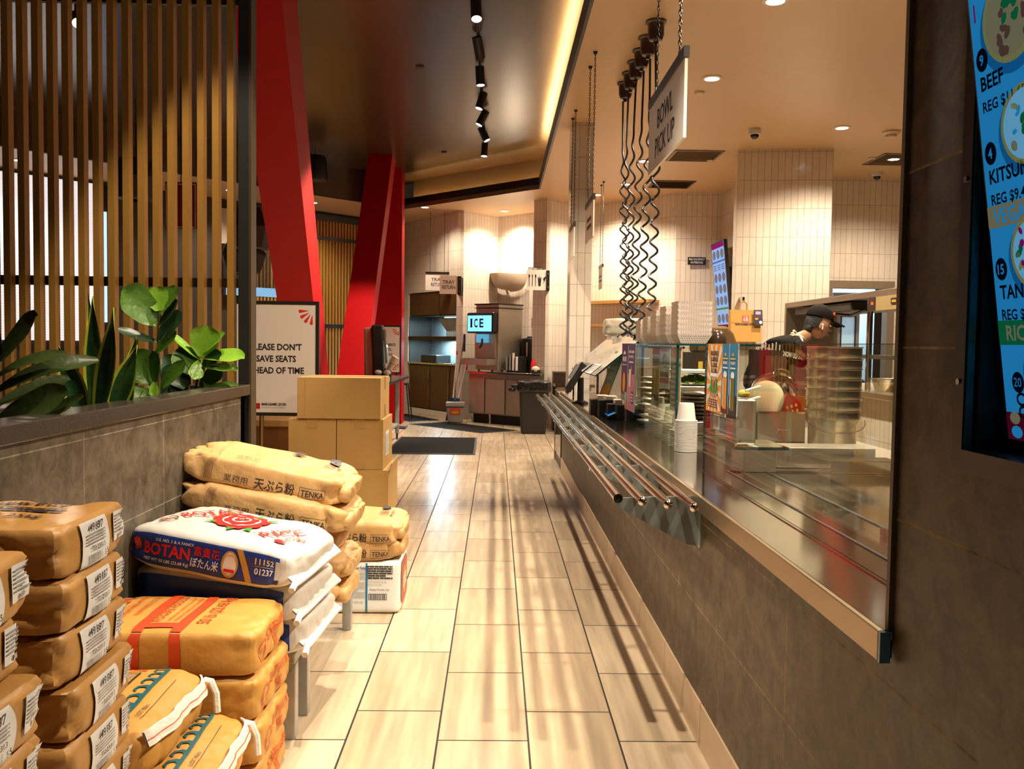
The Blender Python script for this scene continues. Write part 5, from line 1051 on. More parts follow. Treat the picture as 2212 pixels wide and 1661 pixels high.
# undercounter cooler at the far end
t = thing('undercounter_cooler', (.72, 9.7, 0), 'black undercounter cooler beyond the far end of the stone counter front', 'cooler'); b = MB(); b.box(.71, 1.2, 9.17, 10.2, 0.0, .80, BLACK); b.build('body', t); b = MB(); b.box(.70, .71, 9.22, 10.12, .12, .72, mat('dark_cooler_glass', (.02, .018, .016), .06)); b.build('door', t); b = MB(); b.box(.695, .72, 10.12, 10.2, 0, .82, STEELX); b.build('frame', t)
# tray rail
t = thing('tray_rail', (.52, 5.8, .84), 'four-bar polished steel tray rail along the counter front', 'tray rail')
for k, x in enumerate((.413, .486, .560, .634)):
    y0 = (2.87, 2.82, 2.77, 2.72)[k]; b = MB(); b.tube([(x, y0, .838), (x, 8.62, .838)], .0155, STEELX, 14, cap=True)
    if k == 0: b.lathe([(.0158, 0), (.0158, -.004), (.0125, -.004), (.0125, .03)], (x, y0, .838), STEELX, 14, axis=(0, 1, 0)); b.disc((x, y0 - .001, .838), .0122, BLACK, 14, axis=(0, -1, 0))
    else: b.ball((x, y0, .838), .0158, STEELX, 12, 8)
    b.build('rail', t, smooth=True)
for k, y in enumerate((2.95, 3.72, 4.50, 5.30, 6.10, 6.90, 7.70, 8.45)):
    b = MB(); P = [(.706, y, .835), (.43, y, .825), (.412, y, .818), (.412, y, .800), (.66, y, .668), (.706, y, .660)] if k == 0 else [(.706, y, .835), (.43, y, .825), (.412, y, .818), (.412, y, .802), (.706, y, .690)]
    b.prism(P, (0, .004, 0), STEELB); b.box(.702, .706, y - .03, y, .66, .835, STEELB)
    for x in (.413, .486, .560, .634): b.tube([(x, y + .012, .826), (x, y + .012, .805)], .005, STEELX, 6)
    b.build('bracket', t, label='cool grey triangular steel bracket')
# near glass guard
def pane(b, x0, x1, y0, y1, z0, z1, edges='', mt=None):
    b.box(x0, x1, y0, y1, z0, z1, mt or GLASS)
t = thing('glass_guard', (.84, 2.5, .851), 'clear glass guard along the near end of the counter', 'glass guard')
b = MB(); pane(b, .836, .844, 1.515, 3.46, .853, 1.357); b.build('pane', t); b = MB(); b.box(.8355, .8445, 1.515, 3.46, 1.3571, 1.3585, GEDGE); b.box(.8355, .8445, 3.4601, 3.4612, .853, 1.357, GEDGE); b.build('edge', t)
# boxed glass case with shelf
t = thing('glass_case', (1.0, 5.0, .851), 'glass display case with a dark green corner edge and trays on top', 'glass case')
b = MB(); pane(b, .862, .870, 4.14, 5.92, .851, 1.350); b.build('front_pane', t)
b = MB(); pane(b, .870, 1.22, 4.14, 4.148, 1.16, 1.350); b.v = [(x if not (x > 1.2 and z < 1.2) else .88, y, z) for x, y, z in b.v]; b.build('end_pane', t)
b = MB(); pane(b, .860, 1.26, 4.12, 5.92, 1.351, 1.359); b.build('top_pane', t)
b = MB(); b.box(.860, .871, 4.128, 4.139, .851, 1.350, GEDGE); b.box(.858, .860, 4.12, 5.92, 1.350, 1.360, GEDGE); b.box(.86, 1.26, 4.118, 4.12, 1.350, 1.360, GEDGE); b.build('edge', t, label='dark green glass edge')
b = MB(); b.tube([(.90, 4.16, 1.34), (.90, 5.9, 1.34)], .006, STEELX, 8); b.box(.874, .884, 5.85, 5.86, .851, 1.35, STEELX); b.box(1.22, 1.24, 5.85, 5.87, .851, 1.35, STEELX); b.build('support_post', t)
# sloped glass by the till
t = thing('sloped_guard', (.9, 7.3, .851), 'sloped mirror-like glass guard leaning over the till area', 'glass guard')
SLOPE = mat('reflective_sheet', (.50, .48, .43), .05, .55, spec=1.)
b = MB(); P = [Vector(q) for q in ((.72, 6.3, 1.125), (1.09, 6.3, 1.43), (1.09, 8.3, 1.43), (.72, 8.3, 1.125))]; n = (P[1] - P[0]).cross(P[3] - P[0]).normalized(); n = n if n.z > 0 else -n
NX = 14; NY = 30
b.surf(lambda u, v: P[0] * (1 - u) * (1 - v) + P[1] * u * (1 - v) + P[2] * u * v + P[3] * (1 - u) * v + n * .0025 * math.sin(11 * v + 4 * u), NX, NY, SLOPE); b.prism([q - n * .012 for q in P], n * .008, GEDGE); b.build('sloped_pane', t, smooth=True)
b = MB()
for y in (6.32, 8.28): b.box(.735, .75, y - .01, y + .01, .851, 1.13, BLACK); b.box(1.06, 1.075, y - .01, y + .01, .851, 1.40, BLACK)
b.build('support_post', t)
for k, (y, s) in enumerate(((6.75, 'folded white menu card lying on the sloped glass, nearest'), (7.35, 'folded white menu card lying on the sloped glass, middle'), (7.85, 'folded white menu card lying on the sloped glass, farthest'))):
    b = MB(); q = P[0].lerp(P[3], (y - 6.3) / 2); du = (P[1] - P[0]).normalized(); b.obox(q + du * .05 + n * .008, du * .055, (0, .20, 0), n * .003, PAPER); p = plane_fn(q + du * .05 + n * .011, (0, -1, 0), du, .0015); b.dlines(-.18, .18, -.045, .045, 5, p, GREYINK, seed=k); tag(b.build('menu_card', at=tuple(q)), s, 'menu card', 'white cards on the sloped glass')
def card(name, pts, label, cat, draw=None, base=None, group=None, th=.003):
    P = [Vector(q) for q in pts]; ux, uy = (P[1] - P[0]), (P[3] - P[0]); nn = ux.cross(uy).normalized()
    b = MB(); b.prism([q - nn * th for q in P], nn * th, base or PAPER); p = plane_fn(P[0], ux, uy, .0012)
    if draw: draw(b, p, lambda k: plane_fn(P[0], ux, uy, .0012 + .0007 * k), ux.length, uy.length)
    return tag(b.build(name, at=tuple(P[0])), label, cat, group)
PURP = mat('purple_print', (.060, .012, .085), .4); PINK = mat('pink_print', (.60, .20, .33), .4); ORNG = mat('orange_print', (.80, .30, .02), .4); CYAN = mat('cyan_print', (.015, .20, .42), .4); YEL = mat('yellow_print', (.75, .50, .05), .4); TEALG = mat('mint_print', (.22, .45, .33), .4); AMBER = mat('amber_drink', (.70, .28, .04), .4)
def d_purple(b, p, u, w_, h):
    b.drect(0, w_ * .46, h * .42, h, p, PURP, 1); b.drect(w_ * .5, w_ * .97, h * .55, h, p, mat('violet_print', (.075, .035, .13), .4), 1); b.drect(0, w_ * .46, 0, h * .42, p, mat('maroon_print', (.06, .010, .020), .4), 1); b.drect(w_ * .5, w_ * .97, 0, h * .55, p, PINK, 1)
    b.dellipse(w_ * .22, h * .40, w_ * .10, h * .16, u(1), ORNG, rot=-.1); b.drect(0, w_ * .46, 0, h * .10, u(1), ORNG, 1); b.drect(w_ * .30, w_ * .46, h * .10, h * .26, u(1), TEALG, 1)
    b.dbars(w_ * .06, w_ * .40, h * .73, h * .80, 7, u(1), WHITEP); b.dpoly([(w_ * .12, h * .84), (w_ * .22, h * .90), (w_ * .32, h * .84)], u(1), WHITEP); b.drect(w_ * .06, w_ * .40, h * .67, h * .68, u(1), WHITEP, 1)
    b.dbars(w_ * .54, w_ * .92, h * .86, h * .90, 9, u(1), WHITEP); b.dbars(w_ * .54, w_ * .92, h * .79, h * .83, 9, u(1), WHITEP, seed=8); b.dlines(w_ * .58, w_ * .88, h * .71, h * .75, 1, u(1), WHITEP)
    b.drect(w_ * .60, w_ * .74, h * .36, h * .62, u(1), WHITEP, 1); b.drect(w_ * .72, w_ * .78, h * .30, h * .66, u(1), ORNG, 1); b.drect(w_ * .78, w_ * .93, h * .12, h * .30, u(1), PURP, 1); b.dlines(w_ * .80, w_ * .91, h * .14, h * .28, 3, u(2), WHITEP)
card('table_poster', [(.858, 5.93, .93), (.858, 5.36, .93), (.858, 5.33, 1.358), (.858, 5.90, 1.358)], 'purple and pink double poster on the glass case front', 'poster', d_purple)
def d_yel(b, p, u, w_, h):
    b.drect(0, w_, h * .12, h * .62, p, YEL, 1); b.drect(0, w_, 0, h * .12, p, INK, 1); b.drect(0, w_, h * .88, h, p, REDP, 1)
    for i in range(2):
        for j in range(3): b.dframe(w_ * (.06 + .47 * i), w_ * (.46 + .47 * i), h * (.14 + .155 * j), h * (.27 + .155 * j), .004, u(1), INK); b.drect(w_ * (.16 + .47 * i), w_ * (.30 + .47 * i), h * (.16 + .155 * j), h * (.24 + .155 * j), u(1), BROWNP, 1)
    b.dlines(w_ * .1, w_ * .9, h * .65, h * .86, 4, u(1), GREYINK)
card('menu_poster', [(.90, 4.99, 1.04), (.90, 4.78, 1.04), (.90, 4.78, 1.335), (.90, 4.99, 1.335)], 'yellow and black instruction card inside the glass case', 'poster', d_yel)
def d_prawn(b, p, u, w_, h):
    b.dellipse(w_ * .5, h * .70, w_ * .20, h * .17, p, mat('prawn_red', (.62, .12, .07), .4)); b.dellipse(w_ * .58, h * .66, w_ * .14, h * .12, u(1), PAPER)
    b.dbars(w_ * .08, w_ * .92, h * .29, h * .41, 10, p, INK, seed=6); b.dbars(w_ * .06, w_ * .94, h * .14, h * .26, 11, p, REDP, seed=9); b.drect(w_ * .2, w_ * .8, h * .92, h * .97, p, REDP, 1)
card('menu_poster', [(.90, 4.76, 1.12), (.90, 4.50, 1.12), (.90, 4.50, 1.335), (.90, 4.76, 1.335)], 'white card with a red prawn inside the glass case', 'poster', d_prawn)
def d_list(b, p, u, w_, h): b.drect(0, w_, h * .86, h, p, mat('pale_red_print', (.6, .12, .08), .4), 1); b.dlines(w_ * .08, w_ * .72, h * .05, h * .8, 9, p, INK, seed=5, fill=.6); b.dellipse(w_ * .82, h * .40, w_ * .08, h * .05, p, YEL); b.dellipse(w_ * .82, h * .22, w_ * .09, h * .06, p, YEL)
card('menu_poster', [(.90, 4.46, 1.02), (.90, 4.22, 1.02), (.90, 4.22, 1.335), (.90, 4.46, 1.335)], 'beige price list card inside the glass case, next to its dark edge', 'poster', d_list, mat('beige_card', (.62, .52, .36), .5))
def d_orange(b, p, u, w_, h):
    b.drect(0, w_, 0, h, p, ORNG, 1); cx, cy = w_ * .5, h * .40
    for k in range(14):
        a = 2 * PI * k / 14
        P = [(cx, cy)]
        for a2 in (a, a + .2):
            r = min(abs((w_ - .004 - cx) / math.cos(a2)) if abs(math.cos(a2)) > 1e-3 else 9, abs(((h - .004 - cy) if math.sin(a2) > 0 else cy - .004) / math.sin(a2)) if abs(math.sin(a2)) > 1e-3 else 9); P.append((cx + r * math.cos(a2), cy + r * math.sin(a2)))
        b.dpoly(P, u(1), PAPER, 1)
    for i in range(4): b.dbars(w_ * (.24 + .02 * i), w_ * (.76 - .02 * i), h * (.84 - .085 * i), h * (.895 - .085 * i), 8 - i, u(2), INK, seed=20 + i); b.drect(w_ * (.24 + .02 * i), w_ * (.76 - .02 * i), h * (.832 - .085 * i), h * (.842 - .085 * i), u(2), INK, 1)
    b.drect(w_ * .25, w_ * .75, h * .52, h * .57, u(2), WHITEP, 1); b.dellipse(cx, h * .32, w_ * .31, h * .10, u(2), mat('bowl_tan', (.42, .25, .13), .4)); b.dellipse(cx, h * .35, w_ * .26, h * .07, u(3), GREENP)
    b.drect(cx - .04, cx - .02, h * .32, h * .50, u(4), GREENP, 1); b.drect(cx, cx + .018, h * .31, h * .47, u(4), REDP, 1); b.drect(cx + .03, cx + .05, h * .32, h * .50, u(4), GREENP, 1); b.dlines(w_ * .2, w_ * .8, h * .06, h * .20, 4, u(2), BROWNP)
card('table_poster', [(.833, 3.415, 1.098), (.833, 3.19, 1.098), (.833, 3.185, 1.358), (.833, 3.40, 1.358)], 'orange sunburst poster with a bowl on the near glass', 'poster', d_orange)
def d_blue(b, p, u, w_, h):
    b.drect(0, w_, 0, h, p, CYAN, 1); b.drect(0, w_, 0, h * .10, u(1), mat('dark_red_print', (.10, .012, .01), .4), 1); b.drect(w_ * .49, w_ * .51, 0, h, u(2), WHITEP, 1)
    for k, c in ((0, AMBER), (1, mat('olive_drink', (.16, .14, .02), .4))):
        x = w_ * (.25 + .5 * k); b.drect(x - w_ * .13, x + w_ * .13, h * .07, h * .52, u(3), c, 1); b.dellipse(x, h * .56, w_ * .12, h * .05, u(3), WHITEP); b.drect(x - w_ * .14, x - w_ * .10, h * .10, h * .5, u(4), WHITEP, 1)
        b.dbars(x - w_ * .08, x + w_ * .08, h * .83, h * .87, 4, u(3), YEL); b.drect(x - w_ * .17, x + w_ * .17, h * .78, h * .80, u(3), YEL, 1); b.dbars(x - w_ * .16, x + w_ * .16, h * .71, h * .75, 9, u(3), WHITEP, seed=30 + k); b.dlines(x - w_ * .17, x + w_ * .17, h * .64, h * .68, 1, u(3), WHITEP)
    b.drect(w_ * .5, w_, 0, h * .28, u(2), INK, 1)
card('table_poster', [(.833, 3.185, 1.105), (.833, 2.985, 1.105), (.833, 2.978, 1.358), (.833, 3.18, 1.358)], 'blue poster of two iced drinks on the near glass', 'poster', d_blue)
def d_mint(b, p, u, w_, h): b.drect(0, w_, 0, h * .25, p, ORNG, 1); b.dellipse(w_ * .5, h * .22, w_ * .34, h * .14, u(1), YEL); b.dbars(w_ * .2, w_ * .8, h * .62, h * .70, 6, p, WHITEP); b.dlines(w_ * .2, w_ * .8, h * .42, h * .58, 4, p, WHITEP)
card('table_poster', [(.79, 6.7, .93), (.83, 6.45, .93), (.96, 6.45, 1.30), (.92, 6.7, 1.30)], 'mint green poster leaning under the sloped glass', 'poster', d_mint, TEALG)
for k, (c, s) in enumerate(((PAPER, 'small white tag under the orange poster'), (PURP, 'small purple tag under the orange poster'), (REDP, 'small red tag under the blue poster'))): card('price_tag', [(.85, 3.36 - .09 * k, 1.03 - .01 * k), (.85, 3.28 - .09 * k, 1.03 - .01 * k), (.85, 3.28 - .09 * k, 1.085), (.85, 3.36 - .09 * k, 1.085)], s, 'tag', None, c, 'tags under the posters')
# payment terminal
t = thing('payment_terminal', (.69, 7.3, .851), 'black payment terminal on a stand at the far end of the counter', 'payment terminal')
b = MB(); b.lathe([(0, 0), (.07, 0), (.065, .015), (.028, .03), (.026, .22), (0, .22)], (.715, 7.3, .851), BLACK, 16); b.build('stand', t, smooth=True)
b = MB(); b.obox((.672, 7.28, 1.075), Vector((.070, .0, .115)), Vector((0, .048, 0)), Vector((-.022, 0, .016)), BLACK); b.build('body', t, bevel=.008); b = MB(); b.obox((.665, 7.28, 1.11), Vector((.035, 0, .058)), Vector((0, .038, 0)), Vector((-.024, 0, .017)), mat('grey_display', (.25, .25, .26), .15)); b.build('display', t); b = MB(); b.obox((.615, 7.28, .975), Vector((.02, 0, .035)), Vector((0, .03, 0)), Vector((-.012, 0, .008)), mat('grey_keys', (.06, .06, .06), .5)); b.build('keypad', t)
# black lidded tray row, tilted tablet
for k in range(5):
    q = Vector((.74 + .045 * k, 6.15 - .12 * k, .935 + .010 * (k % 2) - .008 * k)); t = thing('takeout_tray', q, ('first', 'second', 'third', 'fourth', 'fifth')[k] + ' from the far end in the row of black takeout trays with beige lids', 'takeout tray', 'black trays with beige lids')
    b = MB(); b.box(q.x - .07, q.x + .05, q.y - .05, q.y + .05, .851, q.z + .03, BLACK); b.build('tray', t, bevel=.004); b = MB(); b.box(q.x - .02, q.x + .055, q.y - .052, q.y + .052, q.z + .03, q.z + .058, IVORY); b.build('lid', t, bevel=.003)
t = thing('tilted_tablet', (.79, 6.0, .853), 'black tablet lying tilted with a painted blue reflection on the counter', 'tablet'); b = MB(); b.hexa([(.745, 5.75, .853), (.835, 5.75, .853), (.835, 6.15, .853), (.745, 6.15, .853), (.745, 5.75, .868), (.835, 5.75, .905), (.835, 6.15, .905), (.745, 6.15, .868)], mat('black_glass', (.008, .010, .014), .05)); b.build('body', t); b = MB(); p = plane_fn((.79, 5.95, .8873), (0, -1, 0), (.09, 0, .037), .001); b.drect(-.05, .15, -.035, .025, p, glow('painted_blue_reflection', (.10, .45, .9), .7), 1); b.build('display', t)  # blue reflection painted on as a glowing patch
# paper cups: nested stacks
CUPW = mat('white_paper_cup', (.66, .63, .58), .4); CUPT = mat('cream_paper_cup', (.80, .74, .58), .45)
def cup_mesh(mt, r=.046, h=.085): b = MB(); b.lathe([(0, h), (r * .74, h), (r * .76, h - .003), (r * .98, .006), (r * 1.15, .0042), (r * 1.15, 0), (r * .96, 0), (r * .72, h - .005), (0, h - .005)], (0, 0, 0), mt, 20); return b.build('paper_cup', at=(0, 0, 0), smooth=True)
def cup_stack(x, y, n, pitch, mt, labs, grp):
    c = cup_mesh(mt); prev = None
    for k in range(n):
        lab = labs[0] if k == n - 1 else labs[1] if k == 0 else labs[2]
        if k == 0: o = tag(c, lab, 'paper cup', grp); o.location = (x, y, .852)
        else: o = dup(c, (x, y, .852 + k * pitch), lab)
cup_stack(.902, 4.08, 22, .0068, CUPW, ('upturned white paper cup on top of the stack before the glass edge', 'upturned white paper cup at the bottom of the stack before the glass edge', 'upturned white paper cup in the middle of the stack before the glass edge'), 'white cups before the glass edge')
for i, (x, y, n, nm) in enumerate(((.920, 4.30, 10, 'nearest'), (.925, 4.52, 12, 'second'), (.925, 4.72, 12, 'third'), (.925, 4.93, 15, 'farthest'))):
    cup_stack(x, y, n, .0085, CUPT, tuple(f'cream paper cup {w_} of the {nm} stack inside the glass case' for w_ in ('on top', 'at the bottom', 'in the middle')), 'cream cups inside the glass case')
# dishes inside the case
PLATE = mat('cream_plate', (.72, .64, .46), .3); PLATEK = mat('dark_plate_rim', (.03, .035, .025), .4)
t0 = None
for k in range(9):
    x, y = .99 + .012 * (k % 3), 5.45; b = None; lab = f'cream oval dish, {("lowest", "second lowest", "third lowest", "fourth lowest", "middle", "fourth", "third", "second", "topmost")[k]}' + ('' if k in (0, 1, 2, 3, 4, 8) else ' from the top') + ' of the stack behind the purple poster'
    if t0 is None:
        t0 = thing('oval_dish', (x, y, .852), lab, 'dish', 'cream dishes in the glass case'); b = MB(); b.lathe([(0, .004), (.05, .004), (.085, .022), (.10, .028), (.10, .022), (.085, .014), (.05, 0), (0, 0)], (x, y, .852), PLATE, 26); b.build('plate', t0, smooth=True); b = MB(); b.lathe([(.06, .0), (.065, 0), (.065, -.0), (.06, -.0)], (x, y, .852), PLATEK, 20); b.build('foot_ring', t0)
    else: dup(t0, (x, y, .852 + k * .034), lab)
t0 = None
for k in range(8):
    x, y = 1.16 + .006 * (k % 2), 4.95; lab = f'pale steel lid {("at the bottom", "second lowest", "third lowest", "fourth lowest", "fourth from top", "third from top", "second from top", "on top")[k]} of the pile under the greens'
    if t0 is None:
        t0 = MB(); t0.lathe([(0, .012), (.09, .012), (.115, .004), (.12, 0), (.11, -.002), (.09, .006), (0, .006)], (x, y, .93), STEELX, 26); t0 = tag(t0.build('dish_cover', at=(x, y, .93), smooth=True), lab, 'dish cover', 'steel lids under the greens')
    else: dup(t0, (x, y, .93 + k * .022), lab)
b = MB(); b.box(1.03, 1.30, 4.83, 5.08, .852, .926, STEEL); tag(b.build('steel_box', at=(1.16, 4.95, .852), bevel=.004), 'steel box under the pile of pale lids', 'steel box')
t = thing('herb_tray', (1.20, 5.25, .852), 'tray heaped with chopped green onions in the glass case', 'food tray'); b = MB(); b.box(1.06, 1.36, 5.12, 5.42, .852, 1.112, STEEL); b.build('pan', t, bevel=.005); b = MB(); b.box(1.04, 1.38, 5.10, 5.44, 1.19, 1.205, PAPER); b.build('lid', t)
GRN = mat('chopped_green_onion', (.16, .34, .04), .5, var=.5, vscale=60.); b = MB(); r2 = random.Random(5)
for k in range(420):
    q = Vector((1.21 + r2.gauss(0, .06), 5.27 + r2.gauss(0, .06), 1.12)); q.x = max(1.07, min(1.35, q.x)); q.y = max(5.13, min(5.41, q.y)); q.z += .055 * math.exp(-((q.x - 1.21) ** 2 + (q.y - 5.27) ** 2) / .012) * r2.uniform(.6, 1); a = r2.uniform(0, 6); b.obox(q, (.012 * math.cos(a), .012 * math.sin(a), .002), (-.004 * math.sin(a), .004 * math.cos(a), 0), (0, 0, .004), GRN)
o = b.build('chopped_greens', t); o['kind'] = 'stuff'
t = thing('iced_drink', (1.18, 4.75, .856), 'clear cup of red iced drink with a straw behind the cup stack', 'drink'); b = MB(); b.lathe([(0, 0), (.032, 0), (.04, .11), (.038, .11), (.030, .004)], (1.18, 4.75, .856), GLASS, 18); b.build('cup', t, smooth=True); b = MB(); b.lathe([(0, .004), (.030, .004), (.036, .085), (0, .085)], (1.18, 4.75, .856), mat('red_drink', (.35, .02, .01), .2), 18); b.build('drink', t, smooth=True)
b = MB(); b.tube([(1.165, 4.75, .87), (1.21, 4.72, 1.06)], .004, mat('brown_straw', (.12, .02, .015), .4), 6); b.build('straw', t)
# stacks of paper food trays on the glass top
TRAYW = mat('white_paper_tray', (.93, .89, .84), .5); DOT = mat('red_dot_print', (.62, .10, .06), .5)
def tray_mesh(dots, w0=.064, w1=.088, h=.045):
    b = MB(); th = .0012; vs = []
    for w_, z in ((w0, 0), (w1, h)): vs += [(-w_, -w_, z), (w_, -w_, z), (w_, w_, z), (-w_, w_, z)]
    vs += [(x * .985, y * .985, z + (th * 2 if z < .01 else 0)) for x, y, z in vs]
    b.add(vs, [(0, 1, 5, 4), (1, 2, 6, 5), (2, 3, 7, 6), (3, 0, 4, 7), (3, 2, 1, 0), (12, 13, 9, 8), (13, 14, 10, 9), (14, 15, 11, 10), (15, 12, 8, 11), (8, 9, 10, 11), (4, 5, 13, 12), (5, 6, 14, 13), (6, 7, 15, 14), (7, 4, 12, 15)], TRAYW)
    if dots:
        s = (w1 - w0); L = math.hypot(s, h)
        for fx, fy in (((1, 0, 0), (0, -s, h)), ((0, -1, 0), (-s, 0, h))):
            o = Vector((0, -w0, 0)) if fx[0] else Vector((-w0, 0, 0)); p = plane_fn(o, fx, fy, .0008)
            for i in range(4):
                for j in range(-6, 7):
                    x = j * .0125 + (i % 2) * .006; y = .006 + i * .0125
                    if abs(x) < w0 + s * y / L - .004: b.dellipse(x, y, .0024, .0024, p, DOT, 6)
    return b.build('paper_tray', at=(0, 0, 0))
tp = tray_mesh(True)
for i, (x, y, n, nm) in enumerate(((1.0, 4.46, 24, 'nearest'), (.985, 4.70, 22, 'second'), (.975, 4.93, 20, 'third'), (.968, 5.16, 16, 'fourth'), (.965, 5.39, 14, 'farthest'))):
    for k in range(n):
        lab = f'dotted paper tray {"at the bottom" if k == 0 else "on top" if k == n - 1 else "in the middle"} of the {nm} stack on the glass'
        rz = .02 * math.sin(k * 1.7 + i)
        if i == 0 and k == 0: o = tag(tp, lab, 'paper tray', 'paper trays on the glass case'); o.location = (x, y, 1.361)
        else: dup(tp, (x, y, 1.361 + k * .0073), lab, rz)
# --- back of the counter
t = thing('glass_sheet', (1.05, 3.5, .95), 'sheet of thick teal-edged glass on a steel block', 'glass sheet'); b = MB(); b.hexa([(.945, 3.37, .945), (1.15, 3.37, .945), (1.15, 3.64, .945), (.945, 3.64, .945), (.945, 3.37, .957), (1.15, 3.37, .957), (1.15, 3.64, .957), (.945, 3.64, .957)], GSHEET); b.build('sheet', t); b = MB(); b.box(.944, 1.151, 3.366, 3.3695, .945, .957, GEDGE); b.box(.9405, .9445, 3.37, 3.64, .945, .957, GEDGE); b.build('edge', t); b = MB(); b.box(.99, 1.12, 3.42, 3.6, .852, .944, STEEL); b.build('block', t, bevel=.004)
b = MB(); b.box(1.165, 1.575, 3.55, 3.72, .852, .935, STEEL); tag(b.build('steel_channel', at=(1.37, 3.6, .852), bevel=.003), 'long low steel box in front of the pot stack', 'steel box')
b = MB(); b.box(1.33, 1.61, 3.40, 3.53, .852, .902, STEELX); tag(b.build('steel_channel', at=(1.5, 3.5, .852), bevel=.003), 'shorter steel ledge in front of the long low box', 'steel box')
b = MB(); b.box(1.04, 1.18, 2.03, 2.25, .852, .862, BLACK); b.box(1.03, 1.04, 2.0, 2.28, .852, .874, STEELX); tag(b.build('scale_plate', at=(1.1, 2.1, .852)), 'small framed black plate on the counter by the dark pier', 'scale')
pot = None; STEELP = mat('worn_pot_steel', (.68, .60, .46), .27, 1., var=.10, vscale=6., stretch=(1, 1, 3))
nmz = ('lowest deep pot of the nested steel stack, with a wire handle', 'second nested steel pot from the bottom of the stack', 'third nested steel pot from the bottom of the stack', 'middle nested steel pot of the stack', 'third nested steel pot from the top of the stack', 'second nested steel pot from the top of the stack', 'topmost nested steel pot, level with the glass edge')
for k, z in enumerate((1.047, 1.100, 1.150, 1.200, 1.250, 1.298, 1.355)):
    zb = z - .195
    if pot is None:
        pot = thing('steel_pot', (1.652, 4.22, zb), nmz[0], 'pot', 'nested steel pots'); b = MB(); b.lathe([(0, 0), (.108, 0), (.112, .01), (.114, .122), (.1255, .140), (.1280, .164), (.1270, .188), (.1325, .1905), (.1325, .1945), (.126, .195), (.122, .155), (.109, .138), (.107, .012), (0, .008)], (1.652, 4.22, zb), STEELP, 32); b.build('body', pot, smooth=True, angle=50)
    else: o = dup(pot, (1.652 + .002 * (k % 2), 4.22, zb), nmz[k])
b = MB(); b.tube([Vector((1.652 + .138 * math.cos(a), 4.22 - .05 - .07 * math.sin(a), 1.00 - .06 * math.sin(a))) for a in [PI * i / 16 for i in range(17)]], .003, STEELX, 6); b.build('wire_handle', pot)
b = MB(); b.box(1.56, 1.75, 4.12, 4.32, .80, .853, STEEL); tag(b.build('pot_stand', at=(1.65, 4.22, .80)), 'low steel stand under the nested pots', 'stand')
b = MB(); b.box(1.62, 1.95, 2.6, 8.6, .80, .849, STEEL); b.box(1.86, 1.9, 2.7, 8.5, 0, .8, STEEL); tag(b.build('rear_shelf', at=(1.8, 5, 0)), 'steel rear shelf behind the service counter', 'shelf')
t = thing('steel_bin', (1.50, 4.60, .852), 'square steel bin holding noodle strainers', 'steel bin'); b = MB(); x0, x1, y0, y1 = 1.37, 1.62, 4.50, 4.74
for a in ((x0, x1, y0, y0 + .004), (x0, x1, y1 - .004, y1), (x0, x0 + .004, y0 + .004, y1 - .004), (x1 - .004, x1, y0 + .004, y1 - .004)): b.box(*a, .852, 1.01, STEEL)
b.box(x0, x1, y0, y1, .850, .856, STEEL); b.build('body', t); b = MB(); b.box(x0 - .012, x1 + .012, y0 - .012, y0, 1.003, 1.014, STEELX); b.box(x0 - .012, x0, y0, y1 + .012, 1.003, 1.014, STEELX); b.box(x1, x1 + .012, y0, y1 + .012, 1.003, 1.014, STEELX); b.box(x0, x1, y1, y1 + .012, 1.003, 1.014, STEELX); b.build('rim', t); b = MB(); b.tube([(1.46, 4.47, .90), (1.46, 4.45, .925), (1.52, 4.45, .925), (1.52, 4.47, .90)], .004, STEELX, 6); b.build('handle', t)
MESHS = mat('strainer_mesh', (.55, .38, .26), .3, .9, bump=.6, bscale=300.)
for x, y, z, ax, r, lab in ((1.52, 4.60, 1.115, (-.3, -.8, .35), .085, 'round noodle strainer facing the aisle, in front in the steel bin'), (1.47, 4.68, 1.15, (-.5, -.4, .7), .085, 'round noodle strainer lying on the pile, behind the white lid'), (1.555, 4.66, 1.175, (.25, -.7, .4), .065, 'small noodle strainer topmost on the pile in the steel bin')):
    t = thing('noodle_strainer', (x, y, z), lab, 'strainer', 'noodle strainers in the steel bin'); b = MB(); b.lathe([(0, -r * .75), (r * .55, -r * .62), (r * .9, -r * .3), (r, 0), (r * .98, 0), (r * .88, -r * .3), (0, -r * .72)], (x, y, z), MESHS, 22, axis=ax); b.build('basket', t, smooth=True); b = MB(); q = Vector(ax).normalized().to_track_quat('Z', 'Y').to_matrix(); b.tube([Vector((x, y, z)) + q @ Vector((r * math.cos(a), r * math.sin(a), 0)) for a in [2 * PI * i / 24 for i in range(25)]], .0045, STEELX, 6, cap=False); b.build('rim', t, smooth=True)
t = thing('pale_dish', (1.42, 4.55, 1.07), 'pale round dish standing upright on the steel bin', 'lid'); b = MB(); b.lathe([(0, .012), (.06, .012), (.085, .006), (.098, 0), (.098, -.006), (.08, -.002), (0, .002)], (1.428, 4.56, 1.075), mat('cream_lid', (.72, .60, .36), .35), 30, axis=(-.62, -.75, .12)); b.build('disc', t, smooth=True)
t = thing('perforated_scoop', (1.56, 4.56, 1.05), 'red perforated scoop leaning on the strainers', 'scoop'); b = MB(); p = plane_fn((1.555, 4.545, .985), (.9, .05, .25), (-.25, .1, 1), .0); REDS = mat('red_silicone', (.45, .025, .012), .35); P = [p(-.04, 0), p(.06, 0), p(.075, .05), (p(.02, .13))]; P = [Vector(q) for q in P] + [Vector(p(-.02, .08))]; b.prism(P, Vector((.0, .006, 0)), REDS)
for i in range(3):
    for j in range(2): b.dellipse(-.005 + i * .025, .022 + j * .028, .007, .009, lambda x, y: p(x, y) + Vector((0, -.001, 0)), YEL, 10)
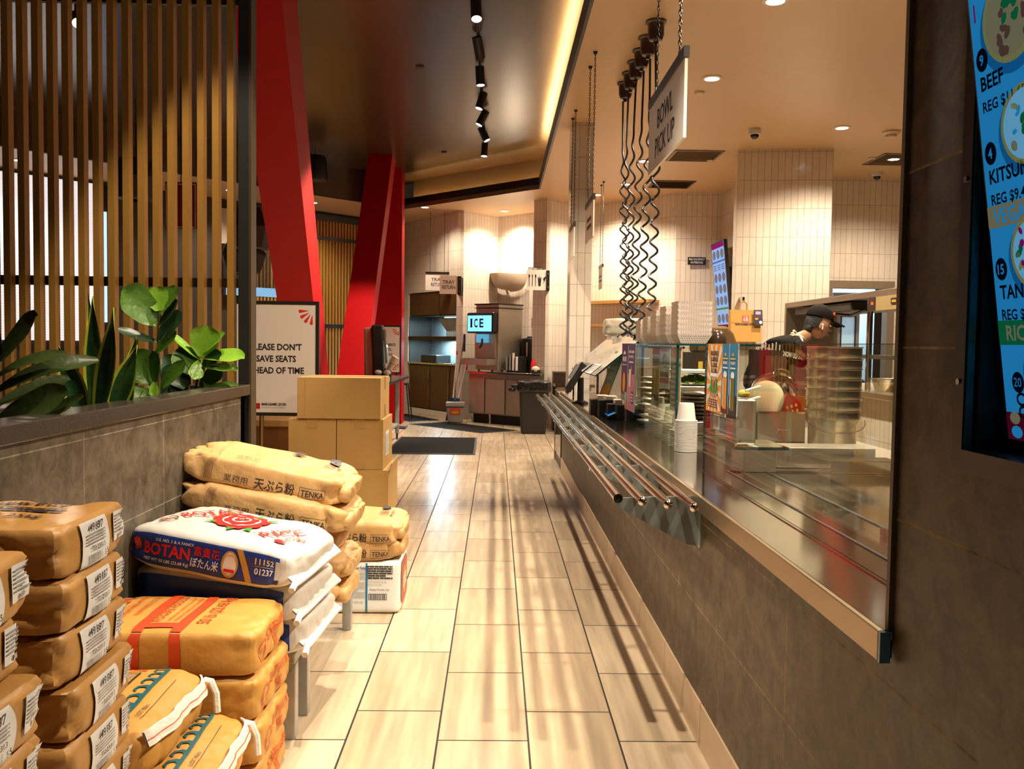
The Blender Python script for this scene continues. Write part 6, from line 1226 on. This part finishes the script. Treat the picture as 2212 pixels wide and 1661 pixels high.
b.build('blade', t); b = MB(); b.tube([p(.02, .12), p(.03, .17)], .006, STEELX, 6); b.build('handle', t)
t = thing('orange_scoop', (1.62, 4.6, 1.08), 'orange perforated ladle beside the red scoop and the pots', 'ladle'); b = MB(); b.hexa([(1.58, 4.58, 1.01), (1.72, 4.60, 1.0), (1.72, 4.606, 1.0), (1.58, 4.586, 1.01), (1.565, 4.58, 1.095), (1.70, 4.60, 1.085), (1.70, 4.606, 1.085), (1.565, 4.586, 1.095)], mat('orange_silicone', (.62, .20, .03), .4)); b.build('blade', t); b = MB(); b.tube([(1.57, 4.585, 1.09), (1.53, 4.58, 1.14)], .006, STEELX, 6); b.build('handle', t)
for k, s in enumerate(('white-handled ladle upper, left of the pale lid', 'white-handled ladle lower, left of the pale lid')):
    t = thing('ladle', (1.34, 4.55, 1.1), s, 'ladle', 'white-handled ladles'); b = MB(); z = 1.13 - .055 * k; b.obox((1.345, 4.52, z), Vector((.04, 0, .012)), (0, .012, 0), (0, 0, .007), WHITEP); b.build('handle', t, bevel=.004); b = MB(); b.ball((1.315, 4.58, z - .03), (.035, .03, .022), YEL, 12, 8); b.build('bowl', t, smooth=True)
b = MB(); b.box(1.26, 1.362, 4.50, 4.72, .852, 1.075, STEEL); tag(b.build('steel_canister', at=(1.31, 4.6, .852), bevel=.008), 'steel canister left of the strainer bin', 'canister')
# machine, tub, tea urn behind the case
BRZ = mat('bronze_shell', (.20, .12, .05), .3, .3); t = thing('noodle_machine', (1.72, 7.0, 0), 'brown machine with a rounded bronze hood behind the paper trays', 'machine')
b = MB(); b.box(1.55, 1.74, 6.75, 7.2, 1.13, 1.30, mat('dark_brown_case', (.05, .03, .018), .35)); b.build('base', t); b = MB(); P = [(1.60, 6.9, 1.30), (1.93, 6.9, 1.30), (1.93, 6.9, 1.36), (1.89, 6.9, 1.46), (1.84, 6.9, 1.51), (1.60, 6.9, 1.515)]; b.prism(P, (0, .3, 0), BRZ); b.build('hood', t, bevel=.02)
b = MB(); b.ball((1.745, 6.86, 1.385), (.075, .08, .10), mat('dark_bronze_dome', (.045, .028, .018), .18), 20, 12); b.build('dome', t, smooth=True)
for x in (1.58, 1.72): b = MB(); b.box(x - .01, x + .01, 6.8, 6.82, .85, 1.13, BLACK); b.build('leg', t)
for x in (1.575, 1.69): b = MB(); b.box(x, x + .035, 6.743, 6.749, 1.17, 1.23, YEL); b.build('sticker', t)
t = thing('storage_tub', (1.26, 8.6, 1.44), 'clear tub of greens wrapped in plastic behind the coiled cords', 'tub'); b = MB(); b.box(1.09, 1.43, 8.49, 8.71, 1.47, 1.54, mat('dark_greens', (.05, .09, .02), .6, var=.5, vscale=40.)); b.build('contents', t); s = Sack(.40, .28, .17, mat('milky_film', (.75, .68, .56), .25, alpha=.55), p=7, amp=.010, crease=.012, seed=9); m = MB(); m.v = [tuple(Vector(q) + Vector((1.26, 8.6, 1.441))) for q in s.mb.v]; m.f = s.mb.f; m.mi = s.mb.mi; m.mats = s.mb.mats; m.uv = s.mb.uv; m.build('film_wrap', t, smooth=True)
b = MB(); b.box(1.11, 1.42, 8.46, 8.74, .851, 1.44, STEEL); tag(b.build('steel_cabinet', at=(1.26, 8.6, .851)), 'steel cabinet under the wrapped tub of greens', 'cabinet')
t = thing('utensil_box', (1.9, 5.9, .85), 'dark box of white chopsticks behind the drink poster', 'utensil box'); b = MB(); b.box(1.75, 1.93, 5.82, 6.0, .85, 1.33, BLACK); b.box(1.80, 1.94, 5.78, 5.815, .85, 1.29, mat('brown_box', (.08, .03, .02), .5)); b.build('box', t)
for k in range(9): b = MB(); x = 1.78 + .016 * k; b.tube([(x, 5.88, 1.0), (x + .01 * (k % 3), 5.88, 1.365 + .006 * ((k * 5) % 4))], .004, WHITEP, 5); b.build('chopstick', t)
# wall pieces of the kitchen: shelves, notice, menu screen, paper bag
ka = Vector((1.47, 14.50, 0)); kd = (Vector((2.692, 13.17, 0)) - ka).normalized(); kn = Vector((kd.y, -kd.x, 0)); kn = kn if kn.y < 0 else -kn; SHW = mat('orange_pine', (.42, .20, .05), .5, var=.15, vscale=5., stretch=(1, 1, 12))
for z, s1, lab in ((2.03, 1.50, 'upper orange wood shelf on the back tiles behind the cords'), (1.665, 1.20, 'lower orange wood shelf on the back tiles behind the cords')):
    b = MB(); b.obox(ka + kd * (.08 + s1 / 2 - .02) + kn * .13 + Vector((0, 0, z)), kd * (s1 / 2 - .04), kn * .13, (0, 0, .024), SHW); tag(b.build('wall_shelf', at=tuple(ka + kd * .8 + Vector((0, 0, z)))), lab, 'shelf', 'orange wall shelves')
b = MB(); b.box(2.87, 3.14, 13.125, 13.14, 2.575, 2.69, BLACK); p = plane_fn((3.005, 13.125, 2.632), (1, 0, 0), (0, 0, 1), .001); b.dtext('MAX OCCUPANCY', 0, .012, .030, p, WHITEP, al='c', fit=.235, bold=.01); b.dtext('124 PERSONS', 0, -.036, .030, p, WHITEP, al='c', fit=.185, bold=.01); tag(b.build('occupancy_sign', at=(3.0, 13.13, 2.575)), 'small black MAX OCCUPANCY sign on the back tiles', 'sign')
t = thing('menu_screen', (3.3, 12.6, 1.6), 'tall portrait menu screen tilted out from the side tiles', 'screen'); P = [Vector(q) for q in ((3.315, 12.97, 1.58), (3.315, 12.25, 1.58), (3.175, 12.25, 2.86), (3.175, 12.97, 2.86))]; ux, uy = (P[1] - P[0]), (P[3] - P[0]); nn = ux.cross(uy).normalized()
b = MB(); b.prism([q - nn * .05 for q in P], nn * .05, BLACK); b.build('housing', t); SCRW = glow('screen_white', (.50, .62, .95), .75); p = plane_fn(P[0], ux, uy, .002); w_, h = ux.length, uy.length
b = MB(); b.drect(.02, w_ - .02, .02, h - .02, p, SCRW, 9); u = lambda k: plane_fn(P[0], ux, uy, .002 + .001 * k); SB = [glow('screen_magenta', (.45, .02, .22), .6), glow('screen_red', (.35, .03, .05), .6), glow('screen_blue', (.08, .25, .75), .7), glow('screen_green', (.10, .40, .12), .6), glow('screen_food', (.45, .28, .16), .6)]
b.drect(.02, w_ - .02, h - .09, h - .02, u(1), SB[0], 9); b.drect(.02, w_ - .02, .02, .09, u(1), SB[1], 9); b.drect(.02, w_ - .02, h * .77, h * .79, u(1), SB[2], 9); b.drect(.02, w_ - .02, h * .24, h * .26, u(1), SB[3], 9)
for i in range(3):
    for z in (.14, .34, .47, .60, .86): b.dellipse(w_ * (.2 + .3 * i), h * z, .085, .065, u(1), SB[2]); b.dellipse(w_ * (.2 + .3 * i), h * z, .06, .045, u(2), SB[4])
    b.dlines(w_ * (.09 + .3 * i), w_ * (.31 + .3 * i), h * .68, h * .75, 3, u(1), SB[2])
b.build('display', t); b = MB(); b.box(3.30, 3.37, 12.5, 12.7, 2.0, 2.5, BLACK); b.build('mount', t)
t = thing('paper_bag', (2.9, 10.12, 1.41), 'brown paper carrier bag hung on the white tiled pillar', 'paper bag'); b = MB(); b.hexa([(2.725, 10.06, 1.41), (3.085, 10.06, 1.41), (3.085, 10.20, 1.41), (2.725, 10.20, 1.41), (2.722, 10.11, 1.78), (3.07, 10.11, 1.78), (3.07, 10.19, 1.78), (2.722, 10.19, 1.78)], KRAFTO)
p = plane_fn((2.905, 10.085, 1.595), (1, 0, 0), (0, .13, 1), .003); b.drect(-.175, .175, .03, .033, p, BROWNP, 9); b.drect(-.045, .03, .045, .115, p, REDD, 9); b.dtext('MARUGAME UDON', -.01, .005, .022, p, INK, al='c', fit=.24, bold=.03); q = lambda x, y: p(x, y) + Vector((0, -.001, 0)); b.dtext('丸亀', -.0075, .083, .024, q, WHITEP, al='c', fit=.06); b.dtext('製麺', -.0075, .052, .024, q, WHITEP, al='c', fit=.06); b.build('bag', t)
b = MB(); b.tube([(2.83, 10.12, 1.78), (2.835, 10.12, 1.85), (2.875, 10.12, 1.885), (2.915, 10.12, 1.85), (2.92, 10.12, 1.78)], .009, mat('paper_cord', (.45, .25, .07), .6), 7); b.build('handle', t, smooth=True); b = MB(); b.box(2.862, 2.888, 10.12, 10.27, 1.87, 1.93, STEELX); b.build('hook', t)
def d_pc(b, p, u, w_, h): b.drect(.01, w_ - .01, h * .45, h - .02, p, PURP, 1); b.dlines(.02, w_ - .02, h * .7, h * .92, 3, u(1), WHITEP); b.dellipse(w_ * .75, h * .2, .018, .018, p, WHITEP); b.dellipse(w_ * .3, h * .42, .02, .012, u(1), ORNG)
card('notice_card', [(2.985, 10.04, 1.60), (3.085, 10.04, 1.60), (3.085, 10.075, 1.78), (2.985, 10.075, 1.78)], 'small purple and black card on the brown paper bag', 'card', d_pc, INK)
# kitchen line: half wall, counters, hood shelf
b = MB(); wall('', (2.86, 8.55), (2.86, 4.9), 0, .975, WALLT, th=.12, mb=b); b.build('wall_half', kind='structure')
t = thing('kitchen_counter', (3.2, 6.8, .975), 'steel kitchen counter on the low tiled wall', 'counter'); b = MB(); b.box(2.80, 3.6, 4.9, 8.56, .977, 1.02, STEEL); b.build('worktop', t, bevel=.004); b = MB(); b.box(2.99, 3.55, 4.95, 8.5, 0, .975, STEEL); b.build('body', t)
t = thing('hood_shelf', (3.1, 7.0, 1.02), 'long steel overshelf on posts above the kitchen counter', 'shelf'); b = MB(); b.box(2.84, 3.35, 4.9, 8.55, 1.735, 1.785, STEEL); b.build('shelf_board', t, bevel=.004)
b = MB(); b.box(2.84, 3.35, 8.50, 8.55, 1.02, 1.735, STEEL); b.build('end_panel', t); b = MB(); b.box(2.90, 3.4, 5.0, 6.9, 1.27, 1.30, STEEL); b.build('lower_shelf', t)
for y in (6.72, 5.2): b = MB(); b.tube([(2.90, y, 1.02), (2.90, y, 1.735)], .022, STEELX, 12); b.build('post', t, smooth=True)
b = MB(); b.box(2.86, 3.3, 7.0, 8.3, 1.66, 1.72, mat('dark_hood_vent', (.03, .025, .02), .5)); b.tube([(2.9, 8.3, 1.70), (2.95, 7.2, 1.62), (2.95, 6.9, 1.66)], .015, BLACK, 6); b.build('heater', t)
t = thing('food_warmer', (2.85, 6.2, 1.63), 'tan control box with a red light under the kitchen overshelf', 'warmer'); b = MB(); b.box(2.80, 3.1, 5.5, 6.52, 1.63, 1.73, mat('tan_enamel', (.38, .27, .12), .4)); b.build('housing', t); b = MB(); b.box(2.795, 2.80, 6.40, 6.52, 1.63, 1.73, WALD); b.build('end_cap', t); b = MB(); b.box(2.792, 2.80, 6.43, 6.46, 1.675, 1.695, glow('red_pilot', (1., .08, .02), 3.)); b.box(2.794, 2.80, 6.04, 6.14, 1.67, 1.71, BLACK); b.box(2.792, 2.80, 6.06, 6.12, 1.68, 1.695, glow('orange_digits', (1., .25, .02), 2.)); b.build('control', t)
for k, (y, s) in enumerate(((6.35, 'steel pan with a bright rim on the kitchen counter, nearest'), (6.75, 'steel pan with a bright rim on the kitchen counter, behind the first'))): b = MB(); b.lathe([(0, 0), (.10, 0), (.13, .09), (.14, .095), (.125, .09), (.095, .01), (0, .006)], (3.08, y, 1.021), STEELP, 22); tag(b.build('steel_pan', at=(3.08, y, 1.021), smooth=True), s, 'pan', 'pans on the kitchen counter')
# the doorway: grey door leaf with a window
t = thing('swing_door', (5.0, 12.3, 0), 'grey swing door with a rounded window in the kitchen passage', 'door'); b = MB()
b.box(4.78, 4.90, 12.3, 12.34, 0, 2.14, GREYD); b.box(5.10, 5.16, 12.3, 12.34, 0, 2.14, GREYD); b.box(4.90, 5.10, 12.3, 12.34, 0, 1.33, GREYD); b.box(4.90, 5.10, 12.3, 12.34, 1.80, 2.14, GREYD); b.build('leaf', t); b = MB(); b.box(4.90, 5.10, 12.315, 12.325, 1.33, 1.80, mat('frosted_blue_glass', (.55, .75, .85), .3, alpha=.6)); b.build('window_pane', t); b = MB(); b.box(4.89, 4.905, 12.292, 12.3, 1.32, 1.81, BLACK); b.box(5.095, 5.11, 12.292, 12.3, 1.32, 1.81, BLACK); b.box(4.905, 5.095, 12.292, 12.3, 1.32, 1.335, BLACK); b.box(4.905, 5.095, 12.292, 12.3, 1.795, 1.81, BLACK); b.build('window_gasket', t)
b = MB(); b.box(4.62, 4.9, 13.9, 14.15, 0, 1.2, mat('pale_crates', (.55, .62, .66), .5)); tag(b.build('storage_crate', at=(4.76, 14.0, 0)), 'pale crate in the bright room beyond the kitchen door', 'crate')
# near right: recessed menu screen
t = thing('menu_housing', (.85, .8, 1.18), 'black recessed housing around the bright menu screen on the dark stone pier', 'screen housing')
b = MB(); b.box(.692, .71, .33, 1.30, 1.166, 1.20, BLACK); b.box(.692, .71, .33, 1.30, 2.33, 2.37, BLACK); b.box(.692, .71, 1.272, 1.30, 1.20, 2.33, BLACK); b.box(.692, .71, .33, .36, 1.20, 2.33, BLACK)
for z in (1.30, 1.60, 1.90, 2.2): b.lathe([(0, .002), (.005, .002), (.005, 0)], (.6915, 1.286, z), STEELX, 8, axis=(-1, 0, 0))
b.build('frame', t)
b = MB(); b.box(.71, 1.08, 1.262, 1.272, 1.185, 2.35, DARKIN); b.box(.71, 1.08, .36, .37, 1.185, 2.35, DARKIN); b.box(1.07, 1.08, .37, 1.262, 1.185, 2.35, DARKIN); b.box(.71, 1.07, .37, 1.262, 1.185, 1.20, DARKIN); b.box(.71, 1.07, .37, 1.262, 2.33, 2.35, DARKIN); b.build('box', t)
b = MB(); b.box(.695, .705, 1.2685, 1.2715, 1.20, 2.33, mat('teal_strip', (.02, .10, .11), .2)); b.build('inner_edge', t)  # thin teal strip along the frame's inner edge
P = [Vector(q) for q in ((.750, 1.255, 1.212), (.750, .46, 1.212), (.60, .46, 2.32), (.60, 1.255, 2.32))]; ux, uy = P[1] - P[0], P[3] - P[0]; nn = ux.cross(uy).normalized(); w_, h = ux.length, uy.length
t = thing('menu_display', (.75, .85, 1.2), 'bright blue menu screen tilted in the black housing at the right edge', 'screen'); b = MB(); b.prism([q - nn * .04 for q in P], nn * .038, BLACK); b.build('bezel', t)
BL = glow('menu_blue', (.012, .18, .42), .85); BL2 = glow('menu_shadow', (.004, .085, .24), .8); MK = glow('menu_ink', (.0015, .004, .012), .5); MG = glow('menu_green', (.004, .12, .05), .6); MT = glow('menu_tan', (.16, .15, .09), .7); MR = glow('menu_maroon', (.05, .002, .012), .8); MY = glow('menu_noodle', (.15, .16, .06), .8); MB2 = glow('menu_meat', (.065, .035, .028), .8); MM = glow('menu_magenta', (.14, .004, .09), .8); MW = glow('menu_pale', (.10, .30, .48), .9)
b = MB(); u = lambda k: plane_fn(P[0], ux, uy, .001 + .0007 * k); b.drect(.008, w_ - .008, .008, h - .008, u(0), BL, 9)
def dish(x, y, r, kind, sd):
    r2 = random.Random(sd); b.dellipse(x, y - .008, r * 1.14, r * 1.05, u(1), BL2, 30); b.dellipse(x, y, r, r * .95, u(2), MY, 30); b.dellipse(x, y, r * .88, r * .82, u(3), MW if kind else MT, 30)
    for k in range(26):
        a, q = r2.uniform(0, 6.28), r * .78 * math.sqrt(r2.random()); b.dellipse(x + q * math.cos(a), y + q * math.sin(a) * .92, r * r2.uniform(.07, .16), r * r2.uniform(.05, .12), u(4 + k % 2), (MB2, MT, MB2, MY)[k % 4] if kind == 0 else (MT, MY, BL, MW)[k % 4] if kind == 1 else (MY, MM, MG, MW)[k % 4], 10, r2.uniform(0, 3))
    for k in range(12): a, q = r2.uniform(0, 6.28), r * .32 * math.sqrt(r2.random()); b.dellipse(x + q * math.cos(a) + r * .15, y + q * math.sin(a) + r * .1, r * .13, r * .09, u(7), MG, 9, r2.uniform(0, 3))
def item(y, num, l1, l2):
    b.dellipse(.030, y + .050, .014, .016, u(2), MK); b.dtext(num, .030, y + .043, .014, u(3), BL, al='c', bold=.02); b.dtext(l1, .022, y + .008, .019, u(2), MK, bold=.025); b.dtext(l2, .022, y - .022, .0145, u(2), MK, bold=.02)
dish(.100, .582, .062, 0, 3); dish(.115, .438, .056, 1, 5); dish(.110, .270, .054, 2, 8); dish(.115, .112, .050, 0, 9); dish(.30, .582, .062, 1, 12); dish(.30, .438, .056, 0, 15); dish(.30, .27, .054, 1, 18)
for i_, x_ in enumerate((.30, .49, .68)):
    for j_, y_ in enumerate((.112, .27, .438, .582, .80, .96)):
        if i_ or j_ > 3 or j_ == 0: dish(x_, y_, .055, (i_ + j_) % 3, 40 + 7 * i_ + j_); b.dlines(x_ - .08, x_ + .06, y_ - .085, y_ - .062, 2, u(2), MK, seed=i_ + j_)
dish(.105, .80, .056, 1, 77); dish(.105, .96, .056, 0, 78); b.drect(.008, w_ - .008, 1.06, h - .008, u(1), MM, 9)
item(.496, '9', 'BEEF', 'REG $11.65 | LRG'); item(.366, '4', 'KITSUNE', 'REG $9.45 | LRG'); item(.203, '15', 'TAN TAN', 'REG $12.45 | LRG'); b.dellipse(.045, .092, .014, .015, u(2), MK); b.dtext('20', .045, .086, .013, u(3), BL, al='c'); b.dring(.05, .068, .012, .010, .004, u(2), MK); b.dring(.053, .05, .012, .010, .004, u(2), MK)
b.drect(.008, w_ - .008, .312, .343, u(1), MT, 9); b.dtext('VEGAN', .022, .317, .021, u(2), BL, bold=.02); b.drect(.008, w_ - .008, .145, .180, u(1), MG, 9); b.dtext('RICE', .028, .152, .021, u(2), MT, bold=.02)
b.drect(.008, w_ - .008, .008, .048, u(1), MR, 9); b.dellipse(.03, .040, .012, .009, u(2), MT); b.dellipse(.032, .020, .013, .009, u(2), BL); b.drect(.02, .024, .60, .625, u(2), MM, 9); b.dtext('BROTH', .05, .652, .014, u(2), MM); b.drect(.008, w_ - .008, .672, .70, u(1), MM, 9)
b.build('display', t)
# ================================================================ the cook
SKIN = mat('warm_skin', (.46, .235, .13), .5, var=.06); HAIR = mat('black_hair', (.006, .005, .004), .6, bump=.8, bscale=120.); SHIRT = mat('black_cotton', (.008, .007, .006), .9, bump=.3, bscale=60., spec=.08); CAPM = mat('black_cap_cloth', (.010, .008, .006), .85, bump=.3, bscale=120., spec=.1); GLOVE = mat('blue_nitrile_glove', (.03, .14, .42), .35); COLR = mat('white_collar', (.72, .64, .52), .6)
pr = thing('person', (2.35, 7.1, 0), 'person in black cap and black shirt leaning over the kitchen counter, wearing a blue glove', 'person')
def skin(name, verts, edges, radii, mt, parent, lv=2, root=0):
    o0 = wl(parent); me = bpy.data.meshes.new(name); me.from_pydata([Vector(v) - o0 for v in verts], edges, []); me.materials.append(mt)
    o = bpy.data.objects.new(name, me); col.objects.link(o); o.parent = parent
    o.modifiers.new('skin', 'SKIN').use_smooth_shade = True
    for i, r in enumerate(radii): v = me.skin_vertices[0].data[i]; v.radius = r if isinstance(r, tuple) else (r, r); v.use_root = (i == root)
    s = o.modifiers.new('round', 'SUBSURF'); s.levels = lv; s.render_levels = lv
    return o
# body: pelvis, spine, neck, head, arms, legs
V = [(2.16, 7.1, .93), (2.20, 7.1, 1.12), (2.30, 7.1, 1.29), (2.40, 7.1, 1.385), (2.50, 7.1, 1.43), (2.585, 7.1, 1.475),
     (2.40, 6.90, 1.345), (2.62, 6.84, 1.20), (2.86, 6.95, 1.19), (2.42, 7.30, 1.345), (2.62, 7.34, 1.20), (2.84, 7.28, 1.17),
     (2.16, 7.00, .86), (2.16, 6.99, .48), (2.14, 6.99, .09), (2.24, 6.98, .04), (2.16, 7.20, .86), (2.15, 7.22, .48), (2.12, 7.22, .09), (2.22, 7.23, .04)]
E_ = [(0, 1), (1, 2), (2, 3), (3, 4), (4, 5), (3, 6), (6, 7), (7, 8), (3, 9), (9, 10), (10, 11), (0, 12), (12, 13), (13, 14), (14, 15), (0, 16), (16, 17), (17, 18), (18, 19)]
Rr = [(.11, .14), (.09, .13), (.08, .12), (.055, .09), .050, .058, .062, .046, .030, .062, .046, .030, .085, .060, .045, .04, .085, .060, .045, .04]
skin('body', V, E_, Rr, SKIN, pr)
VS = [V[0], V[1], V[2], V[3], V[6], (2.64, 6.845, 1.20), V[9], (2.64, 7.335, 1.20), (2.455, 7.1, 1.41)]
skin('shirt', VS, [(0, 1), (1, 2), (2, 3), (3, 4), (4, 5), (3, 6), (6, 7), (3, 8)], [(.145, .185), (.135, .175), (.135, .185), (.112, .155), .075, .066, .075, .066, .062], SHIRT, pr)
skin('trousers', [(2.16, 7.1, .95), V[12], V[13], V[14], V[16], V[17], V[18]], [(0, 1), (1, 2), (2, 3), (0, 4), (4, 5), (5, 6)], [(.14, .18), .10, .075, .065, .10, .075, .065], SHIRT, pr)
# head in profile, facing the counter, bent forward
hc = Vector((2.645, 7.1, 1.545)); rot = Matrix.Rotation(.30, 3, 'Y')
hb = MB()
def headpt(u, v):
    t = PI * v; a = 2 * PI * u; x, y, z = math.sin(t) * math.cos(a), math.sin(t) * math.sin(a), -math.cos(t)
    rx, ry, rz = .098, .076, .118
    p = Vector((x * rx, y * ry, z * rz))
    if z < -.1: k = -z; p.y *= 1 - .28 * k; p.x = p.x * (1 - .10 * k) + .012 * k     # jaw narrows, chin forward
    if x > .3:
        f = (x - .3) / .7; g = lambda c, w_: math.exp(-((z - c) / w_) ** 2)
        p.x -= .006 * f
        p.x += f * math.exp(-(y / .20) ** 2) * (.026 * g(-.22, .11) + .012 * g(-.02, .2) + .009 * g(-.50, .07) + .008 * g(-.60, .06) - .006 * g(-.42, .05) + .012 * g(-.86, .12))   # nose, lips, chin
        p.x -= f * .010 * (math.exp(-((y - .45) / .22) ** 2) + math.exp(-((y + .45) / .22) ** 2)) * g(.06, .10)                         # eye sockets
    return hc + rot @ p
hb.surf(headpt, 44, 32, SKIN)
for s in (-1, 1): hb.ball(hc + rot @ Vector((-.008, s * .076, -.012)), (.020, .010, .034), SKIN, 12, 8, rot)
hb.build('head', pr, smooth=True, angle=180)
b = MB()
for s in (-1, 1): b.ball(hc + rot @ Vector((.081, s * .033, .008)), (.010, .014, .008), WHITEP, 10, 6, rot); b.ball(hc + rot @ Vector((.089, s * .034, .007)), (.004, .006, .006), INK, 8, 5, rot); b.obox(hc + rot @ Vector((.088, s * .035, .028)), rot @ Vector((.006, 0, 0)), rot @ Vector((0, .018, 0)), rot @ Vector((0, 0, .004)), HAIR)
b.build('eyes', pr, smooth=True); b = MB(); b.ball(hc + rot @ Vector((.098, 0, -.062)), (.008, .022, .006), mat('lip', (.35, .11, .08), .45), 10, 6, rot); b.build('lips', pr, smooth=True)
b = MB()
def hairpt(u, v): a = 2 * PI * u; t = PI * (.02 + .60 * v); x = math.cos(a) * math.sin(t); cut = 1 if x < .25 else .0; p = Vector((.106 * math.sin(t) * math.cos(a), .083 * math.sin(t) * math.sin(a), .124 * math.cos(t))); return hc + rot @ (p * (1 + .03 * noise.noise(p * 60)) + Vector((-.012, 0, -.002)))
b.surf(lambda u, v: hairpt(.25 + .5 * u, v), 22, 14, HAIR); b.ball(hc + rot @ Vector((-.075, 0, -.055)), (.035, .062, .05), HAIR, 14, 9, rot); b.build('hair', pr, smooth=True, angle=180)
t = MB(); cr = rot @ Matrix.Rotation(-.08, 3, 'Y')
t.surf(lambda u, v: hc + cr @ (Vector((.112 * math.sin(PI * .50 * v) * math.cos(2 * PI * u), .091 * math.sin(PI * .50 * v) * math.sin(2 * PI * u), .105 * math.cos(PI * .50 * v) * (1 if v < .8 else 1))) + Vector((-.010, 0, .056))), 30, 12, CAPM)
t.surf(lambda u, v: hc + cr @ Vector((.085 + .125 * v * math.cos((u - .5) * 1.5), (u - .5) * .165 * (1 - .18 * v * v), .058 - .025 * v - .018 * (2 * u - 1) ** 2)), 14, 8, CAPM); t.surf(lambda u, v: hc + cr @ Vector((.085 + .125 * v * math.cos((u - .5) * 1.5), (.5 - u) * .165 * (1 - .18 * v * v), .053 - .025 * v - .018 * (2 * u - 1) ** 2)), 14, 8, CAPM)
t.ball(hc + cr @ Vector((-.010, 0, .162)), .008, CAPM, 8, 5); t.tube([hc + cr @ Vector((.106, -.01, .085)), hc + cr @ Vector((.094, -.012, .118))], .008, ORANGEP, 6); t.build('cap', pr, smooth=True, angle=180)
b = MB(); b.tube([hc + rot @ Vector((.004, -.088, -.010)), hc + rot @ Vector((.010, -.088, -.045))], .0055, WHITEP, 8); b.ball(hc + rot @ Vector((.002, -.087, -.008)), .010, WHITEP, 8, 6); b.build('earphone', pr, smooth=True, label='white wireless earphone')
b = MB(); b.tube([Vector((2.475 + .045 * math.cos(a), 7.1 + .085 * math.sin(a), 1.435 - .03 * math.cos(a))) for a in [2 * PI * i / 20 for i in range(21)]], .011, COLR, 8); b.tube([(2.43, 7.03, 1.47), (2.40, 6.99, 1.485)], .010, COLR, 8); b.build('collar', pr, smooth=True, label='white apron collar')
b = MB(); p = plane_fn((2.27, 6.868, 1.285), (.98, .0, -.20), (.0, .22, 1), .0); pp = lambda x, y: p(x, y); b.dtext('KNOW UDON!', .0, .0, .040, pp, COLR, bold=.03, fit=.17); b.build('shirt_print', pr)
# gloved hand: palm, four fingers, thumb reaching down to the pan
def hand(name, w0, d, side, parent):
    d = Vector(d).normalized(); s = Vector((0, 1, 0)) * side; n = d.cross(s).normalized(); w0 = Vector(w0)
    V = [w0, w0 + d * .05, w0 + d * .09]; E = [(0, 1), (1, 2)]; Rd = [(.026, .020), (.036, .016), (.036, .014)]
    for k, L in enumerate((.072, .080, .074, .058)):
        b0 = w0 + d * .088 + s * (.027 - .018 * k); i = len(V); c = .25 + .06 * k
        V += [b0, b0 + (d * math.cos(c) + n * math.sin(c)) * L * .42, b0 + d * L * .72 + n * L * .36, b0 + d * L * .92 + n * L * .62]; E += [(2, i), (i, i + 1), (i + 1, i + 2), (i + 2, i + 3)]; Rd += [.010, .0095, .009, .0075]
    i = len(V); b0 = w0 + d * .030 + s * .030; V += [b0, b0 + (d * .7 + s * .7) * .035 + n * .01, b0 + (d * .9 + s * .55) * .060 + n * .022]; E += [(1, i), (i, i + 1), (i + 1, i + 2)]; Rd += [.013, .0105, .0085]
    skin(name, V, E, Rd, GLOVE, parent, 1, 1)
hand('gloved_hand', (2.86, 6.95, 1.19), (.45, .05, -.75), 1, pr); hand('gloved_hand', (2.84, 7.28, 1.17), (.75, -.1, -.35), -1, pr)
